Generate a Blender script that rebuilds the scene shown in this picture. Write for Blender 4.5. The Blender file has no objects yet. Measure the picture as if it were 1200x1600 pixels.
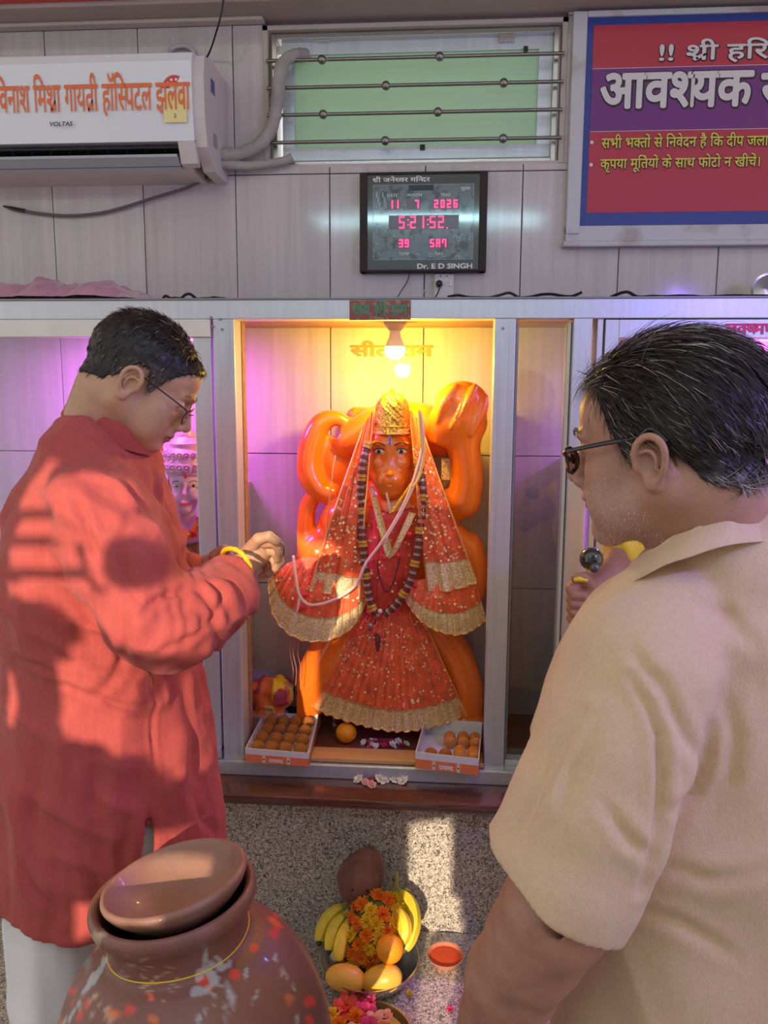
import bpy, bmesh, math, random
import numpy as np
from mathutils import Vector, Matrix
SC = bpy.context.scene
COL = SC.collection

# ------------------------------------------------------------------ camera
F_PX = 1250.0
CAM = np.array([0.0, 0.0, 1.56])
_u = np.array([39., 8400., 1250.]); _u /= np.linalg.norm(_u)
_x = np.array([17000., -190., 1250.]); _x -= _u * _x.dot(_u); _x /= np.linalg.norm(_x)
_y = np.cross(_u, _x)
MC = np.stack([_x, _y, _u], 1)                     # world -> camera
cam_data = bpy.data.cameras.new('camera')
cam_data.sensor_fit = 'VERTICAL'; cam_data.sensor_height = 24.0; cam_data.sensor_width = 18.0
cam_data.lens = F_PX / 1600 * 24.0
cam_data.clip_start = 0.02; cam_data.clip_end = 200
cam = bpy.data.objects.new('camera', cam_data); COL.objects.link(cam)
cm = Matrix([list(r) for r in MC.T]).to_4x4(); cm.translation = Vector(CAM)
cam.matrix_world = cm
SC.camera = cam

# ------------------------------------------------------------------ world, sun, lamps, exposure
SC.view_settings.view_transform = 'Standard'
SC.view_settings.look = 'None'
SC.view_settings.gamma = 1.0
SC.view_settings.use_curve_mapping = False
SC.view_settings.exposure = -0.15
world = bpy.data.worlds.new('sky'); SC.world = world; world.use_nodes = True
bg = world.node_tree.nodes['Background']
bg.inputs[0].default_value = (0.97, 0.93, 0.90, 1); bg.inputs[1].default_value = 0.98

SUN_DIR = Vector((0.10, 0.955, -0.27)).normalized()      # direction the light travels
sl = bpy.data.lights.new('sun', 'SUN'); sl.energy = 6.0; sl.angle = math.radians(0.5); sl.color = (1.0, 0.80, 0.58)
sun = bpy.data.objects.new('sun', sl); COL.objects.link(sun)
sun.rotation_mode = 'QUATERNION'; sun.rotation_quaternion = SUN_DIR.to_track_quat('-Z', 'Y')

def point_light(name, loc, energy, color, size=0.02):
    l = bpy.data.lights.new(name, 'POINT'); l.energy = energy; l.color = color; l.shadow_soft_size = size
    o = bpy.data.objects.new(name, l); COL.objects.link(o); o.location = loc; return o
def area_light(name, loc, direction, energy, color, sx, sy):
    l = bpy.data.lights.new(name, 'AREA'); l.shape = 'RECTANGLE'; l.size = sx; l.size_y = sy; l.energy = energy; l.color = color
    o = bpy.data.objects.new(name, l); COL.objects.link(o); o.location = loc
    o.rotation_mode = 'QUATERNION'; o.rotation_quaternion = Vector(direction).to_track_quat('-Z', 'Y'); return o

# ------------------------------------------------------------------ helpers
def at(px, py, Y):
    """point of the plane at depth Y seen at a pixel of the photograph (measuring aid)"""
    d = MC.T @ np.array([px - 600., 800. - py, -F_PX]); t = Y / d[1]
    return Vector(CAM + d * t)
def atz(px, py, Z):
    d = MC.T @ np.array([px - 600., 800. - py, -F_PX]); t = (Z - CAM[2]) / d[2]
    return Vector(CAM + d * t)
def sc_(Y): return Y / F_PX                       # metres per pixel at depth Y (roughly)
def rect(x0, y0, x1, y1, Y):
    a = at(x0, (y0 + y1) / 2, Y).x; b = at(x1, (y0 + y1) / 2, Y).x
    c = at((x0 + x1) / 2, y1, Y).z; d = at((x0 + x1) / 2, y0, Y).z
    return a, b, c, d

def tag(o, label=None, cat=None, group=None, kind=None):
    if label: o['label'] = label
    if cat: o['category'] = cat
    if group: o['group'] = group
    if kind: o['kind'] = kind
    return o
def empty(name, loc, label=None, cat=None, group=None):
    o = bpy.data.objects.new(name, None); COL.objects.link(o); o.location = loc; o.empty_display_size = .05
    return tag(o, label, cat, group)

def new_mesh(name, V, Fs, mat=None, smooth=False):
    """V (n,3) array, Fs list of faces or (m,k) int array"""
    me = bpy.data.meshes.new(name)
    V = np.asarray(V, dtype=np.float32).reshape(-1, 3)
    if isinstance(Fs, np.ndarray):
        k = Fs.shape[1]; m = Fs.shape[0]
        me.vertices.add(len(V)); me.vertices.foreach_set('co', V.ravel())
        me.loops.add(m * k); me.loops.foreach_set('vertex_index', Fs.astype(np.int32).ravel())
        me.polygons.add(m); me.polygons.foreach_set('loop_start', np.arange(0, m * k, k, dtype=np.int32))
        me.update(calc_edges=True); me.validate()
    else:
        me.from_pydata([tuple(v) for v in V.tolist()], [], Fs); me.update()
    if smooth: me.shade_smooth()
    if mat: me.materials.append(mat)
    return me
def link(name, me, parent=None, world=True):
    o = bpy.data.objects.new(name, me); COL.objects.link(o)
    if parent is not None:
        o.parent = parent
        if world:
            p = parent; loc = Vector((0, 0, 0))
            bpy.context.view_layer.update()
            o.matrix_parent_inverse = parent.matrix_world.inverted()
    return o

class MB:
    """collects shapes; build() links them as one mesh object"""
    def __init__(s): s.V = []; s.F = []; s.n = 0
    def add(s, V, F):
        V = np.asarray(V, float).reshape(-1, 3); s.V.append(V); s.F += [tuple(int(i) + s.n for i in f) for f in F]; s.n += len(V); return s
    def box(s, x0, x1, y0, y1, z0, z1, b=0.0):
        if b <= 0:
            V = [(x, y, z) for x in (x0, x1) for y in (y0, y1) for z in (z0, z1)]
            return s.add(V, [(0, 1, 3, 2), (4, 6, 7, 5), (0, 4, 5, 1), (2, 3, 7, 6), (0, 2, 6, 4), (1, 5, 7, 3)])
        bm = bmesh.new(); bmesh.ops.create_cube(bm, size=1)
        for v in bm.verts:
            v.co = Vector(((x0 + x1) / 2 + v.co.x * (x1 - x0), (y0 + y1) / 2 + v.co.y * (y1 - y0), (z0 + z1) / 2 + v.co.z * (z1 - z0)))
        bmesh.ops.bevel(bm, geom=list(bm.edges), offset=b, segments=2, affect='EDGES', profile=.5)
        bm.verts.ensure_lookup_table()
        s.add([v.co[:] for v in bm.verts], [[v.index for v in f.verts] for f in bm.faces]); bm.free(); return s
    def prism(s, pts, axis, a, b):
        """polygon pts (2D) extruded along axis 'x','y','z' from a to b"""
        n = len(pts); V = []
        for t in (a, b):
            for p, q in pts:
                V.append({'x': (t, p, q), 'y': (p, t, q), 'z': (p, q, t)}[axis])
        F = [tuple(range(n))[::-1], tuple(range(n, 2 * n))] + [(i, (i + 1) % n, n + (i + 1) % n, n + i) for i in range(n)]
        return s.add(V, F)
    def tube(s, pts, r, seg=10, caps=True, closed=False):
        pts = [Vector(p) for p in pts]; n = len(pts)
        rr = r if hasattr(r, '__len__') else [r] * n
        V = []; up = None
        for i, p in enumerate(pts):
            if closed: t = pts[(i + 1) % n] - pts[i - 1]
            else: t = pts[min(i + 1, n - 1)] - pts[max(i - 1, 0)]
            t.normalize()
            if up is None:
                up = Vector((0, 0, 1)) if abs(t.z) < .9 else Vector((1, 0, 0))
            a = t.cross(up).normalized(); up = a.cross(t).normalized(); 
            for k in range(seg):
                th = 2 * math.pi * k / seg
                V.append(p + (a * math.cos(th) + up * math.sin(th)) * rr[i])
        F = []
        m = n if closed else n - 1
        for i in range(m):
            j = (i + 1) % n
            for k in range(seg):
                F.append((i * seg + k, i * seg + (k + 1) % seg, j * seg + (k + 1) % seg, j * seg + k))
        if caps and not closed:
            F.append(tuple(range(seg))[::-1]); F.append(tuple((n - 1) * seg + k for k in range(seg)))
        return s.add([v[:] for v in V], F)
    def cyl(s, c, r, h, axis='z', seg=20, r2=None):
        c = Vector(c); d = {'x': Vector((1, 0, 0)), 'y': Vector((0, 1, 0)), 'z': Vector((0, 0, 1))}[axis] if isinstance(axis, str) else Vector(axis).normalized()
        return s.tube([c - d * h / 2, c + d * h / 2], [r, r if r2 is None else r2], seg)
    def sphere(s, c, r, seg=12, rings=8, R=None):
        rx, ry, rz = r if hasattr(r, '__len__') else (r, r, r)
        V = [(0, 0, rz)]
        for i in range(1, rings):
            ph = math.pi * i / rings
            for k in range(seg):
                th = 2 * math.pi * k / seg
                V.append((rx * math.sin(ph) * math.cos(th), ry * math.sin(ph) * math.sin(th), rz * math.cos(ph)))
        V.append((0, 0, -rz)); n = len(V)
        F = [(0, 1 + k, 1 + (k + 1) % seg) for k in range(seg)]
        for i in range(rings - 2):
            for k in range(seg):
                a = 1 + i * seg + k; b = 1 + i * seg + (k + 1) % seg
                F.append((a, a + seg, b + seg, b))
        F += [(n - 1, 1 + (rings - 2) * seg + (k + 1) % seg, 1 + (rings - 2) * seg + k) for k in range(seg)]
        V = np.array(V)
        if R is not None: V = V @ np.array(R).T
        return s.add(V + np.array(c), F)
    def lathe(s, prof, c=(0, 0, 0), seg=48, R=None, caps=False):
        V = []; n = len(prof)
        for r, z in prof:
            for k in range(seg):
                th = 2 * math.pi * k / seg; V.append((r * math.cos(th), r * math.sin(th), z))
        F = [(i * seg + k, i * seg + (k + 1) % seg, (i + 1) * seg + (k + 1) % seg, (i + 1) * seg + k) for i in range(n - 1) for k in range(seg)]
        if caps: F += [tuple(range(seg))[::-1], tuple((n - 1) * seg + k for k in range(seg))]
        V = np.array(V)
        if R is not None: V = V @ np.array(R).T
        return s.add(V + np.array(c), F)
    def build(s, name, mat, parent=None, smooth=False, fix=True):
        V = np.concatenate(s.V) if s.V else np.zeros((0, 3))
        me = new_mesh(name, V, s.F, mat, smooth)
        if fix:
            bm = bmesh.new(); bm.from_mesh(me); bmesh.ops.recalc_face_normals(bm, faces=bm.faces); bm.to_mesh(me); bm.free()
        if smooth: me.set_sharp_from_angle(angle=math.radians(38))
        return link(name, me, parent)

# ------------------------------------------------------------------ numpy noise
def _hash(i, j, k, s):
    h = (i * 374761393 + j * 668265263 + k * 2147483647 % 1000003 * k + s * 1274126177) & 0x7fffffff
    h = ((h ^ (h >> 13)) * 1274126177) & 0x7fffffff
    return ((h ^ (h >> 16)) & 0xffff) / 65535.0
def noise3(P, scale=1.0, seed=0):
    P = np.asarray(P, float) * scale + 1000.0
    i = np.floor(P).astype(np.int64); f = P - i; f = f * f * f * (f * (f * 6 - 15) + 10); out = 0
    for dx in (0, 1):
        for dy in (0, 1):
            for dz in (0, 1):
                w = (f[..., 0] if dx else 1 - f[..., 0]) * (f[..., 1] if dy else 1 - f[..., 1]) * (f[..., 2] if dz else 1 - f[..., 2])
                out = out + w * _hash(i[..., 0] + dx, i[..., 1] + dy, i[..., 2] + dz, seed)
    return out * 2 - 1
def fbm(P, scale, seed=0, oct=3):
    return sum(noise3(P, scale * 2 ** o, seed + o) / 2 ** o for o in range(oct))

# ------------------------------------------------------------------ distance-field sculpting
class Vol:
    def __init__(s, lo, hi, h):
        s.lo = np.array(lo, float); s.h = h
        s.n = np.ceil((np.array(hi, float) - s.lo) / h).astype(int) + 1
        s.D = np.full(s.n, 0.5, dtype=np.float32); s.T = Matrix.Identity(4); s.s = 1.0
    def xf(s, T): s.T = T; s.s = T.to_scale()[0]; return s
    def _sub(s, lo, hi):
        a = np.maximum(np.floor((lo - s.lo) / s.h).astype(int), 0); b = np.minimum(np.ceil((hi - s.lo) / s.h).astype(int) + 1, s.n)
        if np.any(b <= a): return None, None
        sl = tuple(slice(a[i], b[i]) for i in range(3))
        g = [(s.lo[i] + s.h * np.arange(a[i], b[i])).astype(np.float32) for i in range(3)]
        return sl, (g[0][:, None, None], g[1][None, :, None], g[2][None, None, :])
    def _mix(s, sl, d, k, mode):
        D = s.D[sl]
        if mode == 'add':
            h = np.clip(.5 + .5 * (D - d) / k, 0, 1) if k > 0 else None
            s.D[sl] = np.minimum(D, d) if k <= 0 else D + (d - D) * h - k * h * (1 - h)
        elif mode == 'sub':
            d = -d
            h = np.clip(.5 - .5 * (D - d) / k, 0, 1) if k > 0 else None
            s.D[sl] = np.maximum(D, d) if k <= 0 else D + (d - D) * h + k * h * (1 - h)
    def cap(s, a, b, ra, rb=None, k=.01, mode='add'):
        rb = ra if rb is None else rb
        a = np.array(s.T @ Vector(a)); b = np.array(s.T @ Vector(b)); ra *= s.s; rb *= s.s; k *= s.s
        m = max(ra, rb) + k * 1.2 + 3 * s.h
        sl, g = s._sub(np.minimum(a, b) - m, np.maximum(a, b) + m)
        if sl is None: return s
        ab = b - a; L = max(ab.dot(ab), 1e-9)
        px, py, pz = g[0] - a[0], g[1] - a[1], g[2] - a[2]
        t = np.clip((px * ab[0] + py * ab[1] + pz * ab[2]) / L, 0, 1)
        d = np.sqrt((px - t * ab[0]) ** 2 + (py - t * ab[1]) ** 2 + (pz - t * ab[2]) ** 2) - (ra + (rb - ra) * t)
        s._mix(sl, d, k, mode); return s
    def chain(s, pts, rs, k=.01, mode='add'):
        for i in range(len(pts) - 1): s.cap(pts[i], pts[i + 1], rs[i], rs[i + 1], k if i else k, mode)
        return s
    def ell(s, c, r, k=.01, R=None, mode='add'):
        """ellipsoid; R rotation matrix local->parent"""
        Rm = s.T.to_3x3() * (1 / s.s)
        if R is not None: Rm = Rm @ R
        c = np.array(s.T @ Vector(c)); r = np.array(r, float) * s.s; k *= s.s
        Rn = np.array(Rm); ext = np.sqrt(((Rn * r[None, :]) ** 2).sum(1)); m = ext + k * 1.2 + 3 * s.h
        sl, g = s._sub(c - m, c + m)
        if sl is None: return s
        p = [g[i] - c[i] for i in range(3)]
        q = [p[0] * Rn[0, j] + p[1] * Rn[1, j] + p[2] * Rn[2, j] for j in range(3)]
        k0 = np.sqrt(sum((q[j] / r[j]) ** 2 for j in range(3))); k1 = np.sqrt(sum((q[j] / r[j] ** 2) ** 2 for j in range(3))) + 1e-6
        d = k0 * (k0 - 1) / k1
        s._mix(sl, d, k, mode); return s
    def box(s, c, r, rd=.005, k=.005, R=None, mode='add'):
        Rm = s.T.to_3x3() * (1 / s.s)
        if R is not None: Rm = Rm @ R
        c = np.array(s.T @ Vector(c)); r = np.array(r, float) * s.s; k *= s.s; rd *= s.s
        Rn = np.array(Rm); ext = (np.abs(Rn) * r[None, :]).sum(1); m = ext + k * 1.2 + 3 * s.h
        sl, g = s._sub(c - m, c + m)
        if sl is None: return s
        p = [g[i] - c[i] for i in range(3)]
        q = [np.abs(p[0] * Rn[0, j] + p[1] * Rn[1, j] + p[2] * Rn[2, j]) - (r[j] - rd) for j in range(3)]
        d = np.sqrt(sum(np.maximum(t, 0) ** 2 for t in q)) + np.minimum(np.maximum(np.maximum(q[0], q[1]), q[2]), 0) - rd
        s._mix(sl, d, k, mode); return s
    def grid(s):
        return [(s.lo[i] + s.h * np.arange(s.n[i])).astype(np.float32).reshape([-1 if j == i else 1 for j in range(3)]) for i in range(3)]
    def mesh(s):
        D = s.D; S = D < 0
        c = np.zeros(D[:-1, :-1, :-1].shape, np.int8)
        for dx in (0, 1):
            for dy in (0, 1):
                for dz in (0, 1):
                    c += S[dx:dx + c.shape[0], dy:dy + c.shape[1], dz:dz + c.shape[2]]
        act = (c > 0) & (c < 8); idx = np.full(act.shape, -1, np.int64); ijk = np.argwhere(act); idx[act] = np.arange(len(ijk))
        acc = np.zeros((len(ijk), 3)); cnt = np.zeros(len(ijk))
        cor = [(dx, dy, dz) for dx in (0, 1) for dy in (0, 1) for dz in (0, 1)]
        val = {q: D[ijk[:, 0] + q[0], ijk[:, 1] + q[1], ijk[:, 2] + q[2]] for q in cor}
        for a in cor:
            for ax in range(3):
                if a[ax] == 0:
                    b = list(a); b[ax] = 1; b = tuple(b)
                    va, vb = val[a], val[b]; m = (va < 0) != (vb < 0)
                    t = va[m] / (va[m] - vb[m])
                    p = np.tile(np.array(a, float), (m.sum(), 1)); p[:, ax] += t
                    acc[m] += p; cnt[m] += 1
        V = (ijk + acc / cnt[:, None]) * s.h + s.lo
        Fs = []
        for ax in range(3):
            A = [slice(None)] * 3; B = [slice(None)] * 3; A[ax] = slice(0, -1); B[ax] = slice(1, None)
            sa, sb = S[tuple(A)], S[tuple(B)]
            cr = np.argwhere(sa != sb); 
            u, w = (ax + 1) % 3, (ax + 2) % 3
            ok = (cr[:, u] > 0) & (cr[:, w] > 0) & (cr[:, u] < D.shape[u] - 1) & (cr[:, w] < D.shape[w] - 1); cr = cr[ok]
            ins = sa[cr[:, 0], cr[:, 1], cr[:, 2]]
            def g(du, dw):
                q = cr.copy(); q[:, u] += du; q[:, w] += dw; return idx[q[:, 0], q[:, 1], q[:, 2]]
            f = np.stack([g(-1, -1), g(0, -1), g(0, 0), g(-1, 0)], 1)
            f[~ins] = f[~ins][:, ::-1]; Fs.append(f)
        return V, np.concatenate(Fs)
def vnormals(V, Fq):
    a = V[Fq[:, 2]] - V[Fq[:, 0]]; b = V[Fq[:, 3]] - V[Fq[:, 1]]; n = np.cross(a, b); N = np.zeros_like(V)
    for i in range(4): 
        for j in range(3): N[:, j] += np.bincount(Fq[:, i], n[:, j], len(V))
    return N / (np.linalg.norm(N, axis=1, keepdims=True) + 1e-12)
def smooth_verts(V, Fq, it=1, lam=.5):
    E = np.concatenate([Fq[:, [0, 1]], Fq[:, [1, 2]], Fq[:, [2, 3]], Fq[:, [3, 0]]])
    for _ in range(it):
        c = np.bincount(E[:, 0], minlength=len(V)) + np.bincount(E[:, 1], minlength=len(V)); A = np.zeros_like(V)
        for j in range(3): A[:, j] = np.bincount(E[:, 0], V[E[:, 1], j], len(V)) + np.bincount(E[:, 1], V[E[:, 0], j], len(V))
        V = V + lam * (A / np.maximum(c, 1)[:, None] - V)
    return V
def vol_obj(name, VF, mat, parent=None, color=None):
    V, Fq = VF
    me = new_mesh(name, V, Fq, mat, True)
    if color is not None:
        a = me.color_attributes.new('Col', 'FLOAT_COLOR', 'POINT')
        c = np.ones((len(V), 4), np.float32); c[:, :3] = color; a.data.foreach_set('color', c.ravel())
    return link(name, me, parent)
def join(*vfs):
    V = []; Fq = []; n = 0
    for v, f in vfs: V.append(v); Fq.append(f + n); n += len(v)
    return np.concatenate(V), np.concatenate(Fq)
def crease(V, N, pts, w, depth, ridge=.5):
    """fold line: pts in photograph pixels, on the surface seen from the viewer"""
    c = (V - CAM) @ MC.T; X = 600 + F_PX * c[:, 0] / -c[:, 2]; Y = 800 - F_PX * c[:, 1] / -c[:, 2]
    fr = np.clip(-((V - CAM) * N).sum(1) / np.linalg.norm(V - CAM, axis=1) * 4, 0, 1); d = np.full(len(V), 1e3); tt = np.zeros(len(V)); n = len(pts) - 1
    for i in range(n):
        a, b = np.array(pts[i], float), np.array(pts[i + 1], float); ab = b - a; t = np.clip(((X - a[0]) * ab[0] + (Y - a[1]) * ab[1]) / ab.dot(ab), 0, 1)
        dx, dy = X - a[0] - t * ab[0], Y - a[1] - t * ab[1]; q = np.sqrt(dx * dx + dy * dy); sgn = np.sign(ab[0] * dy - ab[1] * dx); m = q < np.abs(d); d = np.where(m, q * sgn, d); tt = np.where(m, (i + t) / n, tt)
    env = np.sin(np.pi * np.clip(tt * .8 + .1, 0, 1)) * fr
    return env * (-depth * np.exp(-(d / w) ** 2) + ridge * depth * (np.exp(-((d - 2.2 * w) / (1.4 * w)) ** 2) + np.exp(-((d + 2.2 * w) / (1.4 * w)) ** 2)))
def rotm(ax, deg): return Matrix.Rotation(math.radians(deg), 3, ax)

# ------------------------------------------------------------------ materials
def mat(name, color=(.5, .5, .5), rough=.5, metal=0., spec=.5, bump=0., bscale=50., var=0., vscale=8., attr=False, coat=0., sheen=0., sss=0., emit=None, estr=0., trans=0., stretch=None, dirt=None):
    m = bpy.data.materials.new(name); m.use_nodes = True; nt = m.node_tree; N = nt.nodes; L = nt.links
    b = N['Principled BSDF']; b.inputs['Base Color'].default_value = (*color, 1); b.inputs['Roughness'].default_value = rough
    b.inputs['Metallic'].default_value = metal; b.inputs['Specular IOR Level'].default_value = spec
    b.inputs['Coat Weight'].default_value = coat; b.inputs['Coat Roughness'].default_value = .08
    b.inputs['Sheen Weight'].default_value = sheen; b.inputs['Transmission Weight'].default_value = trans
    if sss: b.inputs['Subsurface Weight'].default_value = sss; b.inputs['Subsurface Radius'].default_value = (.012, .005, .003); b.inputs['Subsurface Scale'].default_value = 1.0
    if emit: b.inputs['Emission Color'].default_value = (*emit, 1); b.inputs['Emission Strength'].default_value = estr
    src = None
    tc = N.new('ShaderNodeTexCoord'); mp = N.new('ShaderNodeMapping'); L.new(tc.outputs['Object'], mp.inputs[0])
    if stretch: mp.inputs['Scale'].default_value = stretch
    if attr:
        at_ = N.new('ShaderNodeAttribute'); at_.attribute_name = 'Col'; src = at_.outputs['Color']
    else:
        rgb = N.new('ShaderNodeRGB'); rgb.outputs[0].default_value = (*color, 1); src = rgb.outputs[0]
    if var:
        n = N.new('ShaderNodeTexNoise'); n.inputs['Scale'].default_value = vscale; n.inputs['Detail'].default_value = 4; L.new(mp.outputs[0], n.inputs['Vector'])
        mr = N.new('ShaderNodeMapRange'); mr.inputs['From Min'].default_value = .3; mr.inputs['From Max'].default_value = .7; mr.inputs['To Min'].default_value = 1 - var; mr.inputs['To Max'].default_value = 1 + var
        L.new(n.outputs['Fac'], mr.inputs['Value'])
        mx = N.new('ShaderNodeVectorMath'); mx.operation = 'SCALE'; L.new(src, mx.inputs[0]); L.new(mr.outputs[0], mx.inputs['Scale']); src = mx.outputs[0]
    if dirt:
        n = N.new('ShaderNodeTexNoise'); n.inputs['Scale'].default_value = dirt[1]; n.inputs['Detail'].default_value = 6; L.new(mp.outputs[0], n.inputs['Vector'])
        cr = N.new('ShaderNodeMapRange'); cr.inputs['From Min'].default_value = dirt[2]; cr.inputs['From Max'].default_value = dirt[2] + .12; L.new(n.outputs['Fac'], cr.inputs['Value'])
        mx = N.new('ShaderNodeMix'); mx.data_type = 'RGBA'; L.new(cr.outputs[0], mx.inputs[0]); L.new(src, mx.inputs[6]); mx.inputs[7].default_value = (*dirt[0], 1); src = mx.outputs[2]
    L.new(src, b.inputs['Base Color'])
    if bump:
        n = N.new('ShaderNodeTexNoise'); n.inputs['Scale'].default_value = bscale; n.inputs['Detail'].default_value = 3; L.new(mp.outputs[0], n.inputs['Vector'])
        bp = N.new('ShaderNodeBump'); bp.inputs['Strength'].default_value = bump; bp.inputs['Distance'].default_value = .003; L.new(n.outputs['Fac'], bp.inputs['Height']); L.new(bp.outputs[0], b.inputs['Normal'])
    m.diffuse_color = (*color, 1)
    return m
def emis(name, color, strength):
    return mat(name, (0, 0, 0), emit=color, estr=strength)

M = {}
def granite(name, dark=(.06, .055, .05), lite=(.72, .64, .54), sc=190):
    m = bpy.data.materials.new(name); m.use_nodes = True; N = m.node_tree.nodes; L = m.node_tree.links; b = N['Principled BSDF']
    tc = N.new('ShaderNodeTexCoord')
    n = N.new('ShaderNodeTexNoise'); n.inputs['Scale'].default_value = sc; n.inputs['Detail'].default_value = 2; n.inputs['Distortion'].default_value = 1.5; L.new(tc.outputs['Object'], n.inputs['Vector'])
    r = N.new('ShaderNodeValToRGB'); e = r.color_ramp.elements
    e[0].position = .36; e[0].color = (*dark, 1); e[1].position = .62; e[1].color = (*lite, 1)
    x = e.new(.46); x.color = (.30, .27, .24, 1); x = e.new(.54); x.color = (.54, .48, .41, 1)
    L.new(n.outputs['Fac'], r.inputs[0]); L.new(r.outputs[0], b.inputs['Base Color']); b.inputs['Roughness'].default_value = .38
    return m
M['granite'] = granite('speckled_granite')
def tile_mat():
    m = mat('glazed_tile', (.56, .50, .475), rough=.10, spec=.5, coat=.3); N = m.node_tree.nodes; L = m.node_tree.links; b = N['Principled BSDF']
    tc = N.new('ShaderNodeTexCoord'); mp = N.new('ShaderNodeMapping'); mp.inputs['Scale'].default_value = (70, 70, 3); L.new(tc.outputs['Object'], mp.inputs[0])
    n = N.new('ShaderNodeTexNoise'); n.inputs['Scale'].default_value = 1; n.inputs['Detail'].default_value = 3; L.new(mp.outputs[0], n.inputs['Vector'])
    r = N.new('ShaderNodeValToRGB'); e = r.color_ramp.elements; e[0].position = .3; e[0].color = (.475, .425, .41, 1); e[1].position = .7; e[1].color = (.56, .505, .485, 1)
    L.new(n.outputs['Fac'], r.inputs[0]); L.new(r.outputs[0], b.inputs['Base Color'])
    n2 = N.new('ShaderNodeTexNoise'); n2.inputs['Scale'].default_value = 9; L.new(tc.outputs['Object'], n2.inputs['Vector'])
    bp = N.new('ShaderNodeBump'); bp.inputs['Strength'].default_value = .12; bp.inputs['Distance'].default_value = .004; L.new(n2.outputs['Fac'], bp.inputs['Height']); L.new(bp.outputs[0], b.inputs['Normal'])
    return m
M['tile'] = tile_mat()
M['grout'] = mat('grout', (.16, .14, .13), .9)
M['alu'] = mat('brushed_aluminium', (.60, .64, .68), .38, .55, bump=.08, bscale=60, stretch=(8, 8, .4), var=.06, vscale=10)
M['alu_warm'] = mat('powder_coated_aluminium', (.72, .70, .64), .4, .25, var=.05)
M['alu_dark'] = mat('dark_aluminium', (.25, .25, .27), .4, .5)
M['plaster'] = mat('beam_plaster', (.40, .33, .30), .8, var=.08, vscale=3)
M['beige'] = mat('beige_plaster', (.50, .44, .38), .7, var=.06)
M['redpaint'] = mat('red_paint', (.60, .07, .05), .55)
M['brown'] = mat('brown_polished_stone', (.115, .045, .035), .12, spec=.6, coat=.4, var=.15, vscale=20)
M['floor_brown'] = mat('reddish_brown_stone', (.24, .075, .045), .14, spec=.6, coat=.3, var=.15, vscale=20)
M['steel'] = mat('steel', (.55, .55, .54), .25, .95)
M['bar_steel'] = mat('dull_bar_steel', (.28, .27, .26), .3, .9)
M['white'] = mat('white_plastic', (.72, .76, .78), .22, coat=.3)
M['white2'] = mat('off_white_plastic', (.60, .54, .52), .4)
M['black'] = mat('black_plastic', (.012, .012, .014), .35)
M['gold'] = mat('gold_brocade', (.92, .72, .38), .36, .4, bump=1.0, bscale=300, var=.4, vscale=230)
M['brass'] = mat('brass', (.75, .50, .14), .25, 1.0)
M['plywood'] = mat('plywood', (.30, .16, .08), .6, var=.25, vscale=14, stretch=(1, 6, 6))
M['wood_edge'] = mat('varnished_edge', (.62, .33, .14), .45, var=.1)
M['floor'] = mat('stone_floor', (.25, .22, .20), .5, var=.1, vscale=3)

def glass_mat(name, tint=(.9, .95, .95), refl=.10, rough=.02):
    m = bpy.data.materials.new(name); m.use_nodes = True; N = m.node_tree.nodes; L = m.node_tree.links; N.clear()
    o = N.new('ShaderNodeOutputMaterial'); t = N.new('ShaderNodeBsdfTransparent'); g = N.new('ShaderNodeBsdfGlossy'); fr = N.new('ShaderNodeFresnel'); fr.inputs[0].default_value = 1.5
    ad = N.new('ShaderNodeMath'); ad.operation = 'ADD'; ad.inputs[1].default_value = refl; L.new(fr.outputs[0], ad.inputs[0])
    mx = N.new('ShaderNodeMixShader'); t.inputs[0].default_value = (*tint, 1); g.inputs['Roughness'].default_value = rough; g.inputs['Color'].default_value = (1, 1, 1, 1)
    L.new(ad.outputs[0], mx.inputs[0]); L.new(t.outputs[0], mx.inputs[1]); L.new(g.outputs[0], mx.inputs[2]); L.new(mx.outputs[0], o.inputs[0])
    return m
M['glass'] = glass_mat('clear_glass', refl=.03)

def translucent_mat(name, c, f):
    m = mat(name, c, .35); N = m.node_tree.nodes; L = m.node_tree.links; b = N['Principled BSDF']; o = N['Material Output']
    t = N.new('ShaderNodeBsdfTranslucent'); t.inputs[0].default_value = (*c, 1); mx = N.new('ShaderNodeMixShader'); mx.inputs[0].default_value = f
    L.new(b.outputs[0], mx.inputs[1]); L.new(t.outputs[0], mx.inputs[2]); L.new(mx.outputs[0], o.inputs[0]); return m
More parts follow.
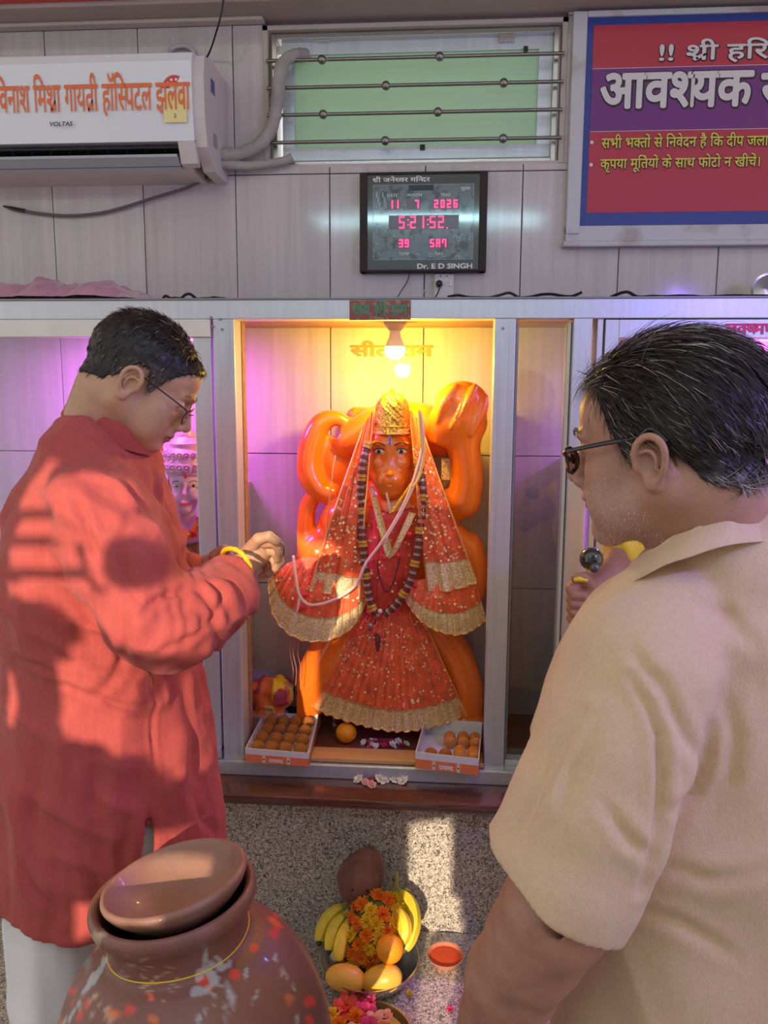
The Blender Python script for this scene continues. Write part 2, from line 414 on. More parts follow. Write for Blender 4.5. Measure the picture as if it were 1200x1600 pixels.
# ------------------------------------------------------------------ lettering
_gl = {}
def _glyph(ch):
    if ch not in _gl:
        c = bpy.data.curves.new('t', 'FONT'); c.body = ch; c.resolution_u = 3; o = bpy.data.objects.new('t', c); COL.objects.link(o)
        bpy.context.view_layer.update(); m = o.to_mesh()
        V = [v.co[:] for v in m.vertices]; Fc = [list(p.vertices) for p in m.polygons]; o.to_mesh_clear()
        def mxx(t):
            c.body = t; bpy.context.view_layer.update(); mm = o.to_mesh(); r = max([v.co.x for v in mm.vertices], default=0); o.to_mesh_clear(); return r
        adv = mxx(ch + '.') - mxx('.')
        bpy.data.objects.remove(o); bpy.data.curves.remove(c)
        _gl[ch] = (V, Fc, adv)
    return _gl[ch]
VIR = '\u094d'
def shape_text(s):
    """very small Devanagari shaper -> list of (verts2d, faces), width"""
    out = []; x = 0.0; i = 0
    def put(ch, dx=0, clip=None, sx=1):
        V, Fc, adv = _glyph(ch)
        if not V: return adv
        bm = bmesh.new(); vs = [bm.verts.new(v) for v in V]
        for f in Fc:
            try: bm.faces.new([vs[k] for k in f])
            except ValueError: pass
        if clip is not None:
            bmesh.ops.bisect_plane(bm, geom=bm.verts[:] + bm.edges[:] + bm.faces[:], plane_co=(clip, 0, 0), plane_no=(1, 0, 0), clear_outer=True)
        bm.verts.ensure_lookup_table(); bm.verts.index_update()
        out.append(([(x + dx + v.co.x * sx, v.co.y) for v in bm.verts], [[v.index for v in f.verts] for f in bm.faces])); bm.free()
        return adv
    def quad(pts): out.append(([(x + a, b) for a, b in pts], [[0, 1, 2, 3]]))
    while i < len(s):
        ch = s[i]
        if ch == ' ': x += .30; i += 1; continue
        if '\u0915' <= ch <= '\u0939':
            j = i; half = []; reph = False
            while j + 1 < len(s) and s[j + 1] == VIR:
                half.append(s[j]); j += 2
            base = s[j]; j += 1; marks = []
            while j < len(s) and ('\u0901' <= s[j] <= '\u0903' or '\u093e' <= s[j] <= '\u094c'): marks.append(s[j]); j += 1
            if half and half[0] == 'र': reph = True; half = half[1:]
            rakar = False
            if half and base == 'र': base = half.pop(); rakar = True
            if '\u093f' in marks: x += put('\u093f') - .27; marks.remove('\u093f'); x += .0
            if '\u093f' in s[i:j]: pass
            for hch in half:
                V, Fc, adv = _glyph(hch); cl = adv - .15
                if hch == 'क': cl = adv - .2
                put(hch, clip=cl); x += cl - .03
            adv = put(base); bx = x
            if rakar: 
                V, Fc, a2 = _glyph(base); sx = adv - .09
                quad([(sx, .30), (sx, .20), (sx - .30, -.03), (sx - .36, .05)])
            if reph: quad([(adv - .18, .62), (adv - .10, .62), (adv - .22, .86), (adv - .32, .84)])
            x += adv
            for mk in marks: x += put(mk)
            i = j
        else:
            x += put(ch); i += 1
    return out, x
def text_mb(s, origin, ux, uy, height, depth=.0008, width=None, bold=0.0):
    """lay string: origin=left baseline; ux,uy = unit vectors; height = size of one em-ish cap; returns MB with a thin solid"""
    parts, w = shape_text(s); mb = MB(); origin = Vector(origin); ux = Vector(ux).normalized(); uy = Vector(uy).normalized()
    nn = ux.cross(uy)
    kx = (width / w) if width else height; ky = height
    offs = [(0, 0)] if not bold else [(0, 0)] + [(bold * math.cos(k * math.pi / 4), bold * math.sin(k * math.pi / 4)) for k in range(8)]
    for q, (bx_, by_) in enumerate(offs):
        for V, Fc in parts:
            P = [origin + ux * ((a + bx_) * kx) + uy * ((b + by_) * ky) + nn * (depth * (1 + .02 * q)) for a, b in V]
            mb.add([p[:] for p in P], Fc)
    return mb
# ================================================================== SETTING
W = 2.05      # glazed wall plane
FR = 1.75     # shrine front plane
Z_FLOOR = 0.0; Z_CEIL = 3.05
def struct(o): o['kind'] = 'structure'; return o

struct(MB().box(-3.2, 2.8, -3.2, W + .25, -.1, 0).build('floor', M['floor']))
struct(MB().box(-3.2, 2.8, .85, W + .25, Z_CEIL, Z_CEIL + .12).build('ceiling', M['beige']))
# platform step of speckled granite in front of the counter
LZ = .309
st = struct(MB().box(-1.9, 1.6, 1.36, 1.72, 0, LZ, .004).build('trim_1', M['granite']))
# counter wall below the brown slab
cw = struct(MB().box(-1.9, 1.6, 1.72, W, 0, .6458, .002).build('wall_counter', M['granite']))
# ---- tiled wall
wx0, wx1 = at(412, 150, W).x, at(884, 150, W).x
wz0, wz1 = at(650, 258, W).z, at(650, 34, W).z
beam_z = wz1 + .012
wall = MB()
wall.box(-2.3, wx0, W + .012, W + .15, .3, Z_CEIL); wall.box(wx1, 1.9, W + .012, W + .15, .3, Z_CEIL)
wall.box(wx0, wx1, W + .012, W + .15, .3, wz0); wall.box(wx0, wx1, W + .012, W + .15, wz1, Z_CEIL)
wall_o = struct(wall.build('wall_back', M['grout']))
tx0, tp, tz0, tpz, g = -.289, .2355, 1.403, .3445, .0011
for i in range(-7, 7):
    for j in range(-2, 4):
        x0, x1 = tx0 + i * tp + g, tx0 + (i + 1) * tp - g; z0, z1 = tz0 + j * tpz + g, tz0 + (j + 1) * tpz - g
        if j == 3: z1 = min(z1, beam_z)
        rs = [(x0, x1, z0, z1)]
        if z1 > wz0 + .01 and x1 > wx0 and x0 < wx1:
            rs = []
            if z0 < wz0: rs.append((x0, x1, z0, wz0)); 
            zz = max(z0, wz0)
            if x0 < wx0: rs.append((x0, wx0, zz, z1))
            if x1 > wx1: rs.append((wx1, x1, zz, z1))
        for k, (a, b, c, d) in enumerate(rs):
            if b - a < .006 or d - c < .006: continue
            dy = random.Random(i * 31 + j * 7 + k).uniform(0, .0008)
            MB().box(a, b, W - dy, W + .014, c, d, .0012).build('tile', M['tile'], wall_o)
# beam, red strip and left ledge above the wall
bm_y = W - .10
struct(MB().box(-2.3, 1.9, bm_y, W + .15, beam_z, Z_CEIL, .004).build('trim_2', M['plaster']))
rz = at(300, -9, bm_y - .02).z
struct(MB().box(-2.3, 1.9, bm_y - .05, bm_y, rz, rz + .25, .004).build('trim_3', M['redpaint']))
lx = at(410, 26, W - .03)
struct(MB().box(-2.3, lx.x, W - .03, W, at(200, 36, W - .03).z, beam_z, .003).build('trim_4', M['beige']))
# window reveal and sloping surround right of window
# ---- window
win = struct(MB().box(wx0, wx0 + .012, W - .002, W + .14, wz0, wz1).box(wx1 - .012, wx1, W - .002, W + .14, wz0, wz1).box(wx0, wx1, W + .0, W + .14, wz0 - .002, wz0 + .006).box(wx0, wx1, W - .002, W + .14, wz1 - .01, wz1).build('window_1', M['beige']))
fa = rect(424, 44, 872, 256, W)
def frame(x0, x1, z0, z1, y0, y1, t, m, name, parent, tb=None):
    tb = tb or t
    mb = MB().box(x0, x0 + t, y0, y1, z0, z1, .0015).box(x1 - t, x1, y0, y1, z0, z1, .0015).box(x0 + t, x1 - t, y0, y1, z1 - tb, z1, .0015).box(x0 + t, x1 - t, y0, y1, z0, z0 + tb, .0015)
    return mb.build(name, m, parent)
frame(fa[0], fa[1], wz0 + .004, fa[3], W + .01, W + .05, .012, M['steel'], 'window_frame', win)
sa = rect(440, 54, 862, 246, W + .02)
x0, x1, z0, z1 = sa
Mfg = translucent_mat('frosted_green_pane', (.60, .78, .60), .6)
# hinged sash: wide top and bottom rails
sash = MB().box(x0, x0 + .03, W + .03, W + .045, z0, z1).box(x1 - .032, x1, W + .03, W + .045, z0, z1).box(x0 + .03, x1 - .032, W + .03, W + .045, z1 - .035, z1).box(x0 + .03, x1 - .032, W + .03, W + .045, z0, z0 + .028)
sash.build('window_sash', M['alu'], win)
pane = MB().box(x0 + .028, x1 - .03, W + .036, W + .04, z0 + .026, z1 - .033).build('pane', Mfg, win)
for px in (506, 792):
    h = at(px, 56, W + .02)
    MB().box(h.x - .018, h.x + .018, W + .018, W + .03, h.z - .012, h.z + .012, .001).cyl((h.x, W + .018, h.z + .012), .004, .036, 'x', 8).build('hinge', M['steel'], win)
for (pa, pb, ks) in (((462, 95), (868, 83), (503, 687)), ((452, 138), (868, 127), (603, 787)), ((450, 181), (868, 170), (505, 684)), ((432, 224), (868, 214), (602, 786))):
    a = at(*pa, W - .01); b = at(*pb, W - .01); zc = (a.z + b.z) / 2
    bar = MB().tube([(wx0 + .01, W - .01, zc), (wx1 - .008, W - .01, zc)], .0043, 10).build('bar', M['bar_steel'], win, True)
    for k in ks:
        MB().sphere((at(k, (pa[1] + pb[1]) / 2, W - .01).x, W - .01, zc), .0108, 14, 10).build('bead', M['bar_steel'], bar, True)
c = at(660, 229, W + .02); MB().box(c.x - .006, c.x + .006, W + .022, W + .032, c.z - .006, c.z + .006, .001).build('latch', M['black'], win)
c = at(822, 75, W + .02); MB().box(c.x - .005, c.x + .005, W + .022, W + .032, c.z - .006, c.z + .006, .001).build('latch', M['black'], win)

# ================================================================== SHRINE
shr = empty('shrine_cabinet', (-.17, FR, .670), 'long grey aluminium framed shrine cabinet with three bays on the brown stone counter', 'shrine')
ZT = at(570, 467.5, FR).z; ZR = at(570, 498, FR).z; ZB = at(570, 1190, FR).z
XL0, XL1 = at(333, 840, FR).x - .012, at(373, 840, FR).x
XL0 = at(341, 840, FR).x
XR0, XR1 = at(765, 840, FR).x, at(797, 840, FR).x
YB = FR + .06
xb1_ = at(912, 840, FR).x - .012
def part(mb, name, m, parent=shr, smooth=False, label=None):
    o = mb.build(name, m, parent, smooth)
    if label: o['label'] = label
    return o
part(MB().box(-1.9, 1.6, FR, YB, ZR, ZT, .0015), 'top_rail', M['alu'])
part(MB().box(-1.9, 1.6, FR - .004, W, ZT - .0005, ZT + .0035, .001), 'roof_panel', M['alu_dark'])
for x0, x1 in ((XL0, XL1), (XR0, XR1)):
    mb = MB().box(x0, x1, FR + .001, YB, ZB - .01, ZR, .0015)
    for xx in (x0 + .012, x1 - .012): mb.box(xx - .0012, xx + .0012, FR, FR + .003, ZB, ZR)
    part(mb, 'post', M['alu'])
# bottom rail and its step
part(MB().box(-1.9, 1.6, FR - .012, YB, .6702, ZB - .006, .003), 'bottom_rail', M['alu'])
# dividing walls between the bays
part(MB().box(-1.9, 1.6, YB, W - .001, ZR + .0045, ZR + .012), 'ceiling_panel', M['plywood'])
part(MB().box(-1.9, 1.6, YB, W - .001, .6702, .694), 'shrine_floor', M['floor_brown'])
part(MB().box(XL1 + .001, XR0 - .001, FR - .002, YB - .002, ZB - .004, ZB + .006, .002), 'sill_strip', M['wood_edge'])
# right narrow fixed bay
xb0, xb1 = at(884, 840, FR).x, at(912, 840, FR).x
part(MB().box(xb0, xb1, FR + .001, YB, ZB - .01, ZR, .0015), 'post', M['alu'])
part(MB().box(xb1 + .012, xb1 + .024, FR + .008, YB, ZB - .01, ZR, .0015), 'post', M['alu'])
part(MB().box(XL1 - .002, XL1 + .002, YB, YB + .03, ZB, ZR), 'inner_bead', M['plywood'])
part(MB().box(XL0 - .012, XL0 + .004, YB, W - .001, .694, 1.33), 'low_divider', M['alu_warm'])
part(MB().box(XR1 - .012, XR1 - .002, YB, W - .001, .694, 1.52), 'low_divider', M['alu_warm'])
part(MB().box(xb1_, xb1_ + .012, YB, W - .001, .694, 1.40), 'low_divider', M['alu_warm'])
part(MB().box(XR1 + .002, XR1 + .008, FR + .02, YB, ZB + .01, ZR - .006, .001), 'inner_bead', M['alu_dark'])
part(MB().box(xb0 - .009, xb0 - .002, FR + .02, YB, ZB + .01, ZR - .006, .001), 'inner_bead', M['alu_warm'])
part(MB().box(XR1 + .003, xb0 - .003, FR + .02, YB - .004, ZB - .006, ZB + .008, .002), 'bay_sill', M['alu'])
part(MB().box(XR1 + .012, xb0 - .010, FR + .05, FR + .053, ZB + .008, ZR - .006), 'glass_pane', M['glass'])
# right sliding sash
sx0 = xb1 + .028; 
part(MB().box(sx0, sx0 + .028, FR + .004, YB, ZB - .008, ZR - .002, .0015).box(sx0 + .028, 1.5, FR + .004, YB, at(1050, 528, FR).z, ZR - .002, .0015).box(sx0 + .028, 1.5, FR + .004, YB, ZB - .008, ZB + .05, .0015), 'sliding_sash', M['alu'])
# left sliding sash: cream top rail, grey stile
sr = at(150, 527, FR).z; sxa = at(300, 840, FR).x
part(MB().box(-1.9, XL0 - .004, FR - .008, FR + .03, sr, ZR - .001, .0015), 'sash_rail', M['alu_warm'], label='cream top rail of the sliding sash')
part(MB().box(at(311, 840, FR).x, XL0 - .005, FR - .001, FR + .028, ZB + .01, sr, .0015), 'sash_stile', M['alu'])
part(MB().box(-1.9, XL0 - .005, FR - .004, FR + .028, ZB - .004, ZB + .022, .0015), 'sash_rail', M['alu'])
part(MB().box(-1.9, at(311, 840, FR).x + .003, FR + .01, FR + .014, ZB + .02, sr + .003), 'glass_pane', M['glass'])
for p in ((330, 493), (344, 496), (347, 512), (333, 507), (786, 510)):
    q = at(*p, FR); part(MB().cyl((q.x, FR - .001, q.z - .004), .0028, .003, 'y', 8), 'screw', M['alu_dark'])

# brown polished counter slab
slab = MB().box(-1.9, 1.6, 1.645, W, .646, .670, .009)
o = slab.build('counter_slab', M['brown'], None, True); tag(o, 'dark brown polished stone counter slab under the aluminium shrine cabinet', 'counter')
# ================================================================== THINGS ON THE WALL
# ---- split air conditioner
ac = empty('air_conditioner', at(150, 180, W - .1), 'white split air conditioner with orange Hindi lettering on the upper left wall', 'air conditioner')
ax1 = at(300, 170, W - .18).x; ax1b = at(331, 170, W).x - .004; ax0 = -1.30
azt = at(295, 92, W - .12).z; azb = at(300, 262, W - .15).z
acy = W - .19
prof = [(W - .001, azt), (W - .12, azt), (acy + .022, azt - .012), (acy + .006, azt - .035), (acy, azt - .10), (acy + .004, azt - .17), (acy + .02, azt - .19), (W - .001, azt - .19)]
cxr = (ax1 + ax1b) / 2
dz = azt - azb
front = [(W - .06, azt), (W - .135, azt), (acy + .010, azt - .010), (acy, azt - .03), (acy - .002, azt - .11), (acy + .008, azt - dz * .80), (W - .06, azt - dz * .80)]
MB().prism(front, 'x', ax0, ax1 + .004).build('front_cover', M['white'], ac)
body = [(W - .001, azt - .004), (W - .12, azt - .004), (acy + .022, azt - .02), (acy + .018, azt - dz * .82), (W - .10, azb + .004), (W - .001, azb)]
body_in = [(W - .001, azt - .004), (W - .12, azt - .004), (W - .12, azt - dz * .80), (W - .13, azb + .004), (W - .10, azb), (W - .001, azb)]
MB().prism(body_in, 'x', ax0, ax1 - .02).build('rear_body', M['white2'], ac)
MB().prism([(W - .001, azt - .006), (W - .12, azt - .006), (acy + .014, azt - .016), (acy + .004, azt - .06), (acy + .006, azt - dz * .6), (acy + .022, azt - dz * .84), (W - .11, azb), (W - .001, azb)], 'x', ax1 + .002, ax1 + .030).build('end_cap', M['white2'], ac)
MB().prism([(acy + .008, azt - dz * .79), (acy + .03, azt - dz * .79), (acy + .05, azb + .002), (acy + .030, azb + .006)], 'x', ax1 - .035, ax1 + .004).build('outlet_cheek', M['white2'], ac)
MB().box(ax0, ax1 - .036, acy + .045, W - .12, azb + .004, azt - dz * .80).build('outlet_cavity', M['black'], ac)
MB().prism([(acy + .012, azb + .017), (acy + .016, azb + .024), (acy + .06, azb + .006), (acy + .058, azb)], 'x', ax0, ax1 - .04).build('louver', mat('louver_grey', (.42, .47, .50), .3), ac)
MB().prism([(acy + .014, azb + .036), (acy + .015, azb + .040), (acy + .06, azb + .034), (acy + .06, azb + .030)], 'x', ax0, ax1 - .038).build('louver', M['black'], ac)
for k in range(9):
    xx = ax1 - .07 - k * .045
    MB().prism([(acy + .02, azb + .030), (acy + .05, azb + .030), (acy + .05, azb + .045), (acy + .025, azb + .045)], 'x', xx, xx + .003).build('vane', M['black'], ac)
Mor = mat('orange_print', (.78, .16, .045), .35)
def on_ac(px, py): return at(px, py, acy - .004)
a = on_ac(300, 171); b0 = on_ac(-60, 176)
hx = (a.x - b0.x)
def line_between(p, q): return (q - p)
bl = on_ac(-6, 177); br = on_ac(297, 172)
bl.z = br.z = (on_ac(240, 171).z)
hh = (on_ac(240, 130).z - on_ac(240, 171).z) / .62
text_mb('विनाश मिश्रा गायत्री हॉस्पिटल झलवा', (bl.x, acy - .0028, bl.z), (1, 0, 0), (0, 0, 1), hh, .0009, width=br.x - bl.x, bold=.012).build('lettering', Mor, ac, fix=False)
Mdk = mat('dark_print', (.03, .03, .04), .4)
p = on_ac(77, 197); q = on_ac(113, 196)
text_mb('VOLTAS', (p.x, acy - .0026, p.z), (1, 0, .0), (.15, 0, 1), .013, .0009, width=q.x - p.x, bold=.02).build('lettering', Mdk, ac, fix=False)
# energy sticker: red/white dial over a yellow slip
s0 = on_ac(272, 137)
def disc_arc(mb, c, r0, r1, a0, a1, n, y):
    V = []; Fc = []
    for i in range(n + 1):
        t = math.radians(a0 + (a1 - a0) * i / n)
        V += [(c.x + r0 * math.cos(t), y, c.z + r0 * math.sin(t)), (c.x + r1 * math.cos(t), y, c.z + r1 * math.sin(t))]
    for i in range(n): Fc.append((2 * i, 2 * i + 2, 2 * i + 3, 2 * i + 1))
    return mb.add(V, Fc)
stk = MB().box(s0.x - .026, s0.x + .026, acy - .0024, acy - .0016, s0.z - .072, s0.z - .01).build('energy_sticker', mat('yellow_slip', (.80, .70, .30), .5), ac)
disc_arc(MB(), s0, .008, .027, 60, 180, 12, acy - .0027).build('red_dial', mat('red_print', (.62, .05, .06), .4), stk, fix=False)
disc_arc(MB(), s0, .008, .027, 0, 60, 8, acy - .0027).build('white_dial', mat('white_print', (.8, .8, .8), .4), stk, fix=False)
disc_arc(MB(), s0, 0.0, .010, 0, 180, 10, acy - .0028).build('yellow_dial', mat('yellow_print', (.85, .60, .15), .4), stk, fix=False)
mb = MB()
for t in (75, 110, 145): mb.cyl((s0.x + .018 * math.cos(math.radians(t)), acy - .003, s0.z + .018 * math.sin(math.radians(t))), .0028, .0006, 'y', 8)
mb.build('dial_star', bpy.data.materials['white_print'], stk)
text_mb('2', (s0.x - .003, acy - .0026, s0.z - .062), (1, 0, 0), (0, 0, 1), .012, .0008).build('lettering', Mdk, stk, fix=False)
# end cap labels
c = at(317, 135, W - .09)
MB().box(ax1 + .0302, ax1 + .0308, W - .13, W - .10, azt - .075, azt - .045).build('side_label', mat('blue_label', (.04, .07, .30), .4), ac)
MB().box(ax1 + .0302, ax1 + .0308, W - .12, W - .09, azt - .19, azt - .16).build('side_label', mat('grey_label', (.3, .28, .3), .4), ac)

# ---- insulated pipes and cables
Mins = mat('wrapped_insulation', (.36, .33, .30), .7, bump=.6, bscale=40, var=.15, vscale=25)
def pxtube(name, pts, r, m, label, cat, seg=10, smooth_n=6, jit=0, group=None):
    P = [at(*p) for p in pts]; P = catmull(P, smooth_n)
    rr = r
    if jit:
        rng = random.Random(5); rr = [r * (1 + rng.uniform(-jit, jit)) for _ in P]
    o = MB().tube(P, rr, seg).build(name, m, None, True)
    return tag(o, label, cat, group)
def catmull(P, n):
    P = [Vector(p) for p in P]; Q = [P[0]] + P + [P[-1]]; out = []
    for i in range(1, len(Q) - 2):
        for k in range(n):
            t = k / n; a, b, c, d = Q[i - 1], Q[i], Q[i + 1], Q[i + 2]
            out.append(.5 * ((2 * b) + (c - a) * t + (2 * a - 5 * b + 4 * c - d) * t * t + (3 * b - a - 3 * c + d) * t ** 3))
    out.append(P[-1]); return out
pxtube('insulated_pipe', [(334, 243, W - .056), (345, 242, W - .05), (375, 240, W - .035), (405, 226, W - .03), (425, 198, W - .028), (433, 160, W - .026), (437, 120, W - .024), (444, 97, W - .018), (458, 88, W - .004), (474, 86, W + .03), (486, 86, W + .07)], .0155, Mins, 'thick wrapped grey pipe rising from the air conditioner into the window', 'pipe', 14, jit=.10)
pxtube('drain_pipe', [(334, 257, W - .05), (350, 257, W - .045), (385, 259, W - .03), (420, 256, W - .022), (445, 251, W - .018), (456, 246, W - .015)], .0105, Mins, 'thinner wrapped grey pipe running below the thick one to the window corner', 'pipe', 12, jit=.10)
Mcab = mat('grey_cable', (.12, .11, .11), .5)
o = pxtube('loose_cable', [(338, 264, W - .02), (322, 278, W - .018), (290, 294, W - .016), (240, 309, W - .014), (190, 325, W - .012), (150, 334, W - .012), (100, 337, W - .012), (50, 332, W - .012), (15, 324, W - .012)], .0036, Mcab, 'loose grey cable sagging across the tiles below the air conditioner', 'cable')
P = [at(40, 330, W - .012), at(20, 326, W - .012), at(5, 322, W - .012)]; MB().tube(P, [.0048, .0052, .002], 8).build('taped_end', M['black'], o, True)
pxtube('hanging_wire', [(350, -8, W - .112), (346, 20, W - .108), (338, 50, W - .09), (328, 80, W - .03), (318, 96, W - .012), (308, 98, W - .010), (300, 90, W - .02), (292, 88, W - .02)], .0022, M['black'], 'thin black wire dropping from the ceiling to the air conditioner', 'wire')
pxtube('coiled_pipe', [(264, 92, W - .03), (266, 80, W - .012), (276, 73, W - .012), (290, 72, W - .012), (302, 80, W - .012), (305, 96, W - .012)], .0055, mat('grey_hose', (.45, .43, .42), .5), 'short grey hose looped above the right end of the air conditioner', 'hose')

# ---- LED calendar clock
cl = empty('led_clock', at(662, 345, W), 'dark framed digital calendar clock with glowing red digits above the shrine', 'clock')
cx0, cx1, cz0, cz1 = rect(562, 268, 761, 425, W - .03)
cy = W - .032
tilt = -.012
Mfr = mat('dark_wood_frame', (.028, .016, .014), .5, coat=.0, spec=.3, var=.2, vscale=30)
rim = .019
fr_mb = MB().box(cx0, cx0 + rim, cy, W - .002, cz0, cz1, .003).box(cx1 - rim, cx1, cy, W - .002, cz0, cz1, .003).box(cx0, cx1, cy + .001, W - .002, cz1 - .006, cz1, .002).box(cx0, cx1, cy + .001, W - .002, cz0, cz0 + .006, .002)
fr_mb.build('frame', Mfr, cl)
Mface = mat('dark_glass_face', (.02, .025, .03), .06, coat=1.0)
MB().box(cx0 + rim - .002, cx1 - rim + .002, cy + .004, W - .004, cz0 + .003, cz1 - .003).build('face', Mface, cl)
def cpt(u, v): return (cx0 + (cx1 - cx0) * u, cy + .0036, cz1 - (cz1 - cz0) * v)      # u,v in 0..1 on the clock
CW, CH = cx1 - cx0, cz1 - cz0
# etched scene panel
Metch = mat('etched_grey_print', (.11, .155, .175), .05, dirt=((.03, .04, .05), 60, .50), coat=1.0)
u0, v0, u1, v1 = .105, .125, .895, .875
a = cpt(u0, v1); b = cpt(u1, v0)
MB().box(a[0], b[0], cy + .0032, cy + .0042, a[2], b[2]).build('etched_panel', Metch, cl)
Mln = mat('etched_line', (.35, .42, .44), .4)
t = .0009
MB().box(a[0], b[0], cy + .0026, cy + .0036, a[2], a[2] + t).box(a[0], b[0], cy + .0026, cy + .0036, b[2] - t, b[2]).box(a[0], a[0] + t, cy + .0026, cy + .0036, a[2], b[2]).box(b[0] - t, b[0], cy + .0026, cy + .0036, a[2], b[2]).build('border_line', Mln, cl)
Msil = mat('silver_letter', (.72, .72, .66), .4)
def clk_text(s, u, v, h, w, m, bold=0.02, nm='lettering'):
    p = cpt(u, v); text_mb(s, (p[0], cy + .0024, p[2]), (1, 0, 0), (0, 0, 1), h, .0006, width=w * CW, bold=bold).build(nm, m, cl, fix=False)
clk_text('श्री जनेश्वर मन्दिर', .10, .098, .0145, .45, Msil)
clk_text('Dr. E D SINGH', .455, .965, .0165, .44, Msil, .035)
Mwl = mat('pale_letter', (.55, .58, .58), .4)
clk_text('DATE', .215, .245, .010, .085, Mwl); clk_text('MONTH', .375, .245, .010, .115, Mwl); clk_text('YEAR', .635, .245, .010, .08, Mwl)
clk_text('TEMP', .31, .83, .010, .085, Mwl); clk_text('DAY', .60, .83, .010, .06, Mwl); clk_text('मूल्य', .79, .185, .010, .075, Mwl)
Mled = emis('red_led', (1.0, .03, .12), 5.0); Moff = mat('display_window', (.10, .05, .08), .2)
SEG = {'0': 'abcdef', '1': 'bc', '2': 'abdeg', '3': 'abcdg', '4': 'bcfg', '5': 'acdfg', '6': 'acdefg', '7': 'abc', '8': 'abcdefg', '9': 'abcdfg', 'S': 'acdfg', 'A': 'abcefg', 'T': 'abcf'}
def digits(s, u, v, w, h, pitch):
    mb = MB(); x = u
    for ch in s:
        if ch == ':':
            for vv in (.3, .7):
                p = cpt(x + .008, v + h * vv); mb.cyl((p[0], cy + .0012, p[2]), .0014, .001, 'y', 6)
            x += .022; continue
        if ch == '.':
            p = cpt(x + .006, v + h); mb.cyl((p[0], cy + .0012, p[2]), .0016, .001, 'y', 6); x += .02; continue
        if ch == ' ': x += pitch; continue
        for sgm in SEG[ch]:
            X0, X1 = x, x + w; t = .0085; tv = .012
            r = {'a': (X0, v, X1, v + tv), 'd': (X0, v + h - tv, X1, v + h), 'g': (X0, v + h / 2 - tv / 2, X1, v + h / 2 + tv / 2), 'f': (X0, v, X0 + t, v + h / 2), 'e': (X0, v + h / 2, X0 + t, v + h), 'b': (X1 - t, v, X1, v + h / 2), 'c': (X1 - t, v + h / 2, X1, v + h)}[sgm]
            p = cpt(r[0], r[3]); q = cpt(r[2], r[1]); sl_ = .0006
            mb.box(p[0] + sl_, q[0] + sl_, cy + .0006, cy + .002, p[2], q[2])
        x += pitch
    mb.build('led_digits', Mled, cl)
def wnd(u, v, w, h):
    p = cpt(u, v + h); q = cpt(u + w, v); MB().box(p[0], q[0], cy + .0022, cy + .003, p[2], q[2]).build('display_window', Moff, cl)
wnd(.21, .275, .11, .095); wnd(.37, .275, .11, .095); wnd(.575, .275, .21, .095)
digits('11', .232, .28, .028, .08, .045); digits('7', .435, .28, .028, .08, .045); digits('2026', .585, .28, .03, .08, .05)
wnd(.23, .43, .55, .14)
digits('5:21:52.', .31, .44, .042, .12, .066)
wnd(.30, .66, .10, .10); wnd(.55, .66, .15, .10)
digits('39', .31, .67, .032, .08, .046); digits('SAT', .555, .67, .032, .08, .048)
MB().box(cpt(.385, 0)[0], cpt(.58, 0)[0], cy + .0025, cy + .003, cpt(0, .185)[2], cpt(0, .13)[2]).build('top_band', M['black'], cl)
# temple outline prints in the panel: faint drawn figures
mb = MB(); rr = random.Random(3)
for k in range(60):
    u = rr.uniform(.12, .88); v = rr.uniform(.5, .86); p = cpt(u, v)
    if .28 < u < .72 and v < .8: continue
    r_ = rr.uniform(.002, .006)
    disc_arc(mb, Vector((p[0], 0, p[2])), r_ * .75, r_, 0, rr.uniform(120, 360), 10, cy + .0027)
for k in range(7):
    p = cpt(.13 + .012 * k, .2 + .05 * (k % 4)); mb.box(p[0], p[0] + .003, cy + .0024, cy + .003, p[2] - .012, p[2])
tag(mb.build('etched_figures', Mln, cl, fix=False), kind='stuff')

# ---- socket, plug, clock wires
sk = empty('wall_socket', at(693, 447, W), 'small pale switch and socket plate just below the clock', 'socket')
a0, a1, b0_, b1_ = rect(678, 428, 709, 465, W - .01)
MB().box(a0, a1, W - .012, W - .001, b0_ - .006, b1_, .002).build('plate', mat('socket_plate', (.62, .60, .55), .4), sk)
for dx in (.33, .66): MB().cyl((a0 + (a1 - a0) * dx, W - .0125, b1_ - .006), .0017, .002, 'y', 8).build('hole', M['black'], sk)
MB().box(a1 - .011, a1 - .004, W - .015, W - .012, b1_ - .03, b1_ - .014, .001).build('switch', mat('switch_white', (.7, .68, .62), .3), sk)
pl = MB().cyl((a0 + .013, W - .019, b1_ - .025), .0085, .014, 'y', 8).sphere((a0 + .013, W - .026, b1_ - .025), (.007, .006, .008)).build('plug', M['black'], None, True); tag(pl, 'black plug pushed into the wall socket below the clock', 'plug')
pxtube('plug_wire', [(687, 449, W - .024), (684, 458, W - .03), (679, 466, W - .05), (674, 472, W - .06)], .0016, M['black'], 'thin black wire from the plug down behind the top rail', 'wire')
pxtube('clock_wire', [(640, 424, W - .012), (636, 440, W - .012), (626, 456, W - .02), (617, 472, W - .04)], .0012, M['black'], 'thin black wire hanging from the bottom of the clock', 'wire')
pxtube('socket_wire', [(680, 434, W - .012), (668, 446, W - .014), (661, 458, W - .02), (656, 472, W - .03)], .0011, mat('white_wire', (.5, .5, .5), .5), 'thin pale wire curving from the left of the wall socket', 'wire')

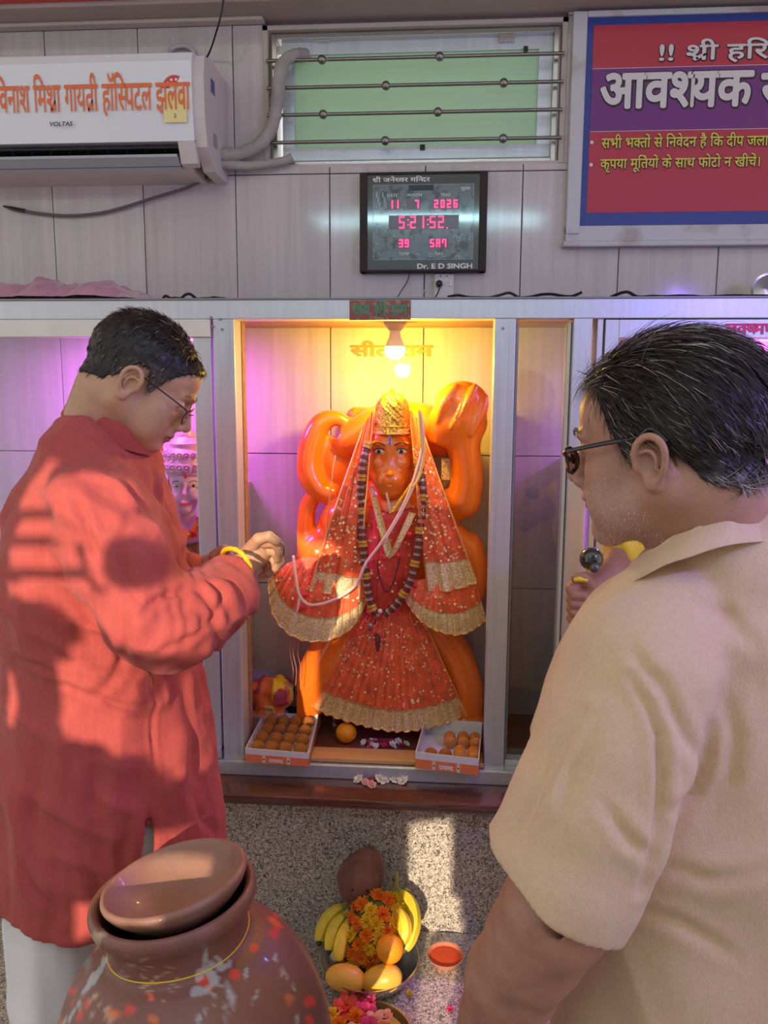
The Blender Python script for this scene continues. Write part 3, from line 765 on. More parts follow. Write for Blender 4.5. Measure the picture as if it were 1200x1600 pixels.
# ---- notice board
sb = empty('notice_board', at(1050, 190, W), 'large red and blue printed Hindi notice board in pale frame at upper right', 'sign')
X0 = at(890, 190, W - .02).x; X1 = 1.22
zt_, zb_ = at(1040, 14, W - .02).z, at(1040, 385, W - .02).z
y_ = W - .024
ins = at(912, 190, W - .02).x
zi = at(1040, 352, W - .02).z
Mwf = mat('pale_painted_frame', (.50, .50, .50), .5, dirt=((.38, .33, .30), 12, .58))
MB().box(X0, ins, y_, W - .001, zb_ + .03, zt_, .003).box(ins, X1, y_, W - .001, zt_ - .013, zt_, .002).box(X0 - .006, X1, y_ - .004, W - .001, zb_, zb_ + .013, .003).box(X0, X1, y_ + .004, W - .001, zb_ + .013, zi + .001, .002).build('frame', Mwf, sb)
Mbl = mat('blue_print', (.018, .045, .24), .35); Mrd = mat('crimson_print', (.42, .025, .05), .35); Mpu = mat('purple_print', (.15, .022, .17), .35)
MB().box(ins, X1, y_ + .006, W - .003, zi, zt_ - .012).build('blue_panel', Mbl, sb)
rx0 = at(914, 190, W - .02).x; rx0 = at(917, 190, W - .02).x
ra, rb_ = at(1050, 36, W - .02).z, at(1050, 331, W - .02).z
ins2 = at(915, 200, W - .02).x + .004
MB().box(ins2 + .006, X1 - .03, y_ + .005, y_ + .0065, rb_, ra).build('red_panel', Mrd, sb)
pa, pb = at(1050, 105, W - .02).z, at(1050, 203, W - .02).z
MB().box(ins2 + .006, X1 - .03, y_ + .0042, y_ + .0052, pb, pa).build('purple_band', Mpu, sb)
MB().box(ins2 + .006, X1 - .03, y_ + .0038, y_ + .0044, pa, pa + .0012).box(ins2 + .006, X1 - .03, y_ + .0038, y_ + .0044, pb - .0012, pb).build('white_line', mat('white_line', (.65, .5, .6), .4), sb)
Mwt = mat('white_lettering', (.62, .60, .58), .4); Mye = mat('yellow_lettering', (.62, .52, .06), .4); Mblk = mat('black_outline', (.02, .015, .02), .5)
def sign_text(s, pxl, py, hpx, wpx, m, bold, nm='lettering', sh=.03):
    p = at(pxl, py, y_); q = at(pxl + wpx, py, y_); h = (at(pxl, py - hpx, y_).z - p.z) / .62
    text_mb(s, (p.x + .0008 + sh * .02, y_ + .0036, p.z - .0008), (1, 0, 0), (0, 0, 1), h, .0004, width=q.x - p.x, bold=bold + sh).build('outline', Mblk, sb, fix=False)
    text_mb(s, (p.x, y_ + .0026, p.z), (1, 0, 0), (0, 0, 1), h, .0004, width=q.x - p.x, bold=bold).build(nm, m, sb, fix=False)
sign_text('!! श्री हरि', 1027, 94, 22, 173, Mwt, .018)
sign_text('आवश्यक', 937, 168, 51, 236, Mwt, .030, sh=.030)
sign_text('सूचना', 1189, 167, 51, 165, Mwt, .030, sh=.030)
sign_text('सभी भक्तों से निवेदन है कि दीप जला', 940, 231, 14.5, 260, Mye, .016, sh=.03)
sign_text('कृपया मूर्तियों के साथ फोटो न खीचें।', 938, 263, 14, 251, Mye, .016, sh=.03)
for p in ((925, 222), (924, 257)):
    q = at(*p, y_); MB().cyl((q.x, y_ + .003, q.z), .0042, .001, 'y', 10).build('bullet', Mwt, sb)

# ---- wall sticker writing and plaques
Mstk = mat('faded_orange_letter', (.62, .20, .05), .5)
lb = MB(); a = at(548, 556, W - .004); b = at(675, 556, W - .004)
o = text_mb('सीताराम', (a.x, W - .0014, a.z), (1, 0, 0), (0, 0, 1), .040, .0005, width=b.x - a.x, bold=.045).build('wall_lettering', Mstk, None, fix=False)
tag(o, 'faded orange Hindi lettering stuck on the tiles behind the glowing bulb', 'lettering')
pq = empty('name_plaque', at(594, 483, FR), 'small red and green glittery name sticker on the middle of the top rail', 'sticker')
a0, a1, c0, c1 = rect(546, 469, 642, 500, FR - .003)
MB().box(a0, a1, FR - .0026, FR - .0006, c0, c1, .0006).build('backing', mat('glitter_red', (.25, .06, .05), .4, dirt=((.30, .22, .10), 90, .52)), pq)
text_mb('जय श्री राम', (a0 + .006, FR - .003, c0 + .010), (1, 0, 0), (0, 0, 1), .034, .0004, width=(a1 - a0) * .9, bold=.03).build('lettering', mat('green_glitter', (.05, .22, .12), .35), pq, fix=False)
a = at(1133, 522, FR + .002); b = at(1215, 522, FR + .002)
Mmag = mat('magenta_letter', (.65, .02, .15), .4)
o = text_mb('लक्ष्मण', (a.x, FR + .002, a.z), (1, 0, 0), (0, 0, 1), .033, .0006, width=b.x - a.x, bold=.03).build('sash_lettering', Mmag, None, fix=False)
tag(o, 'magenta Hindi name lettering on the right sash top rail', 'lettering')

# ---- pink plastic sheet and bits lying on top of the shrine
rng = np.random.RandomState(2)
nx, ny = 60, 14
pa_, pb_ = at(-40, 466, W - .16).x, at(252, 466, W - .16).x
U, Vv = np.meshgrid(np.linspace(0, 1, nx), np.linspace(0, 1, ny), indexing='ij')
X = pa_ + (pb_ - pa_) * U; Y = W - .27 + .24 * Vv
P = np.stack([X, Y, 0 * X], -1)
env = np.clip(np.minimum(U * 6, (1 - U) * 5), 0, 1) * np.sin(np.pi * np.clip(Vv * .9 + .05, 0, 1))
Z = ZT + .006 + env * (.030 + .030 * np.abs(noise3(P * [1, 1, 1], 16, 3)) + .014 * np.abs(noise3(P, 45, 7)))
V = np.stack([X, Y, Z], -1).reshape(-1, 3); Fq = np.array([[i * ny + j, (i + 1) * ny + j, (i + 1) * ny + j + 1, i * ny + j + 1] for i in range(nx - 1) for j in range(ny - 1)])
Mpk = mat('pink_plastic', (.75, .38, .52), .15, trans=.2, coat=.5, bump=.4, bscale=40)
o = link('plastic_sheet', new_mesh('plastic_sheet', V, Fq, Mpk, True)); tag(o, 'crumpled pink plastic sheet lying on top of the shrine at left', 'plastic sheet')
for i, (x0, x1, lab) in enumerate(((252, 350, 'black cable bundle lying along the shrine top right of the pink plastic'), (700, 908, 'black cable lying along the shrine top below the clock'), (955, 1230, 'black cable lying along the shrine top under the notice board'))):
    pts = []; rr = random.Random(i)
    for k in range(14):
        q = at(x0 + (x1 - x0) * k / 13, 466, FR + .03); pts.append((q.x, FR + .03 + rr.uniform(-.012, .012), ZT + .0068 + (rr.uniform(0, .010) if rr.random() < .3 else 0)))
    o = MB().tube(catmull(pts, 4), .0032, 6).build('rail_cable', M['black'], None, True); tag(o, lab, 'cable')
# small round chrome lamp housing at right, on the shrine top
q = at(1196, 448, W - .1); lm = empty('round_lamp', (q.x, q.y, ZT), 'round chrome lamp housing on the shrine top at the right edge', 'lamp')
MB().lathe([(.0, -.012), (.022, -.010), (.034, .004), (.036, .012), (.031, .013), (.028, .004), (0, .0)], (q.x, q.y, ZT + .042), 28, R=rotm('X', 100)).build('housing', M['steel'], lm, True)
MB().box(q.x - .006, q.x + .006, q.y - .01, q.y + .012, ZT + .003, ZT + .016, .001).build('foot', M['steel'], lm)

# ---- bulb in the middle bay
q = at(617, 552, FR + .12)
bb = empty('light_bulb', (q.x, q.y, ZR), 'glowing yellow light bulb hanging in a white holder above the idol', 'bulb')
zc = ZR + .004
MB().lathe([(0, 0), (.026, 0), (.026, -.006), (.016, -.018), (.014, -.020), (0, -.020)], (q.x, q.y, zc), 24).build('holder', mat('holder_beige', (.55, .45, .35), .4), bb, True)
MB().lathe([(.011, -.018), (.0125, -.022), (.0135, -.034), (.019, -.046), (.0235, -.056)], (q.x, q.y, zc), 24).build('bulb_neck', mat('bulb_neck', (.75, .65, .5), .4), bb, True)
cb = zc - .056
o = MB().lathe([(.0235, 0), (.0245, -.006), (.0235, -.014), (.019, -.0225), (.010, -.028), (0, -.0295)], (q.x, q.y, cb), 28).build('bulb_dome', emis('warm_bulb_glow', (1.0, .62, .06), 22.0), bb, True)
BULB = Vector((q.x, q.y, cb - .012))
bl_ = point_light('bulb_light', BULB - Vector((0, 0, .03)), 8.0, (1.0, .63, .05), .02)
# purple led lamps in the side bays
def led_strip(x, y, z, w, color, label, e, dr=(0, .05, -1)):
    t = empty('led_light', (x, y, z), label, 'lamp')
    MB().box(x - w / 2, x + w / 2, y - .014, y + .014, z - .010, z, .002).build('housing', M['black'], t)
    MB().box(x - w / 2 + .004, x + w / 2 - .004, y - .011, y + .011, z - .0125, z - .010).build('lens', emis('led_lens', color, 14.), t)
    area_light('led_glow', (x, y, z - .016), dr, e, color, w, .02)
led_strip(at(190, 520, FR + .12).x, FR + .12, ZR + .004, .20, (.80, .10, 1.0), 'purple lamp under the ceiling of the left shrine bay', 7.0)
q = at(1174, 545, FR + .05)
led_strip(q.x, FR + .10, ZR + .003, .05, (.02, .35, 1.0), 'small blue lamp under the ceiling of the right shrine bay', 3.5, (.1, -1, -.5))
led_strip(q.x + .16, FR + .14, ZR + .003, .20, (.75, .10, 1.0), 'purple lamp beside the small blue one in the right bay', 10.)
# added coloured lamp, unseen outside the frame, to tint the cream shirted man's back
pl3 = empty('added_lamp', (1.02, .50, 1.95), 'small added blue violet lamp hanging unseen outside the frame at the right', 'lamp')
MB().cyl((1.02, .50, 1.95), .04, .08, (-.55, .35, -.5), 20).build('added_lamp_body', M['black'], pl3, True)
MB().tube([(1.02, .50, 1.97), (1.02, .50, 2.3), (1.25, .95, Z_CEIL + .02)], .003, 6).build('cord', M['black'], pl3)
area_light('added_lamp_glow', Vector((1.02, .50, 1.95)) + Vector((-.55, .35, -.5)).normalized() * .045, (-.55, .35, -.5), 7.0, (.25, .16, 1.0), .06, .06)
# tube light behind the viewer (mirrored in clock and tiles)
ty = -.5; tz = 2.50
tl = empty('tube_light', (-.1, ty, tz + .05), 'white tube light hanging from chains behind the viewer', 'lamp')
MB().tube([(-.72, ty, tz), (.52, ty, tz)], .013, 12).build('tube', emis('tube_glow', (.55, .92, 1.0), 34.0), tl, True)
MB().box(-.74, .54, ty - .02, ty + .02, tz + .018, tz + .05, .003).box(-.74, -.72, ty - .015, ty + .015, tz - .015, tz + .02).box(.52, .54, ty - .015, ty + .015, tz - .015, tz + .02).build('batten', M['white'], tl)
MB().tube([(-.6, ty, tz + .05), (-.6, ty, Z_CEIL + .06)], .003, 6).tube([(.4, ty, tz + .05), (.4, ty, Z_CEIL + .06)], .003, 6).build('chain', M['steel'], tl)
# ================================================================== IDOL IN THE MIDDLE BAY
Mido = mat('glossy_orange_enamel', (.90, .19, .012), .20, spec=.6, coat=.7, var=.06, vscale=6)
Mred = mat('red_orange_net_cloth', (.85, .13, .03), .6, sheen=.3, bump=.5, bscale=300, var=.25, vscale=40)
Mredd = mat('deep_red_cloth', (.72, .06, .03), .6, sheen=.2, bump=.4, bscale=260, var=.2, vscale=60)
Mseq = mat('gold_sequin', (1.0, .84, .42), .25, .2)
Mcord = mat('gold_cord', (.85, .50, .16), .4, .5)
fl_z = .694
idol = empty('deity_idol', (.02, 1.93, fl_z), 'large glossy orange enamelled monkey faced idol in red and gold clothes in the middle bay', 'idol')
v = Vol((-.36, 1.83, fl_z), (.16, 2.05, 1.60), .003)
def C(pts, rs, k=.012):
    P = catmull([at(*p) for p in pts], 6); R_ = [r * p[2] / F_PX for r, p in zip(rs, pts)]; t = np.linspace(0, len(pts) - 1, len(P)); v.chain(P, list(np.interp(t, range(len(pts)), R_)), .003)
def E_(p, rx, ry, rz, k=.012, R=None, mode='add'): s_ = p[2] / F_PX; v.ell(at(*p), (rx * s_, ry, rz * s_), k, R, mode)
# torso, pelvis and back relief
E_((608, 860, 1.955), 88, .062, 120, .03); E_((608, 960, 1.96), 75, .055, 70, .03)
v.box(at(610, 760, 2.02), (.11, .022, .20), .02, .03)
C([(545, 690, 1.99), (600, 665, 1.99), (660, 665, 1.99), (690, 690, 1.99)], [28, 34, 34, 24], .02)
# shoulders
C([(540, 815, 1.95), (610, 800, 1.95), (680, 810, 1.95)], [40, 46, 40], .03)
# raised arm with boulder at right
C([(668, 808, 1.95), (700, 792, 1.94), (724, 782, 1.93)], [28, 27, 27], .012)
C([(724, 782, 1.93), (730, 750, 1.925), (727, 715, 1.92), (722, 690, 1.92)], [27, 25, 24, 26], .012)
E_((715, 660, 1.915), 46, .045, 40, .012); E_((722, 630, 1.915), 41, .042, 34, .012)
v.box(at(712, 676, 1.93), (.052, .035, .030), .012, .02)
for pts in (((742, 604, 1.885), (728, 630, 1.872), (706, 668, 1.872)), ((758, 620, 1.90), (748, 650, 1.885), (735, 680, 1.88)), ((712, 604, 1.89), (695, 630, 1.88), (684, 660, 1.885))):
    C(pts, [5, 7, 4], .012)
for a, b in (((735, 600, 1.872), (714, 655, 1.862)), ((752, 612, 1.885), (742, 665, 1.868))):
    v.cap(at(*a), at(*b), .003, .003, .006, 'sub')
# left: bent arm with tail curl behind
C([(548, 668, 1.985), (525, 655, 1.98), (502, 662, 1.975), (488, 690, 1.97), (482, 722, 1.965), (487, 748, 1.96), (502, 768, 1.96), (520, 775, 1.96)], [11, 13, 16, 18, 19, 19, 17, 15], .008)
E_((520, 725, 1.985), 34, .025, 46, .01)
E_((524, 675, 1.975), 7.5, .08, 10, .004, rotm('Y', 20), 'sub')
C([(505, 762, 1.965), (484, 785, 1.965), (478, 815, 1.96), (478, 845, 1.955)], [13, 13, 14, 16], .008)
C([(520, 790, 1.965), (512, 830, 1.96), (500, 860, 1.95)], [14, 20, 30], .008)
E_((502, 793, 1.97), 6, .08, 11, .004, rotm('Y', 35), 'sub')
E_((498, 872, 1.945), 36, .045, 42, .012)
E_((735, 870, 1.955), 24, .045, 40, .012); C([(690, 830, 1.955), (735, 870, 1.95), (740, 925, 1.95)], [30, 24, 18], .012)
# legs
C([(560, 960, 1.955), (515, 1030, 1.95), (480, 1090, 1.955), (468, 1150, 1.96)], [42, 40, 32, 26], .015)
C([(650, 960, 1.955), (700, 1010, 1.96), (726, 1075, 1.96), (725, 1150, 1.96)], [40, 30, 30, 26], .015)
E_((470, 1130, 1.95), 34, .045, 16, .012); E_((728, 1128, 1.95), 30, .045, 16, .012)
# head
hc = (611, 715, 1.915)
E_((611, 700, 1.925), 38, .062, 46, .01)
E_((610, 735, 1.915), 34, .055, 40, .012)
E_((609, 750, 1.882), 26, .034, 21, .012)           # muzzle
E_((609, 768, 1.885), 20, .026, 12, .010)           # lower jaw
E_((609, 741, 1.858), 6.5, .012, 5, .006)             # nose tip
v.cap(at(609, 708, 1.872), at(609, 738, 1.862), .0045, .0065, .008)
for s_ in (-1, 1):
    E_((609 + s_ * 18, 693, 1.872), 13, .010, 4, .008)          # brow ridge
    E_((609 + s_ * 21, 724, 1.885), 11, .020, 12, .010)         # cheek
    E_((610.5 + s_ * 17.5, 705, 1.857), 10, .012, 5.5, .005, None, 'sub')
    E_((609 + s_ * 4.5, 745, 1.848), 1.6, .006, 1.6, .002, None, 'sub')
    E_((611 + s_ * 42, 715, 1.93), 8, .018, 16, .006)            # ears
for i in range(-7, 7): 
    pass
v.chain([at(609 + i * 3.2, 757 - abs(i) ** 1.6 * .35, 1.851 + abs(i) * .0020) for i in range(-6, 7)], [.0013] * 13, .003, 'sub')
VF = v.mesh(); body_idol = vol_obj('body', VF, Mido, idol)
Mwhite = mat('painted_white', (.62, .52, .42), .25, coat=.5); Mblack = mat('painted_black', (.01, .008, .01), .25, coat=.5); Mblue = mat('painted_blue', (.08, .10, .35), .4)
for s_ in (-1, 1):
    c = at(610.5 + s_ * 17.5, 705, 1.869); eye = MB().sphere(c, (.0125, .006, .0062), 16, 10).build('eye', Mwhite, idol, True)
    MB().sphere((c.x - .001, c.y - .0045, c.z - .0003), (.0048, .0026, .0048), 12, 8).build('iris', Mblack, eye, True)
    MB().tube(catmull([(c.x - .014, c.y - .001, c.z + .0005), (c.x - .006, c.y - .0055, c.z + .0062), (c.x + .005, c.y - .0055, c.z + .0062), (c.x + .014, c.y - .001, c.z + .0005)], 4), .0011, 6).build('eyelid', Mblack, idol, True)
    b = at(609 + s_ * 18, 694.5, 1.862)
    MB().tube(catmull([(b.x - s_ * .016, b.y + .001, b.z - .003), (b.x - s_ * .006, b.y - .001, b.z + .003), (b.x + s_ * .006, b.y, b.z + .004), (b.x + s_ * .017, b.y + .007, b.z - .003)], 4), [.0012] * 13, 6).build('eyebrow', Mblack, idol, True)
c = at(609, 689, 1.860)
MB().box(c.x - .0032, c.x + .0032, c.y - .0005, c.y + .006, c.z - .011, c.z + .011, .0015).build('tilak', mat('tilak_grey', (.45, .42, .45), .5), idol)
MB().box(c.x - .0016, c.x + .0016, c.y - .0015, c.y + .006, c.z - .009, c.z + .009, .0005).build('tilak_stripe', Mblue, idol)
# ---- crown
cr = at(613, 678, 1.905)
def crown_prof(t): return [1.0, 1.0, .97, .96, .94, .86, .70, .50, .28, .10, 0][int(t * 10)]
cr_h = at(613, 612, 1.905).z - cr.z; rw = .0405
nseg, nr = 56, 26; V = []; 
for i in range(nr + 1):
    t = i / nr; r = rw * (1.02 if t < .12 else (1.0 - .05 * t if t < .5 else .975 * math.sqrt(max(0, 1 - ((t - .5) / .5) ** 2.0)) * 1.0))
    for k in range(nseg):
        th = 2 * math.pi * k / nseg; rp = r * (1 + .025 * math.cos(8 * th + i)) + (.0022 if t < .1 or .16 < t < .2 else 0) + .0022 * math.sin(k * 2.2 + i * 1.9)
        V.append((cr.x + rp * math.cos(th), cr.y + rp * 1.1 * math.sin(th), cr.z + cr_h * t + .006 * (math.sin(th) > 0) * 0))
Fc = [(i * nseg + k, i * nseg + (k + 1) % nseg, (i + 1) * nseg + (k + 1) % nseg, (i + 1) * nseg + k) for i in range(nr) for k in range(nseg)]
Mcrown = mat('embossed_gold_crown', (.90, .60, .10), .25, .85, bump=1.0, bscale=190, var=.4, vscale=120)
crown = MB().add(V, Fc).build('crown', Mcrown, idol, True)
MB().sphere((cr.x, cr.y, cr.z + cr_h + .003), .006, 12, 8).build('finial', Mcrown, crown, True)
MB().tube([(cr.x + rw * 1.06 * math.cos(t), cr.y + rw * 1.16 * math.sin(t), cr.z + .003) for t in np.linspace(0, 2 * math.pi, 40, endpoint=False)], .0028, 8, closed=True).build('headband', Mcord, crown, True)
mb = MB()
for k in range(22):
    th = math.pi + math.pi * (k + .5) / 22
    mb.sphere((cr.x + (rw + .0015) * math.cos(th), cr.y + (rw * 1.1 + .0015) * math.sin(th), cr.z + .010), (.0020, .0020, .0045), 6, 4)
tag(mb.build('crown_beads', Mcord, crown, True), kind='stuff')

# ---- cloth sheets
def polyl(pts, n):
    P = catmull([at(*p) for p in pts], 12); L = [0]
    for i in range(1, len(P)): L.append(L[-1] + (P[i] - P[i - 1]).length)
    L = np.array(L) / L[-1]; A = np.array([p[:] for p in P]); t = np.linspace(0, 1, n)
    return np.stack([np.interp(t, L, A[:, j]) for j in range(3)], 1)
class Sheet:
    def __init__(s, T, B, nu=120, nv=40, pl=0, amp=0., bulge=0., amp0=0., jit=.0, seed=0, sag=0.):
        s.nu, s.nv = nu, nv; t = polyl(T, nu); b = polyl(B, nu); u = np.linspace(0, 1, nu)[:, None]; w = np.linspace(0, 1, nv)[None, :]
        P = t[:, None, :] * (1 - w[..., None]) + b[:, None, :] * w[..., None]
        rs = np.random.RandomState(seed); ph = 2 * np.pi * pl * (u + .25 / max(pl, 1) * np.interp(u, np.linspace(0, 1, 12), rs.uniform(-1, 1, 12)))
        pz = (np.cos(ph) + .35 * np.cos(2.3 * ph + 1)) 
        P[..., 1] += -bulge * np.sin(np.pi * w) - (amp0 + (amp - amp0) * w) * pz
        P[..., 2] += -sag * w * np.sin(np.pi * u)
        if jit: P[..., 1] += jit * fbm(np.stack([P[..., 0], P[..., 1] * 0, P[..., 2]], -1), 30, seed)
        s.P = P
        s.b = B
    def obj(s, name, m, parent, v0=0, v1=1, off=0., u0=0., u1=1.):
        i0, i1 = int(v0 * (s.nv - 1)), int(round(v1 * (s.nv - 1))) + 1; a0, a1 = int(u0 * (s.nu - 1)), int(round(u1 * (s.nu - 1))) + 1
        P = s.P[a0:a1, i0:i1].copy(); P[..., 1] -= off; nu, nv = P.shape[:2]; th = .0010
        Q = P.copy(); Q[..., 1] += th; V = np.concatenate([P.reshape(-1, 3), Q.reshape(-1, 3)]); n = nu * nv; F1 = []
        I, J = np.meshgrid(np.arange(nu - 1), np.arange(nv - 1), indexing='ij'); a = (I * nv + J).ravel(); f = np.stack([a, a + nv, a + nv + 1, a + 1], 1)
        F1 = [f[:, ::-1], f + n]; bd = []
        for j in range(nv - 1): bd += [(j, j + 1, j + 1 + n, j + n), ((nu - 1) * nv + j + 1, (nu - 1) * nv + j, (nu - 1) * nv + j + n, (nu - 1) * nv + j + 1 + n)]
        for i in range(nu - 1): bd += [((i + 1) * nv, i * nv, i * nv + n, (i + 1) * nv + n), (i * nv + nv - 1, (i + 1) * nv + nv - 1, (i + 1) * nv + nv - 1 + n, i * nv + nv - 1 + n)]
        return link(name, new_mesh(name, V, np.concatenate(F1 + [np.array(bd)]), m, True), parent)
    def edge(s, which, r, m, parent, name='gold_cord', off=.002):
        P = {'b': s.P[:, -1], 't': s.P[:, 0], 'l': s.P[0], 'r': s.P[-1]}[which].copy(); P[:, 1] -= off
        return MB().tube([tuple(p) for p in P[::2]], r, 6).build(name, m, parent, True)
    def sequins(s, n, m, parent, seed=0, v0=0., v1=1., r=.0025, off=.0022, name='sequins', cluster=False):
        rs = random.Random(seed); mb = MB()
        for _ in range(n):
            i = rs.randrange(1, s.nu - 1); j = int((v0 + (v1 - v0) * rs.random()) * (s.nv - 2)); p = s.P[i, j]; rr = r * rs.uniform(.6, 1.5)
            a, b = rs.uniform(-.5, .5), rs.uniform(-.6, .3); nn = Vector((a, -1, b)).normalized(); t1 = nn.cross(Vector((0, 0, 1))).normalized(); t2 = nn.cross(t1)
            c = Vector((p[0], p[1] - off, p[2])); mb.add([(c + (t1 * math.cos(q) + t2 * math.sin(q)) * rr)[:] for q in [k * math.pi / 3 for k in range(6)]], [(0, 1, 2, 3, 4, 5)])
        return tag(mb.build(name, m, parent, fix=False), kind='stuff')
# skirt
sk_ = Sheet([(572, 945, 1.895), (600, 955, 1.880), (625, 955, 1.882), (655, 950, 1.90)], [(476, 1092, 1.93), (505, 1112, 1.895), (560, 1131, 1.876), (620, 1142, 1.872), (680, 1134, 1.885), (730, 1116, 1.925)], 260, 50, 17, .0055, .012, .0025, .0015)
skirt = sk_.obj('skirt', Mred, idol); sk_.obj('gold_border', M['gold'], skirt, .83, 1, .0016)
sk_.edge('b', .0022, Mcord, skirt); sk_.edge('l', .0014, Mcord, skirt); sk_.edge('r', .0014, Mcord, skirt)
sk_.sequins(260, Mseq, skirt, 1, .1, .83)
mb = MB()
for k in range(9): pass
# chest cloth
ch = Sheet([(578, 790, 1.885), (610, 800, 1.868), (650, 790, 1.885)], [(560, 950, 1.895), (600, 965, 1.876), (655, 950, 1.898)], 60, 40, 5, .004, .018, .001, .003, 3)
chest = ch.obj('tunic', Mredd, idol); ch.sequins(60, Mseq, chest, 5)
# flared sleeves
slv1 = Sheet([(448, 880, 1.90), (485, 868, 1.875), (525, 875, 1.868), (562, 888, 1.868), (574, 905, 1.87)], [(419, 905, 1.90), (428, 962, 1.868), (462, 996, 1.850), (508, 1001, 1.845), (550, 980, 1.848), (575, 935, 1.86)], 200, 34, 13, .0045, .012, .001, .001, 4)
s1 = slv1.obj('flared_sleeve', Mred, idol); slv1.obj('gold_border', M['gold'], s1, .72, 1, .0016); slv1.edge('b', .002, Mcord, s1); slv1.sequins(70, Mseq, s1, 2, .1, .7)
slv2 = Sheet([(636, 905, 1.868), (660, 905, 1.862), (700, 895, 1.866), (738, 888, 1.89)], [(630, 930, 1.858), (652, 964, 1.850), (685, 986, 1.846), (725, 990, 1.858), (760, 968, 1.90)], 170, 34, 11, .0045, .012, .001, .001, 6)
s2 = slv2.obj('flared_sleeve', Mred, idol); slv2.obj('gold_border', M['gold'], s2, .66, 1, .0016); slv2.edge('b', .002, Mcord, s2); slv2.sequins(50, Mseq, s2, 3, .1, .65)
# veil panels
vl = Sheet([(584, 640, 1.905), (576, 652, 1.905), (566, 672, 1.91)], [(562, 940, 1.850), (520, 928, 1.848), (484, 922, 1.856)], 70, 90, 3, .006, .010, .002, .002, 8)
# the panel leaves the crown and widens downward: bend it over the shoulder
def bend(S, push): 
    w = np.linspace(0, 1, S.nv)[None, :]; S.P[..., 1] += push * np.interp(w, [0, .25, .5, 1], [0, -.3, -.6, 0])
bend(vl, .05)
v1 = vl.obj('veil_panel', Mred, idol); vl.obj('gold_border', M['gold'], v1, .88, 1, .0016); vl.edge('l', .0018, Mcord, v1); vl.edge('r', .0018, Mcord, v1); vl.edge('b', .0018, Mcord, v1); vl.sequins(190, Mseq, v1, 4, .2, .88)
vr = Sheet([(640, 640, 1.905), (650, 652, 1.905), (660, 672, 1.91)], [(668, 922, 1.852), (705, 922, 1.850), (745, 910, 1.862)], 70, 90, 3, .006, .010, .002, .002, 9)
bend(vr, .05)
v2 = vr.obj('veil_panel', Mred, idol); vr.obj('gold_border', M['gold'], v2, .84, 1, .0016); vr.edge('l', .0018, Mcord, v2); vr.edge('r', .0018, Mcord, v2); vr.edge('b', .0018, Mcord, v2); vr.sequins(190, Mseq, v2, 5, .2, .86)
# gold V collar bands
for T, B in (([(577, 762, 1.878), (583, 758, 1.876)], [(604, 872, 1.852), (614, 862, 1.850)]), ([(640, 800, 1.862), (650, 802, 1.866)], [(606, 874, 1.851), (616, 868, 1.849)])):
    S = Sheet(T, B, 8, 30, 1, .001, .012); b = S.obj('collar_band', M['gold'], idol); S.edge('l', .0012, Mcord, b); S.edge('r', .0012, Mcord, b)
S = Sheet([(596, 745, 1.868), (600, 745, 1.866)], [(610, 800, 1.856), (613, 798, 1.855)], 6, 20, 1, .001, .004); S.obj('collar_band', M['gold'], idol)
# yellow bead string
Mybead = mat('yellow_bead', (.85, .55, .03), .4)
def bead_string(pts, r, gap, m, name, parent=idol, rz=1.0, mats=None, seed=0):
    P = polyl(pts, 400); L = np.r_[0, np.cumsum(np.linalg.norm(np.diff(P, axis=0), axis=1))]; n = int(L[-1] / gap)
    d = [(MB()) for _ in (mats or [m])]; rs = random.Random(seed)
    for k in range(n):
        c = [np.interp(L[-1] * (k + .5) / n, L, P[:, j]) for j in range(3)]; q = 0 if not mats else (k // 2) % len(mats)
        d[q].sphere(c, (r, r, r * rz), 8, 6)
    for q, mm in enumerate(mats or [m]): tag(d[q].build(name, mm, parent, True), kind='stuff')
bead_string([(652, 742, 1.862), (640, 760, 1.856), (625, 782, 1.850), (613, 800, 1.846)], .0036, .0055, Mybead, 'bead_string')
# wide brown and gold garlands: stacked barrel beads
Mmar = mat('maroon_bead', (.14, .012, .015), .3, coat=.5); Mgb = mat('gold_thread_bead', (.62, .33, .05), .4, .4); Msb = mat('silver_bead', (.42, .32, .26), .3, .6)
gar = []
def barrel_garland(pts, name, label):
    P = polyl(pts, 300); L = np.r_[0, np.cumsum(np.linalg.norm(np.diff(P, axis=0), axis=1))]; n = int(L[-1] / .0085); rs = random.Random(len(pts))
    g_ = empty('bead_garland', P[0], label, 'garland')
    for k in range(n):
        c = Vector([np.interp(L[-1] * (k + .5) / n, L, P[:, j]) for j in range(3)]); c2 = Vector([np.interp(L[-1] * (k + .6) / n, L, P[:, j]) for j in range(3)])
        m = [Mgb, Mgb, Mmar, Msb, Mmar, Msb, Mmar, Msb, Mmar][k % 9]; r = .0115 if m is Mgb else (.0105 if m is Mmar else .009)
        MB().cyl(c, r, .0072, tuple(c2 - c), 12).build('bead', m, g_, True)
    return g_
barrel_garland([(576, 690, 1.862), (566, 730, 1.850), (564, 790, 1.846), (567, 850, 1.840), (573, 910, 1.836), (582, 950, 1.832), (592, 962, 1.832)], 'bead_garland', 'maroon and gold barrel bead garland hanging down the left of the idol')
barrel_garland([(652, 720, 1.866), (660, 760, 1.852), (658, 810, 1.846), (652, 860, 1.838), (640, 910, 1.832), (618, 945, 1.830), (600, 960, 1.830)], 'bead_garland', 'maroon and gold barrel bead garland hanging down the right of the idol')
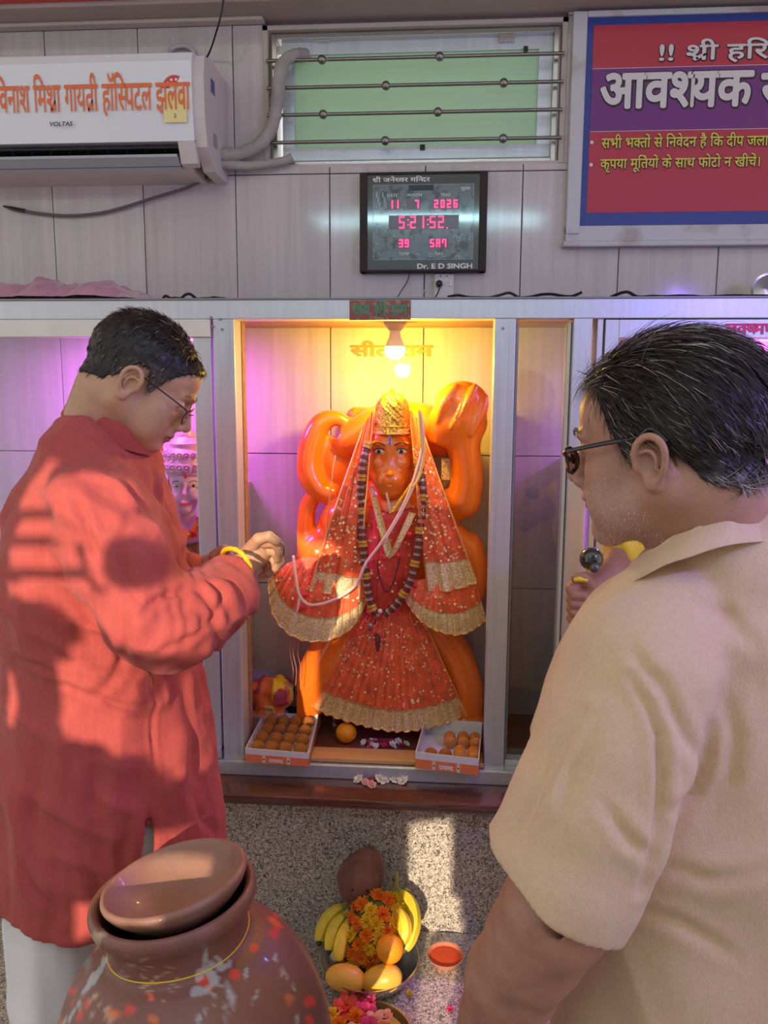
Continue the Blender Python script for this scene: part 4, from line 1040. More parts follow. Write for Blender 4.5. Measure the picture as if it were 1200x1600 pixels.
# pendant cluster
pd = empty('garland_pendant', at(590, 965, 1.83), 'bead and tassel pendant where the garlands meet at the idol waist', 'pendant')
q = at(594, 955, 1.822); MB().sphere(q, .0062, 12, 8).build('pearl', Mwhite, pd, True)
rs = random.Random(9); 
for k in range(6):
    q = at(583 + rs.uniform(-6, 12), 972 + k * 5, 1.834); MB().sphere(q, rs.uniform(.004, .0065), 10, 7).build('bead', [Mmar, Msb][k % 2], pd, True)
q = at(590, 1000, 1.836); MB().tube([q + Vector((0, 0, .014)), q, q - Vector((0, .0, .028))], [.004, .008, .003], 10).build('tassel', Mmar, pd, True)
# thin red bead strings on the chest
bead_string([(590, 880, 1.845), (594, 905, 1.842), (604, 925, 1.840), (616, 905, 1.840), (625, 870, 1.845)], .0026, .0048, Mmar, 'bead_string')
# flower bits on the chest
Mrf = mat('red_petal', (.75, .02, .03), .5)
for p in ((600, 872), (622, 868), (640, 835), (647, 915), (478, 930), (470, 950)):
    q = at(*p, 1.842)
    MB().sphere(q, (.007, .004, .006), 8, 6).build('petal', Mrf, idol, True)
# pale thread garland
Mthr = mat('pale_thread', (.78, .55, .42), .6); Mthy = mat('yellow_thread', (.85, .58, .05), .5)
o = MB().tube([tuple(p) for p in polyl([(655, 642, 1.862), (660, 690, 1.850), (651, 735, 1.842), (630, 790, 1.834), (600, 842, 1.828), (572, 880, 1.826), (555, 915, 1.826), (520, 938, 1.824), (485, 945, 1.824), (468, 930, 1.824), (462, 900, 1.83), (458, 868, 1.84)], 90)], .0035, 8).build('thread_garland', Mthr, None, True)
tag(o, 'pale twisted thread garland looping across the idol to its left sleeve', 'garland')
MB().tube([tuple(p) for p in polyl([(657, 642, 1.860), (663, 690, 1.848), (656, 735, 1.840), (633, 790, 1.832), (603, 842, 1.826)], 50)], .0022, 8).build('strand', Mthr, o, True)
MB().tube([tuple(p) for p in polyl([(468, 935, 1.824), (464, 955, 1.822), (456, 968, 1.822)], 14)], [.003] * 8 + [.001] * 6, 8).build('strand', Mthr, o, True)
MB().tube([tuple(p) for p in polyl([(653, 640, 1.858), (657, 690, 1.846), (663, 710, 1.846), (655, 745, 1.838), (645, 760, 1.836)], 40)], .0028, 8).build('yellow_strand', Mthy, o, True)
# red hanging threads at left
for i, x in enumerate((456, 461, 468)):
    MB().tube([tuple(p) for p in polyl([(x, 1000, 1.86), (x - 3, 1020, 1.862), (x + 2, 1045, 1.865), (x + 1, 1065 + i * 6, 1.865)], 12)], .0007, 5).build('loose_thread', mat('pink_thread', (.65, .22, .2), .6), idol, True)
# golden plate relief beside the raised arm, edge cords at far left
MB().box(at(690, 0 + 725, 1.96).x, at(704, 725, 1.96).x, 1.955, 1.965, at(690, 750, 1.96).z, at(690, 716, 1.96).z, .002).build('gold_patch', M['gold'], idol)
for pts in (((524, 712), (520, 735), (514, 790), (508, 845), (500, 880)),):
    S = polyl([(a, b, 1.90 - .03 * i / 4) for i, (a, b) in enumerate(pts)], 30); MB().tube([tuple(p) for p in S], .0018, 6).build('gold_cord', Mcord, idol, True)
# ================================================================== LEFT BAY IDOL
gd = empty('goddess_idol', at(292, 1000, 1.93), 'small marble goddess idol with ornate crown and yellow dress in the left bay', 'idol')
gd.location.z = fl_z
Mmarb = mat('painted_marble', (.72, .55, .50), .3, coat=.4); Mcr2 = mat('carved_crown', (.70, .50, .46), .4, .2, bump=.8, bscale=120)
gx = at(291, 760, 1.92)
v = Vol((gx.x - .12, 1.84, fl_z), (gx.x + .12, 2.03, gx.z + .10), .0028)
def G(px, py, dy=0): return at(px, py, 1.92 + dy)
v.ell(G(291, 748), (.040, .046, .050), .01); v.ell(G(291, 778, -.008), (.030, .036, .036), .012)
v.ell(G(290, 797, -.03), (.012, .012, .010), .008)
v.cap(G(289, 757, -.046), G(288, 772, -.054), .0035, .0055, .006)
for s_ in (-1, 1): v.ell(G(290 + s_ * 13, 759, -.048), (.010, .008, .006), .005, None, 'sub'); v.ell(G(290 + s_ * 14, 775, -.030), (.014, .014, .014), .01)
v.ell(G(289, 785, -.046), (.010, .006, .0028), .003); v.ell(G(289, 789, -.045), (.008, .006, .0028), .003)
v.cap(G(291, 790, .01), G(291, 830, .02), .022, .026, .012)
v.cap(G(262, 845, .02), G(320, 845, .02), .035, .035, .02); v.ell(G(291, 880, .02), (.065, .045, .10), .02)
vol_obj('body', v.mesh(), Mmarb, gd)
for s_ in (-1, 1):
    c = G(290 + s_ * 13, 759, -.041); e = MB().sphere(c, (.0095, .005, .0042), 12, 8).build('eye', Mwhite, gd, True); MB().sphere((c.x, c.y - .004, c.z), (.0036, .002, .0036), 8, 6).build('iris', Mblack, e, True)
    MB().tube(catmull([(c.x - .012, c.y, c.z + .008), (c.x, c.y - .005, c.z + .0125), (c.x + .012, c.y, c.z + .009)], 4), .001, 6).build('eyebrow', Mblack, gd, True)
MB().sphere(G(290, 744, -.049), (.004, .003, .006), 8, 6).build('bindi', Mrf, gd, True)
MB().tube(catmull([G(281, 786, -.048), G(289, 788, -.053), G(298, 786, -.048)], 4), .0016, 6).build('lips', Mrf, gd, True)
cb = G(291, 737)
mb = MB().lathe([(.046, -.006), (.050, .004), (.052, .02), (.045, .034), (.047, .045), (.036, .060), (.038, .070), (.024, .086), (.024, .094), (.010, .112), (.004, .128), (0, .130)], cb, 36)
crn = mb.build('crown', Mcr2, gd, True)
for k in range(-4, 5):
    th = math.radians(-90 + k * 20)
    for (r0, zz, rr_) in ((.052, .012, .0085), (.047, .042, .007)):
        c = (cb.x + r0 * math.cos(th), cb.y + r0 * math.sin(th), cb.z + zz)
        MB().tube([(c[0] + rr_ * math.cos(a), c[1], c[2] + rr_ * math.sin(a)) for a in np.linspace(0, 2 * math.pi, 12, endpoint=False)], .0022, 6, closed=True).sphere(c, .0035, 8, 6).build('ornament', Mcr2, crn, True)
for k in range(-3, 4):
    MB().tube([(cb.x + k * .014, cb.y - .02, cb.z + .05), (cb.x + k * .017, cb.y - .012, cb.z + .10 - abs(k) * .012)], [.006, .001], 8).build('spire', Mcr2, crn, True)
hair_ = MB().sphere((cb.x, cb.y + .012, cb.z - .025), (.050, .045, .055), 20, 12).build('hair', Mblack, gd, True)
Myd = mat('yellow_brocade', (.42, .30, .05), .5, .2, bump=.5, bscale=120, var=.3, vscale=60)
dr = Sheet([(258, 842, 1.90), (291, 850, 1.875), (330, 842, 1.90)], [(225, 1130, 1.93), (291, 1150, 1.86), (345, 1130, 1.93)], 90, 40, 8, .007, .01, .002, .002, 12); d_ = dr.obj('dress', Myd, gd); 
MB().prism([(gx.x - .11, 1.86), (gx.x + .11, 1.86), (gx.x + .11, 2.02), (gx.x - .11, 2.02)], 'z', fl_z + .0003, fl_z + .05).build('pedestal', Mmarb, gd)
vol_b = MB().tube([G(291, 870, .03), G(291, 1120, .03)], [.06, .075], 20).build('lower_body', Mmarb, gd, True)
# marigold helper
Mmo = mat('marigold_orange', (.90, .26, .01), .7, var=.2, vscale=90); Mmy = mat('marigold_yellow', (.90, .60, .02), .7, var=.15, vscale=90)
def marigold_mesh(r, seed, m):
    rs = np.random.RandomState(seed); V = []; Fc = []; rr = random.Random(seed)
    for layer, (n, tilt, rad, hh) in enumerate(((14, 10, 1.0, .0), (13, 32, .92, .12), (11, 52, .78, .26), (8, 70, .55, .40), (4, 84, .3, .5))):
        for k in range(n):
            th = 2 * math.pi * (k + rr.random() * .6) / n; t = math.radians(tilt + rr.uniform(-8, 8)); w = .30 * rad; L = rad
            d = Vector((math.cos(th) * math.cos(t), math.sin(th) * math.cos(t), math.sin(t))); s_ = Vector((-math.sin(th), math.cos(th), 0)); b = Vector((0, 0, hh * .35))
            up = d.cross(s_) * -1
            for q in (b, b + d * L * .6 + s_ * w * .5 + up * .06, b + d * L * .98 + s_ * w * .32 - up * .05, b + d * L * .9 - up * .10, b + d * L * .98 - s_ * w * .32 - up * .05, b + d * L * .6 - s_ * w * .5 + up * .06): V.append((q * r)[:])
            o_ = len(V) - 6; Fc.append((o_, o_ + 1, o_ + 2, o_ + 3)); Fc.append((o_, o_ + 3, o_ + 4, o_ + 5))
    mb = MB().add(V, Fc); mb.sphere((0, 0, -r * .05), (r * .5, r * .5, r * .42), 8, 6)
    return new_mesh('marigold', np.concatenate(mb.V), mb.F, m, False)
mg_o = [marigold_mesh(1, s_, Mmo) for s_ in (1, 2)]; mg_y = [marigold_mesh(1, s_, Mmy) for s_ in (3, 4)]
def place_flower(me, loc, r, direction, parent, name='marigold'):
    o = bpy.data.objects.new(name, me); COL.objects.link(o)
    q = Vector(direction).to_track_quat('Z', 'Y').to_matrix().to_4x4()
    o.matrix_world = Matrix.Translation(loc) @ q @ Matrix.Scale(r, 4)
    if parent is not None:
        mw = o.matrix_world.copy(); o.parent = parent; o.matrix_parent_inverse = Matrix.Identity(4); o.matrix_local = Matrix.Translation(parent.location).inverted() @ mw
    return o
mgn = empty('marigold_garland', G(290, 840, -.05), 'orange and yellow marigold garland around the neck of the left bay idol', 'garland')
rs = random.Random(4)
P = polyl([(252, 700, 1.93), (250, 735, 1.925), (256, 775, 1.90), (268, 815, 1.87), (290, 838, 1.855), (312, 820, 1.87), (322, 780, 1.90), (326, 740, 1.92), (326, 705, 1.93)], 26)
for k, p in enumerate(P): place_flower((mg_y if 9 < k < 19 and k % 2 else mg_o)[k % 2], Vector(p) + Vector((rs.uniform(-.003, .003), 0, 0)), .014, (rs.uniform(-.4, .4), -1, rs.uniform(-.3, .4)), mgn)
# ================================================================== PEOPLE
def basis(f, up=(0, 0, 1)):
    f = Vector(f).normalized(); r = f.cross(Vector(up)).normalized(); u = r.cross(f)
    return Matrix((r, f, u)).transposed()
def head_matrix(origin, f, s=1.0, roll=0, up=(0, 0, 1)):
    return Matrix.Translation(origin) @ (basis(f, up)).to_4x4() @ Matrix.Rotation(math.radians(roll), 4, 'Y') @ Matrix.Scale(s, 4)
CRY = .097
def sculpt_head(v, T, jowl=0.0, neck_to=None, neck_r=.058, fat=1.0, ez=0.0, fz=1.0):
    v.xf(T)
    v.ell((0, -.012, .035), (.075, CRY, .080), .01)
    v.ell((0, .030, -.020 * fz), (.062 * fat, .066, .085 * fz), .02)
    v.ell((0, .055, .045), (.055, .038, .045), .02)
    for s in (-1, 1):
        v.cap((s * .055, -.005, -.045 * fz), (s * .022, .072, -.088 * fz), .024 * fat, .020, .02)
        v.ell((s * .044, .058, -.018), (.023, .024, .024), .018)
        v.ell((s * .040, .060, -.055 * fz), (.024 * fat, .026, .030), .02)
        v.cap((s * .012, .094, .026), (s * .040, .080, .024), .0075, .007, .01)
    v.ell((0, .080, -.090 * fz), (.022, .020, .018), .015)
    if jowl: v.ell((0, .045, -.105 * fz), (.045, .045, .022 + jowl), .02)
    v.cap((0, .090, .016), (0, .113, -.020), .0085, .0105, .010)
    for s in (-1, 1):
        v.ell((s * .0125, .102, -.027), (.0095, .011, .0085), .006)
        v.ell((s * .0075, .107, -.036), (.0042, .006, .004), .003, None, 'sub')
        v.ell((s * .032, .099, .008), (.020, .015, .012), .012, None, 'sub')
        v.ell((s * .032, .077, .008), (.0145, .0135, .0125), .004)
        v.cap((s * .018, .089, .009), (s * .046, .083, .009), .0035, .0030, .004)
        v.cap((s * .020, .090, .0062), (s * .044, .084, .0062), .0009, .0009, .002, 'sub')
    v.ell((0, .091, -.046), (.026, .014, .012), .012)
    v.ell((0, .097, -.0485), (.024, .0095, .0052), .004); v.ell((0, .095, -.0580), (.020, .0095, .0060), .004)
    v.cap((-.024, .100, -.0530), (.024, .100, -.0530), .0012, .0012, .003, 'sub')
    for s in (-1, 1):
        R = rotm('Z', s * -18) @ rotm('X', -12)
        v.ell((s * .078, -.004, -.002 + ez), (.0075, .018, .028), .006, R)
        v.ell((s * .0865, -.001, .001 + ez), (.0060, .0115, .019), .004, R, 'sub')
        Tm = [tuple(q) for q in catmull([(s * .085, .011, -.002 + ez), (s * .088, .013, .010 + ez), (s * .0895, .006, .023 + ez), (s * .0905, -.006, .0275 + ez), (s * .0915, -.0165, .021 + ez), (s * .091, -.0205, .008 + ez), (s * .089, -.017, -.008 + ez), (s * .085, -.009, -.021 + ez)], 3)]
        v.chain(Tm, [.0028 + .0006 * math.sin(math.pi * i / (len(Tm) - 1)) for i in range(len(Tm))], .003)
        v.ell((s * .083, -.001, -.024 + ez), (.0055, .0085, .0085), .005); v.ell((s * .084, .013, -.004 + ez), (.0045, .004, .006), .004)
        v.chain([tuple(q) for q in catmull([(s * .086, .006, .011 + ez), (s * .087, -.004, .012 + ez), (s * .088, -.010, .003 + ez), (s * .086, -.008, -.009 + ez)], 3)], [.0020] * 10, .003)
    if neck_to is not None:
        a = T @ Vector((0, -.028, -.045)); v.xf(Matrix.Identity(4)); v.cap(a, neck_to, neck_r, neck_r * 1.12, .02)
    v.xf(Matrix.Identity(4))
def local_of(V, T):
    Ti = np.array(T.inverted()); return V @ Ti[:3, :3].T + Ti[:3, 3]
def skin_color(V, T, base, lips, stub=0, tilak=True, seed=0):
    L = local_of(V, T); c = np.tile(np.array(base), (len(V), 1)); n = fbm(V, 40, seed)[:, None]; c = c * (1 + .10 * n)
    d = ((L[:, 0] / .024) ** 2 + ((L[:, 2] + .053) / .010) ** 2 < 1) & (L[:, 1] > .092); c[d] = lips
    if stub:
        w = np.clip((-.02 - L[:, 2]) / .02, 0, 1) * np.clip((.115 - np.abs(L[:, 2])) / .01 , 0, 1) * np.clip((L[:, 1] - .0 - .35 * (L[:, 2] + .09)) / .02, 0, 1)
        w = w * np.clip((L[:, 1] + .01) / .03, 0, 1) * (L[:, 2] > -.135)
        sp = .5 + .5 * noise3(V, 500, 5)
        c = c * (1 - (w * sp * stub)[:, None]) + np.array([.52, .46, .44]) * (w * sp * stub)[:, None]
    # inner ear a little darker
    if tilak:
        t = (np.abs(L[:, 0]) < .0095) & (L[:, 2] > .028) & (L[:, 2] < .072) & (L[:, 1] > .05); c[t] = (.80, .42, .02)
    return np.clip(c, 0, 1)
def hair_cap(T, line, thick, h=.0024, seed=0, rid=.002, top_thin=None):
    """shell of hair over the skull above a hair line z=line(y) in head space"""
    o = T.translation; R = .16 * T.to_scale()[0]
    v = Vol(o - Vector((R, R, R)), o + Vector((R, R, R)), h)
    g = np.meshgrid(*[v.lo[i] + v.h * np.arange(v.n[i]) for i in range(3)], indexing='ij')
    P = np.stack(g, -1).reshape(-1, 3); L = local_of(P, T)
    r = np.array([.075, CRY, .080]) + thick; q = L - np.array([0, -.012, .035]); k0 = np.sqrt(((q / r) ** 2).sum(1)); k1 = np.sqrt(((q / r ** 2) ** 2).sum(1)) + 1e-6
    d = k0 * (k0 - 1) / k1
    q2 = L - np.array([0, .055, .045]); r2 = np.array([.055, .038, .045]) + thick * .7; k0 = np.sqrt(((q2 / r2) ** 2).sum(1)); d2 = k0 * (k0 - 1) / (np.sqrt(((q2 / r2 ** 2) ** 2).sum(1)) + 1e-6); d = np.minimum(d, d2)
    # nape: cylinder down the back of the neck
    q3 = L - np.array([0, -.032, -.02]); d3 = np.sqrt((q3[:, 0] / 1.05) ** 2 + q3[:, 1] ** 2) - (.054 + thick); d3 = np.where(L[:, 2] > .02, 9, d3); d = np.minimum(d, d3)
    m = line(L[:, 1], np.abs(L[:, 0])) - L[:, 2]          # >0 outside
    m = m + .004 * noise3(P, 220, seed)
    near = np.abs(d) < .02; nz = np.zeros(len(P)); sl = P[near]; nz[near] = fbm(local_of(sl, T) * np.array([1.2, .35, .5]), 170, seed, 2)
    d = d - rid * nz
    v.D = np.maximum(d, m * .6).reshape(v.n).astype(np.float32)
    return v.mesh()
def strands(name, VF, T, parent, matr, n, length, lift, flow, colors, width=.0006, seed=0, nseg=4, curl=.3, keep=None):
    V, Fq = VF; N = vnormals(V, Fq); rs = np.random.RandomState(seed); ctr = np.array(T @ Vector((0, -.01, .02)))
    out = ((V - ctr) * N).sum(1) > .02 * 0; L0 = local_of(V, T)
    ok = np.where(out & (np.linalg.norm(V - ctr, axis=1) > .055) & (keep(L0) if keep else True))[0]; id_ = rs.choice(ok, n)
    P = V[id_] + rs.normal(0, .001, (n, 3)); Nn = N[id_]; L = local_of(P, T); Rl = np.array(T.to_3x3()) / T.to_scale()[0]
    D = flow(L) @ Rl.T; D = D - (D * Nn).sum(1, keepdims=True) * Nn; D /= np.linalg.norm(D, axis=1, keepdims=True) + 1e-9
    D = D + rs.normal(0, curl * .5, (n, 3)); ln = length(L) * rs.uniform(.6, 1.25, n); S = np.cross(Nn, D); S /= np.linalg.norm(S, axis=1, keepdims=True)
    S = S + Nn * rs.normal(0, .5, (n, 1)); pts = []; p = P - Nn * .0015; d = D + Nn * lift(L)[:, None] * rs.uniform(.3, 1.6, (n, 1))
    VV = np.zeros((n, (nseg + 1) * 2, 3)); 
    for k in range(nseg + 1):
        w = width * (1 - .8 * (k / nseg) ** 1.5); VV[:, 2 * k] = p - S * w; VV[:, 2 * k + 1] = p + S * w
        dn = d / np.linalg.norm(d, axis=1, keepdims=True); p = p + dn * (ln / nseg)[:, None]; 
        rel = p - ctr; rel /= np.linalg.norm(rel, axis=1, keepdims=True); d = dn - rel * (dn * rel).sum(1, keepdims=True) * .55 + rs.normal(0, curl * .22, (n, 3))
    base = np.arange(n)[:, None, None] * (nseg + 1) * 2; k = np.arange(nseg)[None, :, None] * 2; F_ = (base + k + np.array([0, 1, 3, 2])[None, None, :]).reshape(-1, 4)
    me = new_mesh(name, VV.reshape(-1, 3), F_, matr, True); col = colors(L, rs)
    a = me.color_attributes.new('Col', 'FLOAT_COLOR', 'POINT'); c = np.ones((n, (nseg + 1) * 2, 4), np.float32); c[:, :, :3] = col[:, None, :]; a.data.foreach_set('color', c.ravel())
    o = link(name, me, parent); o['kind'] = 'stuff'; return o
Mskin = mat('skin', (.4, .24, .16), .48, attr=True, sss=.12, bump=.25, bscale=420, spec=.45)
Mhair = mat('hair', (.02, .02, .02), .42, attr=True, spec=.4)
def loftD(v, rows, p=2.0):
    """rows: (z, cx, a, cy, b) top->bottom; elliptical tube distance on the whole grid"""
    rows = sorted(rows); z = np.array([r[0] for r in rows]); gx, gy, gz = v.grid(); zz = gz.ravel()
    def smooth(j):
        y = np.array([r[j] for r in rows]); t = np.interp(zz, z, np.arange(len(z))); i = np.clip(np.floor(t).astype(int), 0, len(z) - 2); f = t - i
        g = np.gradient(y); h00 = 2 * f ** 3 - 3 * f ** 2 + 1; h10 = f ** 3 - 2 * f ** 2 + f; h01 = -2 * f ** 3 + 3 * f ** 2; h11 = f ** 3 - f ** 2
        return (h00 * y[i] + h10 * g[i] + h01 * y[i + 1] + h11 * g[i + 1])[None, None, :]
    cx, a, cy, b = (smooth(j) for j in (1, 2, 3, 4))
    k = (np.abs((gx - cx) / a) ** p + np.abs((gy - cy) / b) ** p) ** (1 / p)
    d = (k - 1) * np.minimum(a, b) * .9
    d = np.maximum(d, np.maximum(gz - z[-1], z[0] - gz)); return d.astype(np.float32)
def smin(a, b, k):
    h = np.clip(.5 + .5 * (a - b) / k, 0, 1); return a + (b - a) * h - k * h * (1 - h)
def band_ring(center, f, up, rx, ry, h, th, n=60, a0=0, a1=360, flare=.0, dip=None):
    """stand collar: ring of height h around an axis"""
    B = basis(f, up); V = []; 
    for i in range(n + 1):
        t = math.radians(a0 + (a1 - a0) * i / n)
        for (rr, zz) in ((0, 0), (flare, h), (flare - th, h), (-th, 0)):
            z2 = zz - (dip(t) if dip else 0)
            V.append((Vector(center) + B @ Vector(((rx + rr) * math.sin(t), (ry + rr) * math.cos(t), z2)))[:])
    F_ = [(4 * i + j, 4 * i + (j + 1) % 4, 4 * i + 4 + (j + 1) % 4, 4 * i + 4 + j) for i in range(n) for j in range(4)]
    if abs(a1 - a0) < 360: F_ += [(0, 1, 2, 3), tuple(4 * n + j for j in (3, 2, 1, 0))]
    return MB().add(V, F_)
def fingers(v, chains, k=.003):
    for pts, rs in chains: v.chain(pts, rs, k)

# ------------------------------------------------------------------ MAN IN RED KURTA
Y1 = 1.30
man = empty('person', (at(160, 900, Y1).x, Y1, 0), 'man in a long red kurta and glasses leaning his hand into the shrine', 'person', None)
CRY = .091
T1 = head_matrix(at(217, 596, Y1), (math.cos(math.radians(36)) * math.cos(math.radians(15)), math.cos(math.radians(36)) * math.sin(math.radians(15)), -math.sin(math.radians(36))), .91)
o1 = T1.translation
v = Vol(o1 - Vector((.16, .13, .24)), o1 + Vector((.15, .13, .16)), .0023)
sculpt_head(v, T1, .0, at(140, 720, Y1 + .01), .058, .98, -.006, .86)
hd = v.mesh(); hd = (smooth_verts(hd[0], hd[1], 1, .4), hd[1])
# right hand reaching into the bay
YH = 1.40
def H(px, py, dy=0): return at(px, py, YH + dy)
v = Vol(at(335, 925, YH + .09) - Vector((0.02, .18, .02)), at(445, 818, YH + .09) + Vector((.02, 0.02, .02)), .0018)
v.chain([H(345, 905, -.06), H(360, 897, -.035), H(380, 883, -.02)], [.029, .028, .025], .01)
v.chain([H(378, 885, -.02), H(398, 868, -.005)], [.022, .023], .012)
v.ell(H(402, 862, 0), (.026, .030, .022), .012, rotm('Y', -25))
fingers(v, [([H(412, 848, -.022), H(430, 848, -.028), H(438, 862, -.026), H(434, 874, -.018)], [.0100, .0092, .0082, .0070]),
            ([H(414, 858, -.006), H(431, 862, -.010), H(437, 877, -.008), H(430, 888, -.004)], [.0102, .0094, .0084, .0072]),
            ([H(412, 868, .010), H(426, 874, .008), H(429, 888, .008), H(420, 896, .008)], [.0098, .0090, .0080, .0070]),
            ([H(406, 876, .024), H(416, 884, .024), H(417, 895, .024), H(409, 900, .022)], [.0086, .0080, .0072, .0064]),
            ([H(390, 858, -.018), H(404, 842, -.034), H(420, 838, -.038), H(433, 846, -.036)], [.0120, .0105, .0092, .0076])], .0028)
v.chain([H(440, 850, -.030), H(444, 852, -.03)], [.001, .001])
hand1 = v.mesh()
# far left hand
v = Vol(at(318, 905, 1.50) - Vector((.06, .06, .03)), at(352, 850, 1.50) + Vector((.06, .07, .03)), .0025)
def H2(px, py, dy=0): return at(px, py, 1.50 + dy)
v.chain([H2(300, 905), H2(325, 885)], [.024, .022], .01); v.ell(H2(336, 876), (.026, .028, .018), .01, rotm('Y', -30))
fingers(v, [([H2(344, 868, k * .017), H2(356, 864, k * .017), H2(362, 874, k * .016)], [.0095, .0085, .0072]) for k in (-1, 0, 1)] + [([H2(335, 868, -.03), H2(348, 858, -.034), H2(356, 858, -.03)], [.011, .009, .0075])], .003)
hand2 = v.mesh()
# arms and legs under the clothes, coarse
v = Vol((at(0, 900, Y1).x - .15, 1.0, 0.0), (at(400, 900, Y1).x + .1, 1.62, 1.45), .008)
for s, pts in ((1, [at(150, 770, 1.17), at(215, 965, 1.14), H(366, 894, -.028)]), (2, [at(190, 770, 1.45), at(250, 940, 1.52), H2(305, 900)])): v.chain(pts, [.040, .034, .025], .01)
v.cap(at(145, 790, 1.31), at(150, 1150, 1.31), .075, .10); v.cap(at(140, 715, 1.31), at(140, 790, 1.31), .05, .065)
for yy in (1.20, 1.30): 
    px = 95 if yy < 1.25 else 175
    v.cap(at(px, 1150, yy + .02), (at(px, 1450, yy).x, yy - .02, .10), .075, .045)
    xx = at(px, 1450, yy).x; v.ell((xx + .05, yy - .02, .035), (.12, .042, .033), .01)
limbs = v.mesh()
VF = join(hd, hand1, hand2, limbs)
cols = skin_color(VF[0], T1, (.50, .285, .18), (.33, .14, .11), 0)
body = vol_obj('body', VF, Mskin, man, cols)
def line1(y, x): return np.interp(y, [-.12, -.085, -.05, -.022, -.010, .012, .024, .030, .045, .065, .09, .11], [-.040, -.040, -.030, .0, .030, .032, .0, -.008, .035, .062, .078, .090]) + np.where(y > .04, 0, 0)
HC = hair_cap(T1, line1, .0075, .0024, 3, .0016)
def gre1(L):
    w = np.clip(1 - (L[:, 2] - .0) / .05, 0, 1) * np.clip((L[:, 1] + .05) / .07, 0, 1); return w
Lc = local_of(HC[0], T1); g1 = gre1(Lc)[:, None]
hair1 = vol_obj('hair', HC, Mhair, man, np.array([.012, .010, .010]) * (1 - g1) + np.array([.13, .10, .085]) * g1)
def flow1(L): return np.stack([L[:, 0] * 2, -.25 + 0 * L[:, 1], -.9 + np.clip((L[:, 2] - .07) * 14, 0, 1.1)], 1)
def col1(L, rs):
    n = len(L); g = gre1(L) * .6 + .04; grey = rs.rand(n) < g * 1.5; c = np.tile([.014, .011, .010], (n, 1)) * rs.uniform(.6, 2.0, (n, 1)); c[grey] = np.array([.34, .30, .27]) * rs.uniform(.6, 1.2, (grey.sum(), 1)); return c
strands('hair_strands', HC, T1, man, Mhair, 9000, lambda L: np.where(L[:, 2] > .08, .014, .009), lambda L: np.where(L[:, 2] > .08, .5, .2), flow1, col1, .0005, 1, 3, .3)
# eyebrow + glasses
def hl(T, p): return T @ Vector(p)
Mframe = mat('dark_metal_frame', (.03, .025, .025), .3, .6); Mlens = glass_mat('spectacle_lens', (.985, .98, .985), .0)
def glasses(T, parent, r, wide, colr, rimr=.0009, temple=.0012, label=None):
    g = MB()
    for s in (-1, 1):
        ring = [hl(T, (s * .033 + wide * .020 * math.cos(a), .1065 - .004 * abs(math.cos(a)) ** 2 - .002 * (s * math.cos(a) > 0), -.001 + .0165 * math.sin(a))) for a in np.linspace(0, 2 * math.pi, 28, endpoint=False)]
        g.tube(ring, rimr, 6, closed=True)
        g.tube(catmull([hl(T, (s * .054, .102, .006)), hl(T, (s * .066, .094, .010)), hl(T, (s * .078, .05, .013)), hl(T, (s * .082, .010, .015)), hl(T, (s * .087, -.008, .022)), hl(T, (s * .086, -.022, .006))], 5), temple, 8)
    g.tube(catmull([hl(T, (-.014, .106, .003)), hl(T, (0, .112, .006)), hl(T, (.014, .106, .003))], 5), rimr, 6)
    o = g.build('glasses', colr, parent, True)
    for s in (-1, 1):
        V = [hl(T, (s * .033 + wide * .0198 * math.cos(a), .1063 - .004 * abs(math.cos(a)) ** 2, -.001 + .0163 * math.sin(a))) for a in np.linspace(0, 2 * math.pi, 28, endpoint=False)]
        W_ = [q + (T.to_3x3() @ Vector((0, .0009, 0))) for q in V]; n = 28
        MB().add([q[:] for q in V + W_], [tuple(range(n)), tuple(range(n, 2 * n))[::-1]] + [(i, (i + 1) % n, n + (i + 1) % n, n + i) for i in range(n)]).build('lens', Mlens, o, False)
    return o
glasses(T1, man, 1, 1.0, Mframe)
for s in (-1, 1):
    MB().sphere(hl(T1, (s * .032, .0795, .008)), .0112, 14, 10).build('eyeball', Mwhite, man, True)
def brow(T, parent, colr, n=90, seed=0, name='eyebrow'):
    rs = random.Random(seed)
    for s in (-1, 1):
        mb = MB()
        for _ in range(n):
            t = rs.random(); x = .014 + .034 * t; p = Vector((s * x, .1005 - .6 * max(0, x - .02) + .001, .027 + .006 * math.sin(t * 2.6) + rs.uniform(-.003, .003)))
            d = Vector((s * .006, -.001, .003 * rs.uniform(-.5, 1))); mb.tube([hl(T, p), hl(T, p + d)], [.0004, .0001], 3)
        tag(mb.build(name, colr, parent, False, fix=False), kind='stuff')
brow(T1, man, Mblack)
# ---- kurta
def rows_px(rs, Yc): 
    out = []
    for py, xl, xr, yc, b in rs:
        l = at(xl, py, yc); r = at(xr, py, yc); out.append(((l.z + r.z) / 2, (l.x + r.x) / 2, (r.x - l.x) / 2, yc, b))
    return out
kx = at(0, 1000, 1.3).x
v = Vol((kx - .10, .98, .48), (at(440, 900, 1.3).x, 1.66, 1.545), .0048)
rows = rows_px([(672, 116, 190, 1.315, .055), (694, 98, 222, 1.315, .085), (716, 82, 232, 1.315, .130), (752, 60, 242, 1.31, .165), (800, 42, 256, 1.31, .185), (870, 33, 272, 1.31, .19), (930, 30, 285, 1.31, .19), (1000, 34, 288, 1.31, .185), (1080, 30, 304, 1.31, .185), (1180, 16, 322, 1.31, .19), (1280, 4, 336, 1.31, .20), (1380, -6, 346, 1.31, .21), (1480, -14, 354, 1.31, .22)], 0)
D = loftD(v, rows, 2.25)
gx_, gy_, gz_ = v.grid()
hemz = at(80, 1456, 1.12).z; hem = hemz + .0 * gx_ + .012 * np.sin((gx_ - kx) * 22)
D = np.maximum(D, hem - gz_)
